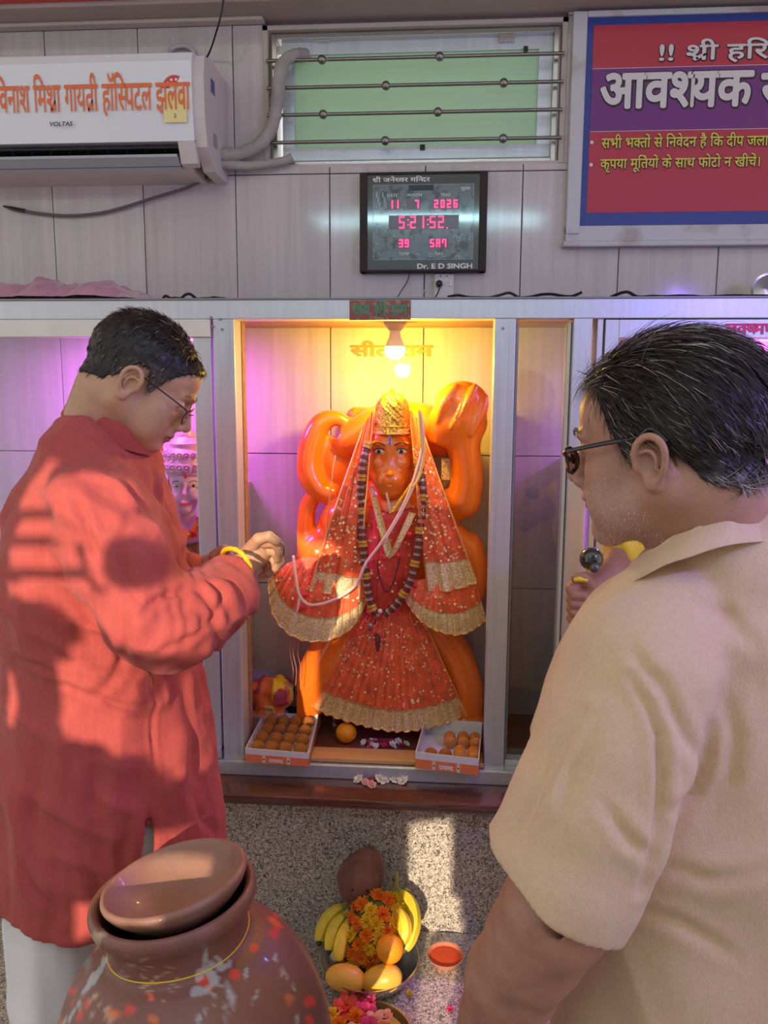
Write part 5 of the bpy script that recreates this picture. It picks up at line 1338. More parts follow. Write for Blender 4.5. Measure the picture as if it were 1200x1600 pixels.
inner = loftD(v, [(r[0], r[1], r[2] - .012, r[3], r[4] - .012) for r in rows], 2.25); inner = np.maximum(inner, gz_ - at(200, 1150, 1.2).z)
D = np.maximum(D, -inner)
v.D = np.broadcast_to(D, v.n).copy()
# slit on the near side
sp = at(238, 1240, 1.12); sb_ = at(231, 1345, 1.10)
v.chain([at(239, 1236, 1.10), at(234, 1290, 1.10), at(228, 1350, 1.08), at(224, 1420, 1.06)], [.002, .0085, .010, .014], .003, 'sub')
for yy in (1.115, 1.125, 1.135, 1.15, 1.165): v.chain([at(239, 1236, yy), at(234, 1290, yy), at(229, 1350, yy), at(225, 1420, yy)], [.002, .0080, .010, .013], .002, 'sub')
v.chain([at(239, 1236, 1.14), at(234, 1290, 1.14), at(228, 1350, 1.12), at(224, 1420, 1.10)], [.002, .0085, .010, .014], .003, 'sub')
w = Vol((v.lo), (v.lo + (v.n - 1) * v.h), v.h); w.n = v.n; w.D = np.full(v.n, .5, np.float32)
sl_pts = [at(134, 758, 1.21), at(160, 806, 1.165), at(192, 880, 1.135), at(228, 958, 1.13), at(262, 975, 1.14), at(314, 945, 1.20), at(342, 926, 1.25), at(358, 910, 1.285)]
w.chain(sl_pts, [.070, .074, .070, .066, .062, .057, .054, .043], .02)
w.chain([at(325, 960, 1.22), at(383, 938, 1.28)], [.040, .020], .03)
w.chain([at(170, 760, 1.44), at(230, 870, 1.50), at(268, 925, 1.52), at(302, 905, 1.50)], [.070, .065, .058, .046], .02)
v.D = smin(v.D, w.D, .018)
# shoulder slope up to the collar
v.chain([at(122, 705, 1.24), at(150, 690, 1.30), at(122, 705, 1.40)], [.050, .050, .050], .04)
# sleeve mouth hollow
v.chain([at(372, 902, 1.31), at(402, 890, 1.34)], [.029, .036], .004, 'sub')
V, Fq = v.mesh(); N = vnormals(V, Fq)
KU_FOLDS = [([(140, 662), (190, 668), (228, 700), (244, 735)], 3, .003), ([(120, 660), (160, 690), (215, 705), (235, 740)], 5, .003), ([(226, 705), (246, 770), (276, 822), (292, 880)], 4, .006), ([(205, 705), (180, 730), (150, 745)], 8, .003),
    ([(118, 770), (136, 815), (142, 850), (150, 880)], 6, .007), ([(190, 720), (212, 770), (235, 800)], 6, .004), ([(144, 1080), (176, 1098), (218, 1110)], 5, .007), ([(24, 1030), (66, 1042), (100, 1062)], 5, .006), ([(76, 1066), (110, 1070), (150, 1092)], 5, .005), ([(60, 1000), (110, 1030), (180, 1040)], 6, .004),
    ([(216, 966), (238, 942), (268, 926), (300, 920)], 5, .007), ([(252, 1012), (300, 994), (336, 962), (350, 920)], 5, .006), ([(292, 915), (318, 930), (332, 958), (328, 990)], 5, .006), ([(318, 905), (342, 920), (352, 945)], 4, .006), ([(336, 895), (362, 905), (374, 930), (376, 955)], 4, .005), ([(276, 985), (310, 975), (330, 950)], 5, .005),
    ([(155, 1080), (188, 1040), (200, 1000), (196, 950)], 7, .006), ([(238, 1050), (240, 1120), (241, 1180), (241, 1240)], 3, .003), ([(290, 1080), (300, 1160), (305, 1240)], 8, .006), ([(120, 1330), (150, 1380), (165, 1440)], 8, .006), ([(30, 1340), (60, 1390), (100, 1430)], 7, .007), ([(150, 1180), (145, 1260), (160, 1350)], 12, .007), ([(60, 1180), (50, 1280), (70, 1360)], 12, .006),
    ([(300, 1240), (312, 1280), (330, 1300)], 6, .005), ([(200, 1280), (190, 1340), (200, 1400)], 8, .006), ([(60, 760), (80, 830), (60, 900)], 9, .004), ([(90, 860), (110, 900), (150, 920)], 6, .005), ([(60, 930), (100, 960), (130, 990)], 7, .005), ([(205, 800), (190, 850), (196, 900), (215, 940)], 8, .005)]
def kurta_folds(V):
    px = V[:, 0] - kx; z = V[:, 2]
    low = np.clip((1.02 - z) / .35, 0, 1); f = 0
    f += low * .010 * (fbm(V * [1, 1, .16], 16, 1, 3))
    rid = 1 - np.abs(noise3(V * [1, .8, .55], 13, 4)) * 2.2; f += .006 * np.clip(rid, -.5, 1) * (1 - .5 * low)
    # diagonal pull folds over the back
    dg = V @ np.array([[.55, 0, 0], [0, 1, 0], [0, 0, 1]]) + 0; q = np.stack([V[:, 0] * .5 + V[:, 2] * .9, V[:, 1], V[:, 2] * .25 - V[:, 0] * .2], 1); f += .0055 * np.clip(1 - 3 * np.abs(noise3(q, 20, 9)), -1, 1) * (1 - low)
    # gathered sleeve folds
    a = np.array(at(318, 945, 1.18)); r = V - a; s = np.exp(-((r ** 2).sum(1)) / .0100)
    ax = np.array(at(382, 905, 1.30)) - np.array(at(262, 975, 1.14)); ax /= np.linalg.norm(ax); t = r @ ax
    f += s * .003 * np.sin(t * 150 + 9 * noise3(V, 12, 2))
    for pts, w_, dp in KU_FOLDS: f = f + crease(V, N, pts, w_, dp)
    return f
V = V + N * kurta_folds(V)[:, None]
Mkurta = mat('red_cotton_kurta', (.42, .068, .058), .82, sheen=.08, bump=.35, bscale=900, var=.07, vscale=120, stretch=(1, 1, .12))
kurta = vol_obj('kurta', (smooth_verts(V, Fq, 1, .3), Fq), Mkurta, man)
# collar
cc = at(176, 664, Y1); ax_up = Vector((math.sin(math.radians(25)), 0, math.cos(math.radians(25))))
col_o = band_ring(cc - ax_up * .016, (math.cos(math.radians(25)), 0.0, -math.sin(math.radians(25))), ax_up, .066, .083, .036, .005, 60, 0, 360, -.004).build('collar', Mkurta, man, True)
# seam and pocket slit
MB().tube([tuple(p) for p in polyl([(231, 1045, 1.108), (236, 1058, 1.108), (238, 1075, 1.108)], 8)], .0016, 6).build('pocket_slit', mat('dark_red_seam', (.12, .02, .02), .8), man, True)
# pyjama
Mpyj = mat('white_cotton', (.78, .78, .80), .7, bump=.3, bscale=60, var=.03)
v = Vol((kx - .10, .98, .06), (at(400, 900, 1.3).x, 1.62, 1.0), .006)
for (px, yy) in ((105, 1.205), (200, 1.285)):
    t = at(px, 1250, yy + .03); b = at(px - 14, 1560, yy - .02)
    v.chain([t, b, (b.x - .0, yy, .10)], [.105, .078, .062], .01)
v.cap(at(110, 1210, 1.25), at(215, 1210, 1.31), .11, .118, .03)
v.cap(at(228, 1180, 1.27), at(222, 1420, 1.27), .105, .10, .03)
Din = loftD(v, [(r[0], r[1], r[2] - .026, r[3], r[4] - .026) for r in rows], 2.25); gz2 = v.grid()[2]
v.D = np.maximum(v.D, np.where(gz2 > hemz + .03, Din, -1.)).astype(np.float32)
V, Fq = v.mesh(); N = vnormals(V, Fq); V = V + N * (.010 * fbm(V * [1, 1, .12], 22, 3, 2) * np.clip((hemz + .02 - V[:, 2]) / .05, 0, 1))[:, None]
vol_obj('pyjama', (V, Fq), Mpyj, man)
# yellow wrist band
A = [Vector(p) for p in polyl([(346, 868, 1.345), (352, 859, 1.315), (366, 858, 1.295), (381, 868, 1.285), (390, 884, 1.288), (394, 903, 1.30), (392, 912, 1.33)], 40)]
MB().tube(A, [.0040 + .0006 * math.sin(i * 2.1) for i in range(40)], 8).build('wristband', mat('yellow_string', (.95, .55, .01), .6, bump=.5, bscale=300), man, True)
q = A[-6]; MB().sphere(q, (.006, .005, .005), 8, 6).build('knot', mat('dark_red_knot', (.15, .02, .02), .7), man, True)
q = H(438, 852, -.034); MB().tube([(q.x + .006 * math.cos(t), q.y, q.z + .006 * math.sin(t)) for t in np.linspace(0, 2 * math.pi, 14, endpoint=False)], .0012, 6, closed=True).build('finger_ring', M['steel'], man, True)

# ------------------------------------------------------------------ MAN IN CREAM SHIRT
Y2 = .92
man2 = empty('person', (at(1080, 900, 1.0).x, 1.0, 0), 'grey stubbled man in glasses and cream short sleeved shirt at the right edge', 'person')
CRY = .097
pr, ps = math.radians(10), math.radians(30)
T2 = head_matrix(at(1044, 697, Y2), (-math.cos(pr) * math.cos(ps), math.cos(pr) * math.sin(ps), -math.sin(pr)), .98)
o2 = T2.translation
v = Vol(o2 - Vector((.16, .15, .26)), o2 + Vector((.16, .15, .16)), .0021)
sculpt_head(v, T2, .0, at(1120, 900, .95), .066, 1.04, -.013)
hd = v.mesh(); hd = (smooth_verts(hd[0], hd[1], 1, .3), hd[1])
v = Vol((at(700, 1500, .75).x - .12, .62, .42), (at(960, 1400, .75).x + .08, 1.12, 1.22), .0045)
el = at(868, 1425, .80); wr = at(742, 1660, .90)
v.chain([at(1000, 1060, .86), at(930, 1280, .815), el, at(800, 1530, .84), wr], [.060, .062, .055, .050, .033], .02)
v.ell(at(835, 1475, .815), (.052, .050, .06), .02, rotm('Y', 25))
v.cap(at(850, 1440, .745), at(905, 1468, .755), .0035, .0025, .008, 'sub'); v.cap(at(862, 1452, .748), at(900, 1480, .752), .003, .002, .008, 'sub')
arm = v.mesh(); arm = (arm[0] + vnormals(*arm) * (.0015 * fbm(arm[0], 40, 3))[:, None], arm[1])
# lower hand (below the frame)
hw = wr + (wr - el).normalized() * .03
v = Vol(hw - Vector((.11, .08, .17)), hw + Vector((.08, .12, .06)), .003)
d = (wr - el).normalized(); sd = Vector((.3, 1, 0)).normalized()
v.chain([wr, hw], [.033, .028], .01); pc = hw + d * .045; v.ell(pc, (.020, .042, .050), .012, basis(sd, d * -1) @ rotm('Z', 90))
for k, ln in ((-1.5, .062), (-.5, .075), (.5, .070), (1.5, .055)):
    a = pc + d * .035 + sd * k * .018; v.chain([a, a + d * ln * .5, a + d * ln * .9 + Vector((.012, 0, -.004))], [.0095, .0088, .0072], .003)
a = pc - sd * .035; v.chain([a, a - sd * .02 + d * .025, a - sd * .022 + d * .05], [.012, .010, .008], .004)
hand = v.mesh()
v = Vol((.10, .70, 0), (.62, 1.35, 1.45), .009)
v.cap((.36, .98, 1.28), (.36, .98, .80), .11, .12); v.chain([(.42, 1.10, 1.25), (.40, 1.22, 1.05), (.32, 1.26, .85), (.29, 1.25, .72)], [.05, .045, .032, .028], .01)
for x_ in (.28, .45): v.chain([(x_, 1.0, .85), (x_, .98, .45), (x_, 1.0, .08)], [.085, .06, .045], .01); v.ell((x_ - .04, 1.03, .035), (.11, .06, .034), .01)
limbs = v.mesh()
VF = join(hd, arm, hand, limbs)
cols = skin_color(VF[0], T2, (.40, .205, .135), (.30, .13, .10), .28, True, 4)
vol_obj('body', VF, Mskin, man2, cols)
def line2(y, x): return np.interp(y, [-.12, -.085, -.05, -.022, -.010, .010, .022, .032, .045, .060, .075, .095, .12], [-.045, -.050, -.040, .0, .030, .032, .005, .0, .045, .080, .100, .112, .125])
HC = hair_cap(T2, line2, .011, .0024, 6, .003)
Lc = local_of(HC[0], T2)
def gre2(L): return np.clip(1 - (L[:, 2] + .002) / .030, 0, 1) * np.clip((L[:, 1] + .01) / .02, 0, 1) + .9 * np.clip((-.028 - L[:, 2]) / .02, 0, 1)
g2 = np.clip(gre2(Lc), 0, 1)[:, None]
vol_obj('hair', HC, Mhair, man2, np.array([.014, .011, .010]) * (1 - g2) + np.array([.20, .17, .15]) * g2)
def flow2(L):
    top = np.clip((L[:, 2] - .075) * 20, 0, 1)
    return np.stack([L[:, 0] * 1.0, -.75 - .4 * top, -.75 + .75 * top], 1)
def col2(L, rs):
    n = len(L); g = np.clip(gre2(L), 0, 1) * .8 + .06 + .25 * np.clip((L[:, 2] - .10) * 30, 0, 1); grey = rs.rand(n) < g; c = np.tile([.016, .012, .011], (n, 1)) * rs.uniform(.5, 2.4, (n, 1)); c[grey] = np.array([.42, .37, .34]) * rs.uniform(.5, 1.2, (grey.sum(), 1)); return c
strands('hair_strands', HC, T2, man2, Mhair, 16000, lambda L: np.where(L[:, 2] > .07, .045, .032), lambda L: np.where(L[:, 2] > .085, .32, .10), flow2, col2, .00045, 2, 5, .22)
# thin front hair brushed forward over the bald forehead
def flowf(L): return np.stack([L[:, 0] * .3, .9 + 0 * L[:, 1], .15 + 0 * L[:, 1]], 1)
strands('front_hair', HC, T2, man2, Mhair, 900, lambda L: .040 + 0 * L[:, 0], lambda L: .35 + 0 * L[:, 0], flowf, lambda L, rs: np.where(rs.rand(len(L), 1) < .4, np.array([[.3, .26, .24]]), np.array([[.03, .02, .02]])) * rs.uniform(.6, 1.2, (len(L), 1)), .0004, 5, 6, .30, keep=lambda L: (L[:, 1] > .03) & (L[:, 2] > .075))
glasses(T2, man2, 1, 1.05, mat('black_frame', (.012, .012, .014), .25, coat=.5), .0011, .0026)
for s in (-1, 1): MB().sphere(hl(T2, (s * .032, .0795, .008)), .0112, 14, 10).build('eyeball', Mwhite, man2, True)
brow(T2, man2, Mblack, 80, 3)
# stubble: short pale hairs standing on the jaw
def stub_keep(L): return (L[:, 2] < -.022) & (L[:, 2] > -.118) & (L[:, 1] > .002 + .25 * (L[:, 2] + .11)) & (L[:, 1] < .125)
strands('stubble', hd, T2, man2, Mhair, 7000, lambda L: .0028 + 0 * L[:, 0], lambda L: .9 + 0 * L[:, 0], lambda L: np.stack([0 * L[:, 0], .2 + 0 * L[:, 0], -1 + 0 * L[:, 0]], 1), lambda L, rs: np.array([[.62, .58, .56]]) * rs.uniform(.5, 1.2, (len(L), 1)), .00022, 8, 2, .4, keep=stub_keep)
# ---- shirt
v = Vol((at(760, 1300, .8).x - .02, .64, .44), (.72, 1.30, 1.47), .0046)
rows = rows_px([(840, 1080, 1190, .955, .075), (870, 1040, 1230, .955, .10), (905, 990, 1270, .96, .125), (950, 930, 1310, .965, .145), (1000, 893, 1330, .97, .15), (1060, 862, 1345, .97, .155), (1130, 842, 1350, .97, .158), (1250, 838, 1352, .97, .162), (1400, 850, 1350, .97, .165), (1560, 862, 1345, .97, .168), (1720, 860, 1340, .97, .17)], 0)
D = loftD(v, rows, 2.3); inner = loftD(v, [(r[0], r[1], r[2] - .012, r[3], r[4] - .012) for r in rows], 2.3); gx_, gy_, gz_ = v.grid()
D = np.maximum(D, -np.maximum(inner, gz_ - .70)); v.D = np.broadcast_to(D, v.n).copy()
v.chain([at(1050, 900, .915), at(1130, 880, .90), at(1240, 868, .905)], [.045, .056, .066], .03)
w = Vol(v.lo, v.lo + (v.n - 1) * v.h, v.h); w.n = v.n; w.D = np.full(v.n, .5, np.float32)
sh = [at(1035, 968, .875), at(1005, 1040, .855), at(965, 1150, .835), at(920, 1260, .82), at(872, 1370, .805), at(845, 1430, .80)]
w.chain(sh, [.066, .080, .080, .078, .080, .083], .02)
# hollow towards the cuff, then the slanted cuff plane
w.chain(sh[3:], [.066, .071, .075], .003, 'sub')
c0 = at(781, 1326, .80); c1 = at(945, 1447, .80); cv = (c1 - c0).normalized(); nn = Vector((-cv.z, 0, cv.x)); nn = nn if nn.z < 0 else -nn
pl_ = (gx_ - c0.x) * nn.x + (gz_ - c0.z) * nn.z - .006 * np.sin((gx_ - c0.x) * 45)
w.D = np.maximum(w.D, pl_.astype(np.float32))
v.D = smin(v.D, w.D, .010)
V, Fq = v.mesh(); N = vnormals(V, Fq)
SH_FOLDS = [([(1012, 915), (960, 950), (933, 992), (914, 1050), (898, 1110), (884, 1160)], 2.5, .0016), ([(985, 1055), (1012, 1100), (1028, 1150), (1030, 1215), (1022, 1262), (1010, 1330), (990, 1390)], 7, .0085),
    ([(1030, 1060), (1052, 1120), (1070, 1160), (1092, 1180)], 10, .006), ([(1112, 1135), (1108, 1185), (1085, 1240), (1040, 1260)], 8, .006), ([(1130, 1080), (1150, 1150), (1140, 1220), (1100, 1270)], 12, .005),
    ([(945, 1255), (975, 1305), (1003, 1332)], 9, .006), ([(905, 1110), (868, 1190), (830, 1270), (800, 1320)], 10, .007), ([(930, 1120), (900, 1210), (870, 1290)], 12, .004), ([(1000, 1420), (1060, 1440), (1150, 1500)], 10, .004), ([(1040, 1350), (1110, 1370), (1190, 1360)], 12, .004), ([(870, 1010), (858, 1060), (850, 1110)], 4, .003),
    ([(1060, 930), (1130, 960), (1180, 1010)], 12, .004), ([(985, 1010), (1010, 1050), (1040, 1080)], 10, .004)]
def shirt_folds(V):
    f = .0035 * fbm(V * [1, 1, .6], 12, 21, 2)
    q = np.stack([V[:, 0] * .9 + V[:, 2] * .35, V[:, 1], V[:, 2] * .3], 1); f = f + .006 * np.clip(1 - 2.6 * np.abs(noise3(q, 11, 13)), -1, 1) * np.clip((1.33 - V[:, 2]) / .15, 0, 1)
    for pts, w_, dp in SH_FOLDS: f = f + crease(V, N, pts, w_, dp)
    # hem line near the bottom at the waist
    return f
V = V + N * shirt_folds(V)[:, None]
Mshirt = mat('cream_linen_shirt', (.66, .46, .29), .75, sheen=.2, bump=.5, bscale=1100, var=.05, vscale=300, stretch=(1, 1, .2))
shirt = vol_obj('shirt', (smooth_verts(V, Fq, 1, .35), Fq), Mshirt, man2)
# collar leaf, seams, pocket edge
CL = Sheet([(1240, 792, .915), (1185, 797, .872), (1130, 806, .856), (1080, 828, .855), (1040, 850, .866), (1005, 868, .90), (985, 876, .94)], [(1240, 846, .875), (1185, 846, .838), (1130, 852, .822), (1080, 868, .818), (1035, 884, .826), (990, 908, .850), (957, 926, .885)], 90, 14, 2, .001, .002, .006)
cl_ = CL.obj('collar', Mshirt, man2)
CL.edge('b', .0011, Mshirt, cl_, 'stitched_edge', 0); CL.edge('t', .0016, Mshirt, cl_, 'stitched_edge', 0)
# ------------------------------------------------------------------ THIRD PERSON, half hidden
man3 = empty('person', (at(1090, 900, 1.46).x + .02, 1.43, 0), 'person in a yellow shirt hidden behind the cream shirted man, fist raised', 'person')
def K(px, py, dy=0): return at(px, py, 1.36 + dy)
v = Vol(K(1010, 985) - Vector((.16, .06, .02)), K(1010, 985) + Vector((.05, .13, .24)), .0022)
v.chain([K(998, 822, .06), K(978, 868, .04), K(948, 905, .02), K(925, 918, .005)], [.034, .033, .028, .026], .012)
v.ell(K(914, 930, .0), (.026, .028, .034), .012, rotm('Y', 20))
fingers(v, [([K(902, 912 + k * 15, -.018), K(893, 920 + k * 15, -.024), K(898, 930 + k * 14, -.032), K(912, 932 + k * 14, -.034)], [.0105 - .0006 * k, .0100 - .0006 * k, .0092 - .0005 * k, .0085]) for k in range(4)] + [([K(922, 915, -.015), K(912, 903, -.026), K(900, 902, -.026)], [.012, .0105, .0085])], .003)
fist = v.mesh()
mx = man3.location.x
v = Vol((mx - .26, 1.22, 0), (mx + .28, 1.66, 1.52), .008)
v.ell((mx, 1.46, 1.38), (.075, .095, .115), .02); v.cap((mx, 1.46, 1.33), (mx, 1.46, 1.20), .055, .06); v.cap((mx, 1.46, 1.12), (mx, 1.46, .85), .10, .11)
v.chain([(mx + .16, 1.42, 1.15), (mx + .20, 1.45, .9), (mx + .18, 1.40, .68)], [.045, .035, .03], .01)
for x_ in (-.08, .08): v.chain([(mx + x_, 1.46, .85), (mx + x_, 1.46, .45), (mx + x_, 1.46, LZ + .03)], [.08, .055, .04], .01); v.ell((mx + x_, 1.44, LZ + .03), (.045, .11, .03), .01)
VF = join(fist, v.mesh()); vol_obj('body', VF, Mskin, man3, np.tile([.38, .19, .12], (len(VF[0]), 1)))
Mysh = mat('yellow_cloth', (.80, .55, .04), .7, bump=.4, bscale=200, var=.06)
v = Vol((mx - .27, 1.22, .70), (mx + .28, 1.66, 1.42), .006)
v.cap((mx, 1.46, 1.16), (mx, 1.46, .80), .125, .14); v.cap((mx - .12, 1.45, 1.19), (mx + .14, 1.45, 1.19), .06, .06, .04)
v.chain([(mx - .12, 1.44, 1.20), K(1010, 850, .06), K(985, 857, .052)], [.06, .052, .046], .02); v.chain([(mx + .14, 1.44, 1.18), (mx + .20, 1.45, .98)], [.065, .058], .02)
v.cap((mx, 1.46, .9), (mx, 1.46, .68), .115, .13, .003, 'sub')
V, Fq = v.mesh(); V = V + vnormals(V, Fq) * (.006 * np.clip(1 - 3 * np.abs(noise3(V * [1, 1, .5], 30, 3)), -1, 1))[:, None]
vol_obj('shirt', (V, Fq), Mysh, man3)
v = Vol((mx - .22, 1.30, LZ), (mx + .22, 1.62, .95), .008)
for x_ in (-.08, .08): v.chain([(mx + x_, 1.46, .84), (mx + x_, 1.46, .45), (mx + x_, 1.46, LZ + .05)], [.10, .075, .065], .02)
vol_obj('trousers', v.mesh(), mat('dark_trousers', (.05, .05, .06), .8), man3)
MB().sphere((mx, 1.47, 1.405), (.083, .102, .108), 24, 16).build('hair', mat('plain_black_hair', (.015, .012, .011), .5), man3, True)
hb = empty('hand_bell', K(924, 876, -.012), 'small dark round bell with thin yellow handle held up in the raised fist', 'bell')
c = K(924, 873, -.012); MB().sphere(c, .0200, 24, 16).build('bell_body', mat('dark_polished_metal', (.02, .022, .025), .12, coat=1.0), hb, True)
q = K(929, 887, -.03); MB().sphere(q, .009, 14, 10).build('boss', mat('grey_polished_metal', (.06, .06, .07), .15, coat=1.0), hb, True)
MB().tube([c - Vector((.006, 0, .014)), K(915, 893, -.022), K(913, 905, -.028)], .0028, 8).build('handle', mat('yellow_handle', (.75, .60, .02), .4), hb, True)
MB().tube([K(897, 906, -.034), K(906, 905, -.037), K(918, 907, -.034)], [.003, .0045, .003], 8).build('handle_bar', bpy.data.materials['yellow_handle'], hb, True)

# ------------------------------------------------------------------ CLAY POT in the foreground
PC = at(270, 1388, .98)
Rp = rotm('Y', -6)
pot = empty('clay_pot', (PC.x, PC.y, PC.z - .46), 'large terracotta water pot splashed with paint with a clay bowl lid', 'pot')
prof = [(.090, -.060), (.092, -.03), (.097, -.010), (.101, -.003), (.1065, -.001), (.111, -.005), (.1125, -.013), (.109, -.024), (.100, -.036), (.0955, -.048), (.094, -.064), (.0955, -.070), (.100, -.075), (.118, -.084), (.140, -.103), (.160, -.130), (.176, -.165), (.186, -.205), (.190, -.250), (.186, -.300), (.172, -.350), (.146, -.395), (.105, -.430), (.055, -.448), (0, -.452)]
def dense(prof, n):
    P = np.array(catmull([(a, 0, b) for a, b in prof], 8)); return [(p[0], p[2]) for p in P]
pf = dense(prof, 8)
mb = MB().lathe(pf, (0, 0, 0), 260)
V = np.concatenate(mb.V); V = V * (1 + .004 * fbm(V, 14, 3)[:, None]); V = V @ np.array(Rp).T + np.array(PC)
Fq = np.array([f for f in mb.F])
ridge = .0006 * np.sin(V[:, 2] * 900); N = vnormals(V, Fq); 
base = np.array([.215, .088, .062]); col = np.tile(base, (len(V), 1)) * (1 + .12 * fbm(V, 18, 5))[:, None]
cv_ = (V - CAM) @ MC.T
PX = 600 + F_PX * cv_[:, 0] / -cv_[:, 2]; PY = 800 - F_PX * cv_[:, 1] / -cv_[:, 2]
Nn = N if (N * (V - np.array(PC))).sum(1).mean() > 0 else -N
fr_ = ((V - CAM) * Nn).sum(1) < 0
rs = np.random.RandomState(11); rb = fbm(V, 60, 8)
def dab(x, y, rx, ry, ang, c, soft=.35, a=1.0, rough=.5):
    global col
    t = math.radians(ang); dx = PX - x; dy = PY - y; u = (dx * math.cos(t) + dy * math.sin(t)) / rx; w = (-dx * math.sin(t) + dy * math.cos(t)) / ry
    r = np.sqrt(u * u + w * w) + rough * rb * .8; m = np.clip((1 - r) / soft, 0, 1) * a * fr_; col = col * (1 - m[:, None]) + np.array(c) * m[:, None]
WH = (.42, .42, .44); RD = (.70, .06, .04); ORG = (.75, .18, .03); TAN = (.48, .36, .22); GRN = (.22, .24, .20)
for k in range(9): dab(112 + k * 6 + rs.uniform(-3, 3), 1590 - k * 11, 13, 6, -62, WH, .4, .9, .9)
for k in range(8): dab(100 + k * 9, 1500 - k * 5 + rs.uniform(-8, 8), 7, 13, 20, TAN, .5, .7, 1.)
for k in range(10): dab(150 + rs.uniform(-15, 25), 1565 + rs.uniform(-12, 30), 9, 5, rs.uniform(-60, -30), TAN, .5, .8, 1.)
for k in range(5): dab(128 + k * 3, 1495 + k * 3, 6, 14, 20, GRN, .5, .6, 1.)
for x, y, r in ((112, 1548, 8), (135, 1567, 8), (112, 1569, 6), (124, 1587, 7), (110, 1545, 7), (208, 1578, 11), (95, 1552, 7), (320, 1535, 9), (312, 1528, 7), (364, 1524, 9), (365, 1520, 7), (397, 1483, 9), (430, 1455, 11), (433, 1445, 10), (431, 1432, 8), (484, 1565, 9), (485, 1590, 8), (487, 1597, 6), (236, 1560, 8), (326, 1543, 8)): dab(x, y, r, r * 1.1, 0, RD, .4, .85, .6)
for x, y, rx, ry in ((435, 1420, 16, 7), (445, 1410, 14, 6), (430, 1440, 14, 9), (175, 1585, 12, 8), (240, 1592, 10, 8), (235, 1555, 7, 5), (455, 1560, 8, 14)): dab(x, y, rx, ry, 25, ORG, .5, .6, 1.)
for k in range(16): dab(325 + rs.uniform(-16, 22), 1500 + k * 6, 9, 6, rs.uniform(-80, 80), WH, .5, .75, 1.3)
for x, y, rx, ry, a in ((320, 1495, 7, 16, -5), (347, 1510, 14, 9, 0), (335, 1530, 6, 14, 0), (312, 1548, 14, 7, 0), (360, 1555, 8, 26, -15), (350, 1575, 10, 22, 10), (385, 1520, 3, 12, 5), (398, 1560, 3, 14, 25), (443, 1513, 3, 12, 15), (448, 1525, 3, 9, 10), (460, 1545, 3, 14, -20), (430, 1495, 3, 9, 0), (465, 1590, 4, 12, -10)): dab(x, y, rx, ry, a, WH, .5, .8, .9)
for k in range(26): dab(250 + rs.uniform(-30, 30), 1530 + rs.uniform(-22, 35), rs.uniform(4, 12), 1.6, rs.uniform(-20, 10), TAN, .6, .8, .8)
for k in range(14): dab(195 + rs.uniform(-20, 30), 1510 + rs.uniform(-20, 20), rs.uniform(4, 10), 2.2, rs.uniform(-50, 50), WH, .6, .35, .8)
Mclay = mat('terracotta', (.36, .17, .11), .5, attr=True, bump=.25, bscale=120, coat=.12)
vol_obj('pot_body', (V, Fq), Mclay, pot, np.clip(col, 0, 1))
yt = MB().tube([tuple(Vector(PC) + Rp @ Vector((.0952 * math.cos(t), .0952 * math.sin(t), -.068 + .0016 * math.sin(3 * t)))) for t in np.linspace(0, 2 * math.pi, 80, endpoint=False)], .0009, 6, closed=True).build('yellow_thread', Mthy, pot, True)
# bowl lid, tilted towards the viewer
LC = Vector(PC) + Rp @ Vector((.004, .002, .010))
lp = [(0, -.046), (.03, -.043), (.058, -.030), (.080, -.010), (.0905, .006), (.0955, .0075), (.0985, .004), (.0975, -.002), (.088, -.016), (.066, -.037), (.035, -.052), (0, -.056)]
Rl = Rp @ rotm('Y', -5) @ rotm('X', -2)
mb = MB().lathe(dense(lp, 6), (0, 0, 0), 120); Vl = np.concatenate(mb.V); Vl = Vl * (1 + .006 * fbm(Vl, 18, 2)[:, None]) @ np.array(Rl).T + np.array(LC)
cl2 = np.tile([.29, .145, .10], (len(Vl), 1)) * (1 + .15 * fbm(Vl * [1, 1, 2], 16, 9))[:, None]
vol_obj('bowl_lid', (Vl, np.array(mb.F)), Mclay, pot, np.clip(cl2, 0, 1))
stl = empty('added_stool', (PC.x, PC.y, 0), 'added low stone block stool under the clay pot, unseen below the frame', 'stool')  # unseen stool, added only to hold up the pot
zb = PC.z - .452
MB().box(PC.x - .17, PC.x + .17, PC.y - .17, PC.y + .17, zb - .05, zb - .003, .006).build('seat', M['granite'], stl); MB().box(PC.x - .12, PC.x + .12, PC.y - .12, PC.y + .12, 0, zb - .05, .005).build('leg', M['granite'], stl)

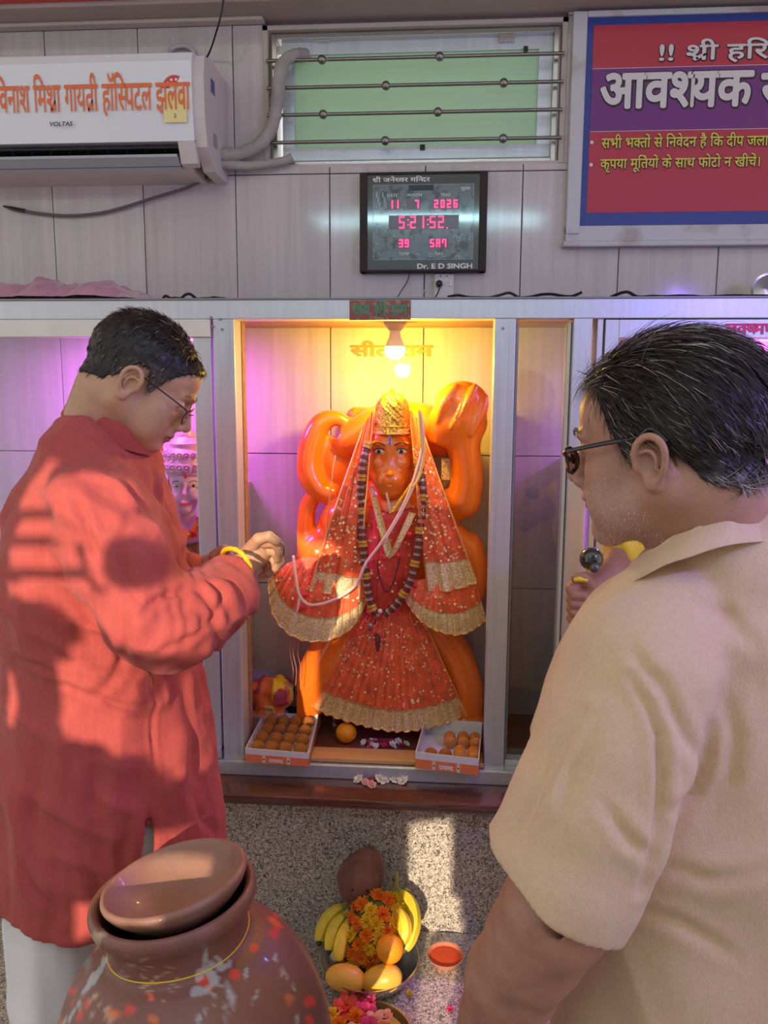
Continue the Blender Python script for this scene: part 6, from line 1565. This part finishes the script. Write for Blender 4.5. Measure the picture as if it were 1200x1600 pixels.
# ------------------------------------------------------------------ OFFERINGS ON THE STEP
BZ = LZ + .001
bc = atz(577, 1500, LZ + .035)
bowl = empty('steel_bowl', (bc.x, bc.y, BZ), 'wide steel bowl full of marigolds, bananas and mangoes on the granite step', 'bowl')
br_ = .107
MB().lathe([(0, .002), (.060, .002), (.085, .012), (.100, .034), (.1055, .045), (.109, .0455), (.1085, .043), (.103, .033), (.088, .009), (.062, 0), (0, 0)], (bc.x, bc.y, BZ), 56).build('bowl_shell', M['steel'], bowl, True)
Mban = mat('banana_peel', (.82, .62, .04), .45, var=.1, vscale=40); Mtip = mat('banana_tip', (.06, .05, .02), .6); Mstem = mat('banana_stem', (.45, .42, .08), .5)
def banana(pts, r, label, tipdark=True, group=None):
    P = catmull(pts, 8); n = len(P); rr = [r * (math.sin(math.pi * min(1, max(0, .10 + .84 * i / (n - 1)))) ** .45) for i in range(n)]
    rt = empty('banana', P[n // 2], label, 'banana', group); MB().tube(P, rr, 7).build('peel', Mban, rt, True)
    d = (P[-1] - P[-2]).normalized(); MB().tube([P[-1] - d * .001, P[-1] + d * .008], [rr[-1] * 1.02, rr[-1] * .5], 7).build('tip', Mtip, rt, True)
    d = (P[0] - P[1]).normalized(); MB().tube([P[0] - d * .001, P[0] + d * .016], [rr[0] * 1.0, rr[0] * .5], 7).build('stem', Mstem, rt, True)
def B_(px, py, z): return atz(px, py, BZ + z)
banana([B_(534, 1418, .10), B_(516, 1432, .085), B_(504, 1452, .065), B_(499, 1472, .05)], .0165, 'leftmost yellow banana leaning out of the steel bowl')
banana([B_(536, 1432, .10), B_(524, 1448, .085), B_(517, 1468, .07), B_(514, 1486, .055)], .0150, 'banana second from the left on the steel bowl rim')
banana([B_(541, 1446, .10), B_(534, 1466, .085), B_(530, 1486, .07), B_(529, 1502, .055)], .0150, 'banana third from the left with a dark tip above the mango')
banana([B_(626, 1396, .13), B_(640, 1412, .12), B_(645, 1440, .10), B_(640, 1466, .08), B_(632, 1484, .065)], .0185, 'big yellow banana on the right of the marigold heap')
banana([B_(618, 1420, .13), B_(630, 1438, .125), B_(633, 1458, .11), B_(628, 1474, .09)], .0150, 'banana tucked between the marigolds and the big right banana')
Mman = mat('mango_skin', (.78, .42, .05), .4, var=.12, vscale=30, dirt=((.55, .22, .03), 60, .66)); Morg = mat('orange_peel', (.90, .32, .01), .42, bump=.35, bscale=260)
def mango(p, rx, rz, ang, label):
    v = Vol(p - Vector((.06, .05, .05)), p + Vector((.06, .05, .05)), .0028); R = rotm('Y', ang)
    v.ell(p, (rx, rz * .95, rz), .01, R); v.ell(p + R @ Vector((rx * .45, 0, -rz * .18)), (rx * .55, rz * .7, rz * .7), .02, R)
    rt = empty('mango', p, label, 'mango'); vol_obj('skin', v.mesh(), Mman, rt)
    e = p + R @ Vector((-rx * .99, 0, 0)); MB().cyl(e, .003, .004, tuple(R @ Vector((1, 0, 0))), 8).build('stem_scar', Mtip, rt)
m1 = B_(538, 1528, .045); m2 = B_(594, 1530, .045)
mango(m1, .040, .027, 6, 'yellow mango at the front left of the steel bowl'); mango(m2, .042, .027, -22, 'yellow mango at the front right of the steel bowl')
def orange(p, r, label):
    rt = empty('orange', (p.x, p.y, p.z), label, 'orange'); MB().sphere(p, (r, r, r * .95), 28, 18).build('peel', Morg, rt, True); MB().sphere((p.x + r * .1, p.y + r * .2, p.z + r * .93), (.003, .003, .0012), 8, 5).build('navel', mat('navel_green', (.25, .28, .05), .6), rt, True)
orange(B_(609, 1483, .095), .0290, 'orange resting on the marigold heap in the steel bowl')
# marigold heap: an inner mound of leaves hidden by single flowers
hp = empty('marigold_heap', B_(585, 1450, .06), 'heap of small orange and yellow marigold flowers in the steel bowl', 'flowers')
hp.location.z = BZ + .012
v = Vol(Vector((bc.x - .10, bc.y - .08, BZ + .005)), Vector((bc.x + .10, bc.y + .12, BZ + .19)), .005)
v.ell(B_(588, 1462, .075), (.055, .045, .055), .02); v.ell(B_(590, 1430, .11), (.048, .038, .045), .02); v.ell(B_(560, 1480, .05), (.04, .035, .04), .02)
mound = v.mesh(); vol_obj('leaf_mound', mound, mat('dark_green_leaves', (.10, .14, .02), .7, var=.4, vscale=80), hp)
Vm, Nm = mound[0], vnormals(*mound); front = np.where((Nm[:, 1] < .45) & (Nm[:, 2] > -.35))[0]; rs = np.random.RandomState(5); chosen = []
for i in rs.permutation(front):
    if all(np.linalg.norm(Vm[i] - Vm[j]) > .0200 for j in chosen): chosen.append(i)
    if len(chosen) > 120: break
for n_, i in enumerate(chosen):
    p = Vector(Vm[i]); 
    me = (mg_y if rs.rand() < (.75 if p.z > BZ + .135 else .42) else mg_o)[n_ % 2]
    place_flower(me, p + Vector(Nm[i]) * .002, rs.uniform(.0160, .0205), Nm[i] + rs.normal(0, .2, 3), hp)
# coconut leaning on the wall
Mcoc = mat('coconut_husk', (.20, .085, .06), .85, bump=.9, bscale=70, var=.3, vscale=30, stretch=(1, 1, .3))
cp = at(563, 1370, 1.655)
coc = empty('coconut', (cp.x, cp.y, cp.z - .05), 'rough brown coconut standing behind the marigolds against the granite wall', 'coconut')
v = Vol(cp - Vector((.09, .06, .12)), cp + Vector((.09, .06, .10)), .004); v.ell(cp, (.050, .050, .066), .01, rotm('Y', 28)); v.ell(cp + Vector((.02, 0, .045)), (.022, .022, .025), .02)
V, Fq = v.mesh(); V = V + vnormals(V, Fq) * (.004 * fbm(V * [1, 1, .6], 30, 3))[:, None]; vol_obj('husk', (V, Fq), Mcoc, coc)
for k in range(3): MB().sphere(cp + Vector((-.012 + .016 * k, -.049, -.0 + .006 * (k % 2))), (.0035, .002, .0035), 8, 6).build('eye_spot', M['black'], coc, True)
q0, q1 = at(612, 1392, 1.66), at(619, 1362, 1.66)
o = MB().tube(catmull([q0 + Vector((-.01, -.01, -.03)), q0, (q0 + q1) / 2 + Vector((.006, 0, 0)), q1], 6), [.007] * 6 + [.006] * 6 + [.005] * 6 + [.003], 8).build('bent_stem', mat('pale_stem', (.40, .36, .12), .6), None, True); tag(o, 'pale bent stalk sticking up behind the marigold heap', 'stalk')
o = MB().sphere(B_(632, 1400, .12), (.020, .016, .020), 14, 10).build('green_fruit', mat('olive_green_peel', (.22, .20, .05), .5), None, True); tag(o, 'small olive green fruit at the top right of the marigold heap', 'fruit')
# front thali with petals
tc_ = atz(572, 1618, LZ + .012); th_ = empty('brass_plate', (tc_.x, tc_.y, BZ), 'round brass rimmed plate of red and yellow flowers at the bottom edge', 'plate')
MB().lathe([(0, .0015), (.080, .0015), (.088, .014), (.091, .0145), (.0895, .011), (.083, 0), (0, 0)], (tc_.x, tc_.y, BZ), 56).build('plate_shell', mat('dull_brass', (.50, .36, .16), .3, .8), th_, True)
rs = random.Random(8)
Mpr = mat('deep_pink_petal', (.60, .02, .12), .5); Mrp = mat('vermilion_petal', (.75, .07, .03), .5)
fl = empty('flower_offering', (tc_.x, tc_.y, BZ + .003), 'red, pink and yellow flowers heaped on the brass rimmed plate', 'flowers')
def rose_mesh(m, seed):
    r_ = random.Random(seed); mb = MB()
    for layer, (n, rad, tl) in enumerate(((6, 1, 15), (5, .75, 45), (4, .45, 70))):
        for k in range(n):
            a = 2 * math.pi * (k + .5 * layer + r_.random() * .3) / n; t = math.radians(tl); d = Vector((math.cos(a) * math.cos(t), math.sin(a) * math.cos(t), math.sin(t))); s_ = Vector((-math.sin(a), math.cos(a), 0)); u_ = s_.cross(d)
            pts = [Vector((0, 0, .1 * layer)), d * .5 * rad + s_ * .42 * rad, d * rad + s_ * .35 * rad + u_ * .12, d * 1.08 * rad, d * rad - s_ * .35 * rad + u_ * .12, d * .5 * rad - s_ * .42 * rad, d * .6 * rad - u_ * .12]
            mb.add([p[:] for p in pts], [(0, 1, 6), (1, 2, 3, 6), (3, 4, 5, 6), (5, 0, 6)])
    return new_mesh('flower', np.concatenate(mb.V), mb.F, m, True)
rm = [rose_mesh(Mrp, 1), rose_mesh(Mpr, 2), mg_y[0], mg_o[0], rose_mesh(mat('peach_petal', (.75, .35, .2), .5), 3)]
for k, (px, py, q, r) in enumerate(((518, 1588, 2, .020), (514, 1600, 2, .018), (540, 1574, 0, .026), (556, 1590, 3, .020), (570, 1582, 1, .024), (584, 1600, 4, .024), (600, 1590, 4, .018), (558, 1565, 0, .016), (575, 1568, 1, .018), (530, 1604, 3, .02), (575, 1612, 1, .026), (550, 1612, 4, .02), (600, 1612, 3, .02), (540, 1625, 0, .022), (590, 1630, 1, .022), (565, 1640, 2, .02))):
    place_flower(rm[q], atz(px, py, BZ + .018), r, (rs.uniform(-.3, .3), rs.uniform(-.5, 0), 1), fl, 'flower')
# small red dish with vermilion, loose petals
rc = atz(696, 1496, BZ + .010); rd = empty('red_dish', (rc.x, rc.y, BZ), 'small translucent rimmed dish of bright orange red powder on the granite step', 'dish')
MB().lathe([(0, .002), (.024, .002), (.034, .010), (.0395, .018), (.0415, .0185), (.040, .014), (.030, .0), (0, 0)], (rc.x, rc.y, BZ), 40).build('dish_shell', mat('clear_red_plastic', (.75, .28, .18), .15, trans=.3, coat=.5), rd, True)
MB().lathe([(0, .0135), (.015, .013), (.030, .0125), (.0355, .0120), (.030, .0095), (0, .009)], (rc.x, rc.y, BZ), 40).build('powder', mat('vermilion_powder', (.80, .08, .015), .6, bump=.5, bscale=150), rd, True)
for px, py, me, lab in ((640, 1552, mg_y[1], 'small yellow petal lying on the granite step near the bowl'), (703, 1577, rm[1], 'small pink petal lying on the granite step beside the forearm')):
    p = atz(px, py, BZ + .003); o = place_flower(me, p, .0075, (0, -.2, 1), None, 'petal'); tag(o, lab, 'petal')

# ------------------------------------------------------------------ OFFERINGS ON THE SHRINE SILL
Mbw = mat('white_card', (.70, .68, .70), .55); Mbo = mat('orange_card', (.82, .20, .07), .45); Mlad = mat('sugar_ball', (.66, .25, .04), .45, bump=.9, bscale=420, var=.25, vscale=220, sss=.0)
Mlad2 = mat('sugar_roll', (.62, .24, .035), .35, bump=.7, bscale=300, var=.2, vscale=200)
def sweet_box(c4, label, py_front, seed):
    zt = at(c4[3][0], c4[3][1], 1.715).z; C4 = [atz(px, py, zt) for px, py in c4]; h = zt - (ZB + .0065)
    rt = empty('sweet_box', (sum((c.x for c in C4)) / 4, sum((c.y for c in C4)) / 4, ZB + .0065), label, 'box')
    cx_ = sum(C4, Vector()) / 4; th = .0022
    up = Vector((0, 0, 1)); bot = [c - up * h for c in C4]
    mb = MB()
    for i in range(4):
        a, b = C4[i], C4[(i + 1) % 4]; ai, bi = a + (cx_ - a).normalized() * th * 1.4, b + (cx_ - b).normalized() * th * 1.4; a2, b2, ai2, bi2 = (q - up * h for q in (a, b, ai, bi))
        mb.add([q[:] for q in (a, b, bi, ai, a2, b2, bi2, ai2)], [(0, 1, 2, 3), (0, 4, 5, 1), (3, 2, 6, 7), (0, 3, 7, 4), (1, 5, 6, 2), (4, 7, 6, 5)])
    mb.build('tray_wall', Mbw, rt)
    MB().add([(q + up * z).to_tuple() for z in (0, .003) for q in bot], [(3, 2, 1, 0), (4, 5, 6, 7), (0, 1, 5, 4), (1, 2, 6, 5), (2, 3, 7, 6), (3, 0, 4, 7)]).build('tray_floor', Mbw, rt)
    # printed orange strip on the front and right faces
    fl_, fr2, brr = C4[3], C4[2], C4[1]; out = Vector((0, -1, 0)) * .0006
    def strip(a, b, z0, z1, m, o_, nm):
        q = [a - up * h * z0 + o_, b - up * h * z0 + o_, b - up * h * z1 + o_, a - up * h * z1 + o_]; q2 = [p - o_ * .6 for p in q]
        MB().add([p[:] for p in q + q2], [(0, 1, 2, 3), (7, 6, 5, 4), (0, 4, 5, 1), (1, 5, 6, 2), (2, 6, 7, 3), (3, 7, 4, 0)]).build(nm, m, rt)
    strip(fl_, fr2, .42, 1.0, Mbo, out, 'printed_band'); 
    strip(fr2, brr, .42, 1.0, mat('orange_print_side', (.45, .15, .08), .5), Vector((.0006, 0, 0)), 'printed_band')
    d = fr2 - fl_
    for t in (.27, .66): strip(fl_ + d * t, fl_ + d * (t + .05), .44, .98, mat('cream_print', (.75, .62, .45), .5), out * 1.6, 'print_stripe'); c = fl_ + d * (t + .025) - up * h * .72 + out * 2; MB().cyl(c, .002, .0006, 'y', 6).build('print_dot', Mdk, rt)
    p = fl_ + d * .38 - up * h * .88 + out * 2
    text_mb('प्रसाद', p, d, up, h * .36, .0003, width=d.length * .22, bold=.05).build('lettering', mat('pale_print', (.85, .72, .68), .5), rt, fix=False)
    return rt, C4, h, bot
rt1, C4, h1, bot1 = sweet_box(((412, 1113), (498, 1116), (482, 1177), (383, 1169)), 'open white and orange sweet box holding sixteen round sweets, at left', 1195, 1)
def bil(C4, u, w): return (C4[0] * (1 - u) + C4[1] * u) * (1 - w) + (C4[3] * (1 - u) + C4[2] * u) * w
rs = random.Random(2); lm_ = MB().sphere((0, 0, 0), 1, 14, 10); Vl_ = np.concatenate(lm_.V); Vl_ = Vl_ * (1 + .05 * fbm(Vl_, 3, 4)[:, None]); lme = new_mesh('ladoo', Vl_, lm_.F, Mlad, True)
first = True
for i in range(4):
    for j in range(4):
        p = bil(C4, .17 + .22 * i + rs.uniform(-.01, .01), .15 + .235 * j); o = bpy.data.objects.new('sweet_ball', lme); COL.objects.link(o); r = .0160; o.scale = (r, r, r * .92); o.location = (p.x, p.y, p.z - h1 + .003 + r * .92 + .006)
        tag(o, 'round sweet in the left box, %s column from left, %s row from back' % (['first', 'second', 'third', 'fourth'][i], ['first', 'second', 'third', 'fourth'][j]), 'sweet', 'round sweets in the left box')
p = bil(C4, .48, .5); o = MB().sphere((p.x, p.y - .004, p.z - .001), (.005, .004, .002), 8, 6).sphere((p.x + .008, p.y, p.z - .001), (.004, .003, .002), 8, 6).build('green_leaf_bit', mat('dark_leaf', (.05, .10, .03), .6), None, True); tag(o, 'tiny green leaf scrap lying on the sweets in the left box', 'leaf')
rt2, C4, h2, bot2 = sweet_box(((664, 1122), (754, 1128), (748, 1186), (649, 1175)), 'open white and orange sweet box holding a few rolled sweets, at right', 1200, 2)
k = 0
for (u, w, kind) in ((.22, .78, 0), (.45, .76, 0), (.48, .38, 1), (.70, .35, 1), (.90, .35, 1), (.68, .74, 1), (.90, .74, 1)):
    p = bil(C4, u, w); r = .0150
    if kind == 0:
        o = bpy.data.objects.new('sweet_ball', lme); COL.objects.link(o); o.scale = (r, r, r * .92); o.location = (p.x, p.y, p.z - h2 + .003 + r)
        tag(o, 'round orange sweet at the front left of the right sweet box' if k == 0 else 'round orange sweet second from the left in the right sweet box', 'sweet'); k += 1
    else:
        a = p - Vector((0, .017, h2 - .003 - r - .003)); b = p + Vector((0, .017, -(h2 - .003 - r - .003))); o = MB().tube([a - Vector((0, .006, 0)), a, (a + b) / 2, b, b + Vector((0, .006, 0))], [r * .4, r * .95, r, r * .95, r * .4], 14).build('sweet_roll', Mlad2, None, True)
        tag(o, 'rolled sweet in the right box, %s row, %s' % ('back' if w < .5 else 'front', {.48: 'left', .70: 'middle', .90: 'right', .68: 'middle'}[u]), 'sweet', 'rolled sweets in the right box')
orange(Vector((atz(541, 1160, fl_z + .001).x, atz(541, 1160, fl_z + .001).y, fl_z + .0265)), .0262, 'bright orange fruit standing on the shrine floor before the skirt')
# loose flowers on the shrine floor and on the counter
Mwp = mat('white_petal', (.78, .74, .68), .5); Mwrp = mat('pale_pink_petal', (.70, .35, .38), .5)
jas = [rose_mesh(Mwp, 11), rose_mesh(Mwrp, 12), rm[1], rose_mesh(mat('maroon_petal', (.35, .02, .06), .5), 13)]
lf = empty('petal_scatter', atz(595, 1162, fl_z + .001), 'scatter of maroon and white petals on the shrine floor beside the orange', 'petals')
rs = random.Random(12)
for k in range(34):
    t = rs.random(); px = 565 + 70 * t ** 1.2; py = 1162 + rs.uniform(-9, 9) * (1 - .6 * t); place_flower(jas[rs.choice([0, 1, 2, 3, 3, 1, 0])], atz(px, py, fl_z + .006), rs.uniform(.0045, .0095), (rs.uniform(-.8, .8), rs.uniform(-1, .3), 1), lf, 'petal')
S = Sheet([(562, 1165, 1.80), (580, 1158, 1.80), (598, 1155, 1.80)], [(560, 1172, 1.79), (578, 1174, 1.79), (592, 1165, 1.79)], 16, 8, 1, .003, .002)
cz = []
for k, (px, py, q, r) in enumerate(((560, 1217, 0, .009), (580, 1213, 2, .013), (571, 1222, 1, .007), (581, 1226, 1, .008), (597, 1216, 0, .013), (592, 1208, 0, .010), (618, 1216, 0, .011), (613, 1212, 0, .007), (630, 1219, 0, .010))):
    p = atz(px, py, .670 + .006); o = place_flower(jas[q], p, r * 1.35, ((px * 7 % 10 - 5) * .1, -.5, 1), None, 'flower')
    tag(o, ['white flower at the left end of the row on the counter slab', 'magenta flower among white ones on the counter slab', 'pale pink flower just below left of the magenta one on the counter', 'pale pink flower nearest the slab edge under the magenta one', 'large white flower just right of the magenta one on the counter', 'white flower touching the bottom rail behind the large white one', 'white flower in the middle of the right pair on the counter', 'smallest white flower on the counter, left of the right pair', 'white flower at the right end of the row on the counter'][k], 'flower', {2: None, 1: 'pale pink flowers on the counter', 0: 'white flowers on the counter'}[q])
# cloth and flower bundle in the left corner of the middle bay
bd = empty('flower_bundle', atz(421, 1128, fl_z + .001), 'bundle of orange, yellow and maroon flower cloth in the left corner of the middle bay', 'bundle'); bd.location.z = fl_z + .001
bcx = at(424, 1082, 1.93)
v = Vol(bcx - Vector((.09, .07, .13)), bcx + Vector((.09, .07, .08)), .004); v.ell(bcx, (.058, .045, .040), .01); v.ell(bcx - Vector((.01, 0, .065)), (.045, .042, .05), .02)
V, Fq = v.mesh(); V = V + vnormals(V, Fq) * (.008 * (1 - 2.4 * np.abs(noise3(V, 30, 2))))[:, None]
L_ = V - np.array(bcx); cc_ = np.tile([.66, .14, .02], (len(V), 1)); n1 = noise3(V * [1, 1, 1], 26, 5)
cc_[n1 > .18] = (.30, .03, .05); cc_[(L_[:, 0] > .012) & (L_[:, 2] > .000) & (n1 < .15) & (L_[:, 0] < .04)] = (.85, .60, .02); cc_[n1 < -.42] = (.55, .40, .10); cc_[L_[:, 2] < -.045] = (.55, .28, .26)
vol_obj('cloth_heap', (V, Fq), mat('bundle_cloth', (.6, .2, .1), .6, attr=True, bump=.4, bscale=80), bd, cc_)
# ------------------------------------------------------------------ ADDED SUN MASK behind the viewer (unseen screen cut to shape the sun patches)
GY = -1.0
lit = [  # outlines of the sunlit patches and the depth of the surface they fall on; the screen is pierced where the sun passes
 (1.13, [(22, 762), (60, 712), (78, 716), (72, 760), (118, 742), (126, 800), (20, 800)]),
 (1.12, [(18, 812), (128, 814), (140, 846), (14, 842)]), (1.12, [(12, 853), (140, 857), (155, 893), (8, 893)]),
 (1.12, [(8, 908), (165, 910), (190, 950), (185, 985), (120, 975), (75, 940), (10, 935)]),
 (1.14, [(196, 720), (228, 752), (262, 760), (280, 800), (262, 808), (225, 792), (190, 780)]),
 (1.16, [(258, 810), (292, 800), (310, 850), (318, 905), (290, 905), (292, 862)]),
 (1.14, [(188, 930), (262, 926), (330, 895), (395, 850), (405, 950), (330, 1012), (225, 1018), (190, 970)]),
 (1.12, [(112, 1005), (160, 1008), (166, 1032), (140, 1075), (98, 1138), (90, 1128), (118, 1062)]),
 (1.14, [(2, 1048), (16, 1060), (28, 1110), (22, 1134), (2, 1136)]),
 (1.13, [(165, 1150), (205, 1120), (225, 1060), (285, 1040), (290, 1240), (240, 1234), (210, 1190), (168, 1180)]),
 (1.40, [(355, 830), (440, 820), (440, 910), (360, 915)]), (2.04, [(425, 842), (480, 838), (480, 905), (430, 905)]), (1.88, [(462, 848), (522, 850), (524, 1002), (470, 1000)]),
 (1.75, [(345, 830), (374, 822), (374, 905), (362, 905)]), (1.75, [(360, 930), (384, 930), (384, 1080), (372, 1085)]), (2.04, [(408, 1003), (478, 1000), (455, 1085), (412, 1072)]),
 (1.72, [(352, 1262), (405, 1262), (390, 1300), (352, 1300)]), (1.72, [(640, 1288), (705, 1280), (706, 1350), (700, 1458), (655, 1458), (636, 1400)]),
 (1.72, [(380, 1310), (470, 1330), (500, 1440), (470, 1450), (410, 1360)]), (1.50, [(650, 1462), (706, 1462), (712, 1600), (655, 1600)]),
 (1.66, [(575, 1376), (650, 1380), (650, 1500), (600, 1500)]), (1.60, [(500, 1420), (560, 1430), (560, 1540), (505, 1540)]), (1.75, [(420, 1195), (520, 1198), (520, 1222), (420, 1222)])]
polys = []
for Yt, pts in lit:
    q = []
    for px, py in pts:
        P = at(px, py, Yt); t = (P.y - GY) / SUN_DIR.y; q.append((P.x - SUN_DIR.x * t, P.z - SUN_DIR.z * t))
    polys.append(np.array(q))
def inside(poly, X, Z):
    r = np.zeros(X.shape, bool); n = len(poly)
    for i in range(n):
        x1, z1 = poly[i]; x2, z2 = poly[(i + 1) % n]; c = ((z1 > Z) != (z2 > Z)) & (X < (x2 - x1) * (Z - z1) / (z2 - z1 + 1e-12) + x1); r ^= c
    return r
allp = np.concatenate(polys); cell = .007; bx0, bx1, bz0, bz1 = allp[:, 0].min() - .03, allp[:, 0].max() + .03, allp[:, 1].min() - .03, allp[:, 1].max() + .03
gx = np.arange(bx0, bx1, cell); gz = np.arange(bz0, bz1, cell); XX, ZZ = np.meshgrid(gx + cell / 2, gz + cell / 2, indexing='ij'); op = np.zeros(XX.shape, bool)
for p in polys: op |= inside(p, XX, ZZ)
def mask_pt(px, py, Yt):
    P = at(px, py, Yt); t = (P.y - GY) / SUN_DIR.y; return P.x - SUN_DIR.x * t, P.z - SUN_DIR.z * t
d0 = mask_pt(216, 868, 1.10); d1 = mask_pt(219, 882, 1.10); k0 = .00088
op |= ((XX - d0[0]) ** 2 + (ZZ - d0[1]) ** 2 < (72 * k0) ** 2)
op &= ~((XX - d1[0]) ** 2 + (ZZ - d1[1]) ** 2 < (46 * k0) ** 2)
scr = MB()
for j in range(len(gz)):
    i = 0
    while i < len(gx):
        if op[i, j]: i += 1; continue
        k = i
        while k < len(gx) and not op[k, j]: k += 1
        scr.box(gx[i], gx[0] + cell * k, GY, GY + .012, gz[j], gz[j] + cell); i = k
xe, ze = gx[0] + cell * len(gx), gz[0] + cell * len(gz)
scr.box(-1.9, gx[0], GY - .02, GY + .02, 0, 3.35).box(xe, 1.5, GY - .02, GY + .02, 0, 3.35).box(gx[0], xe, GY - .02, GY + .02, 0, gz[0]).box(gx[0], xe, GY - .02, GY + .02, ze, 3.35)
struct(scr.build('added_sun_mask', mat('sun_mask_white', (.72, .70, .66), .8), fix=False))
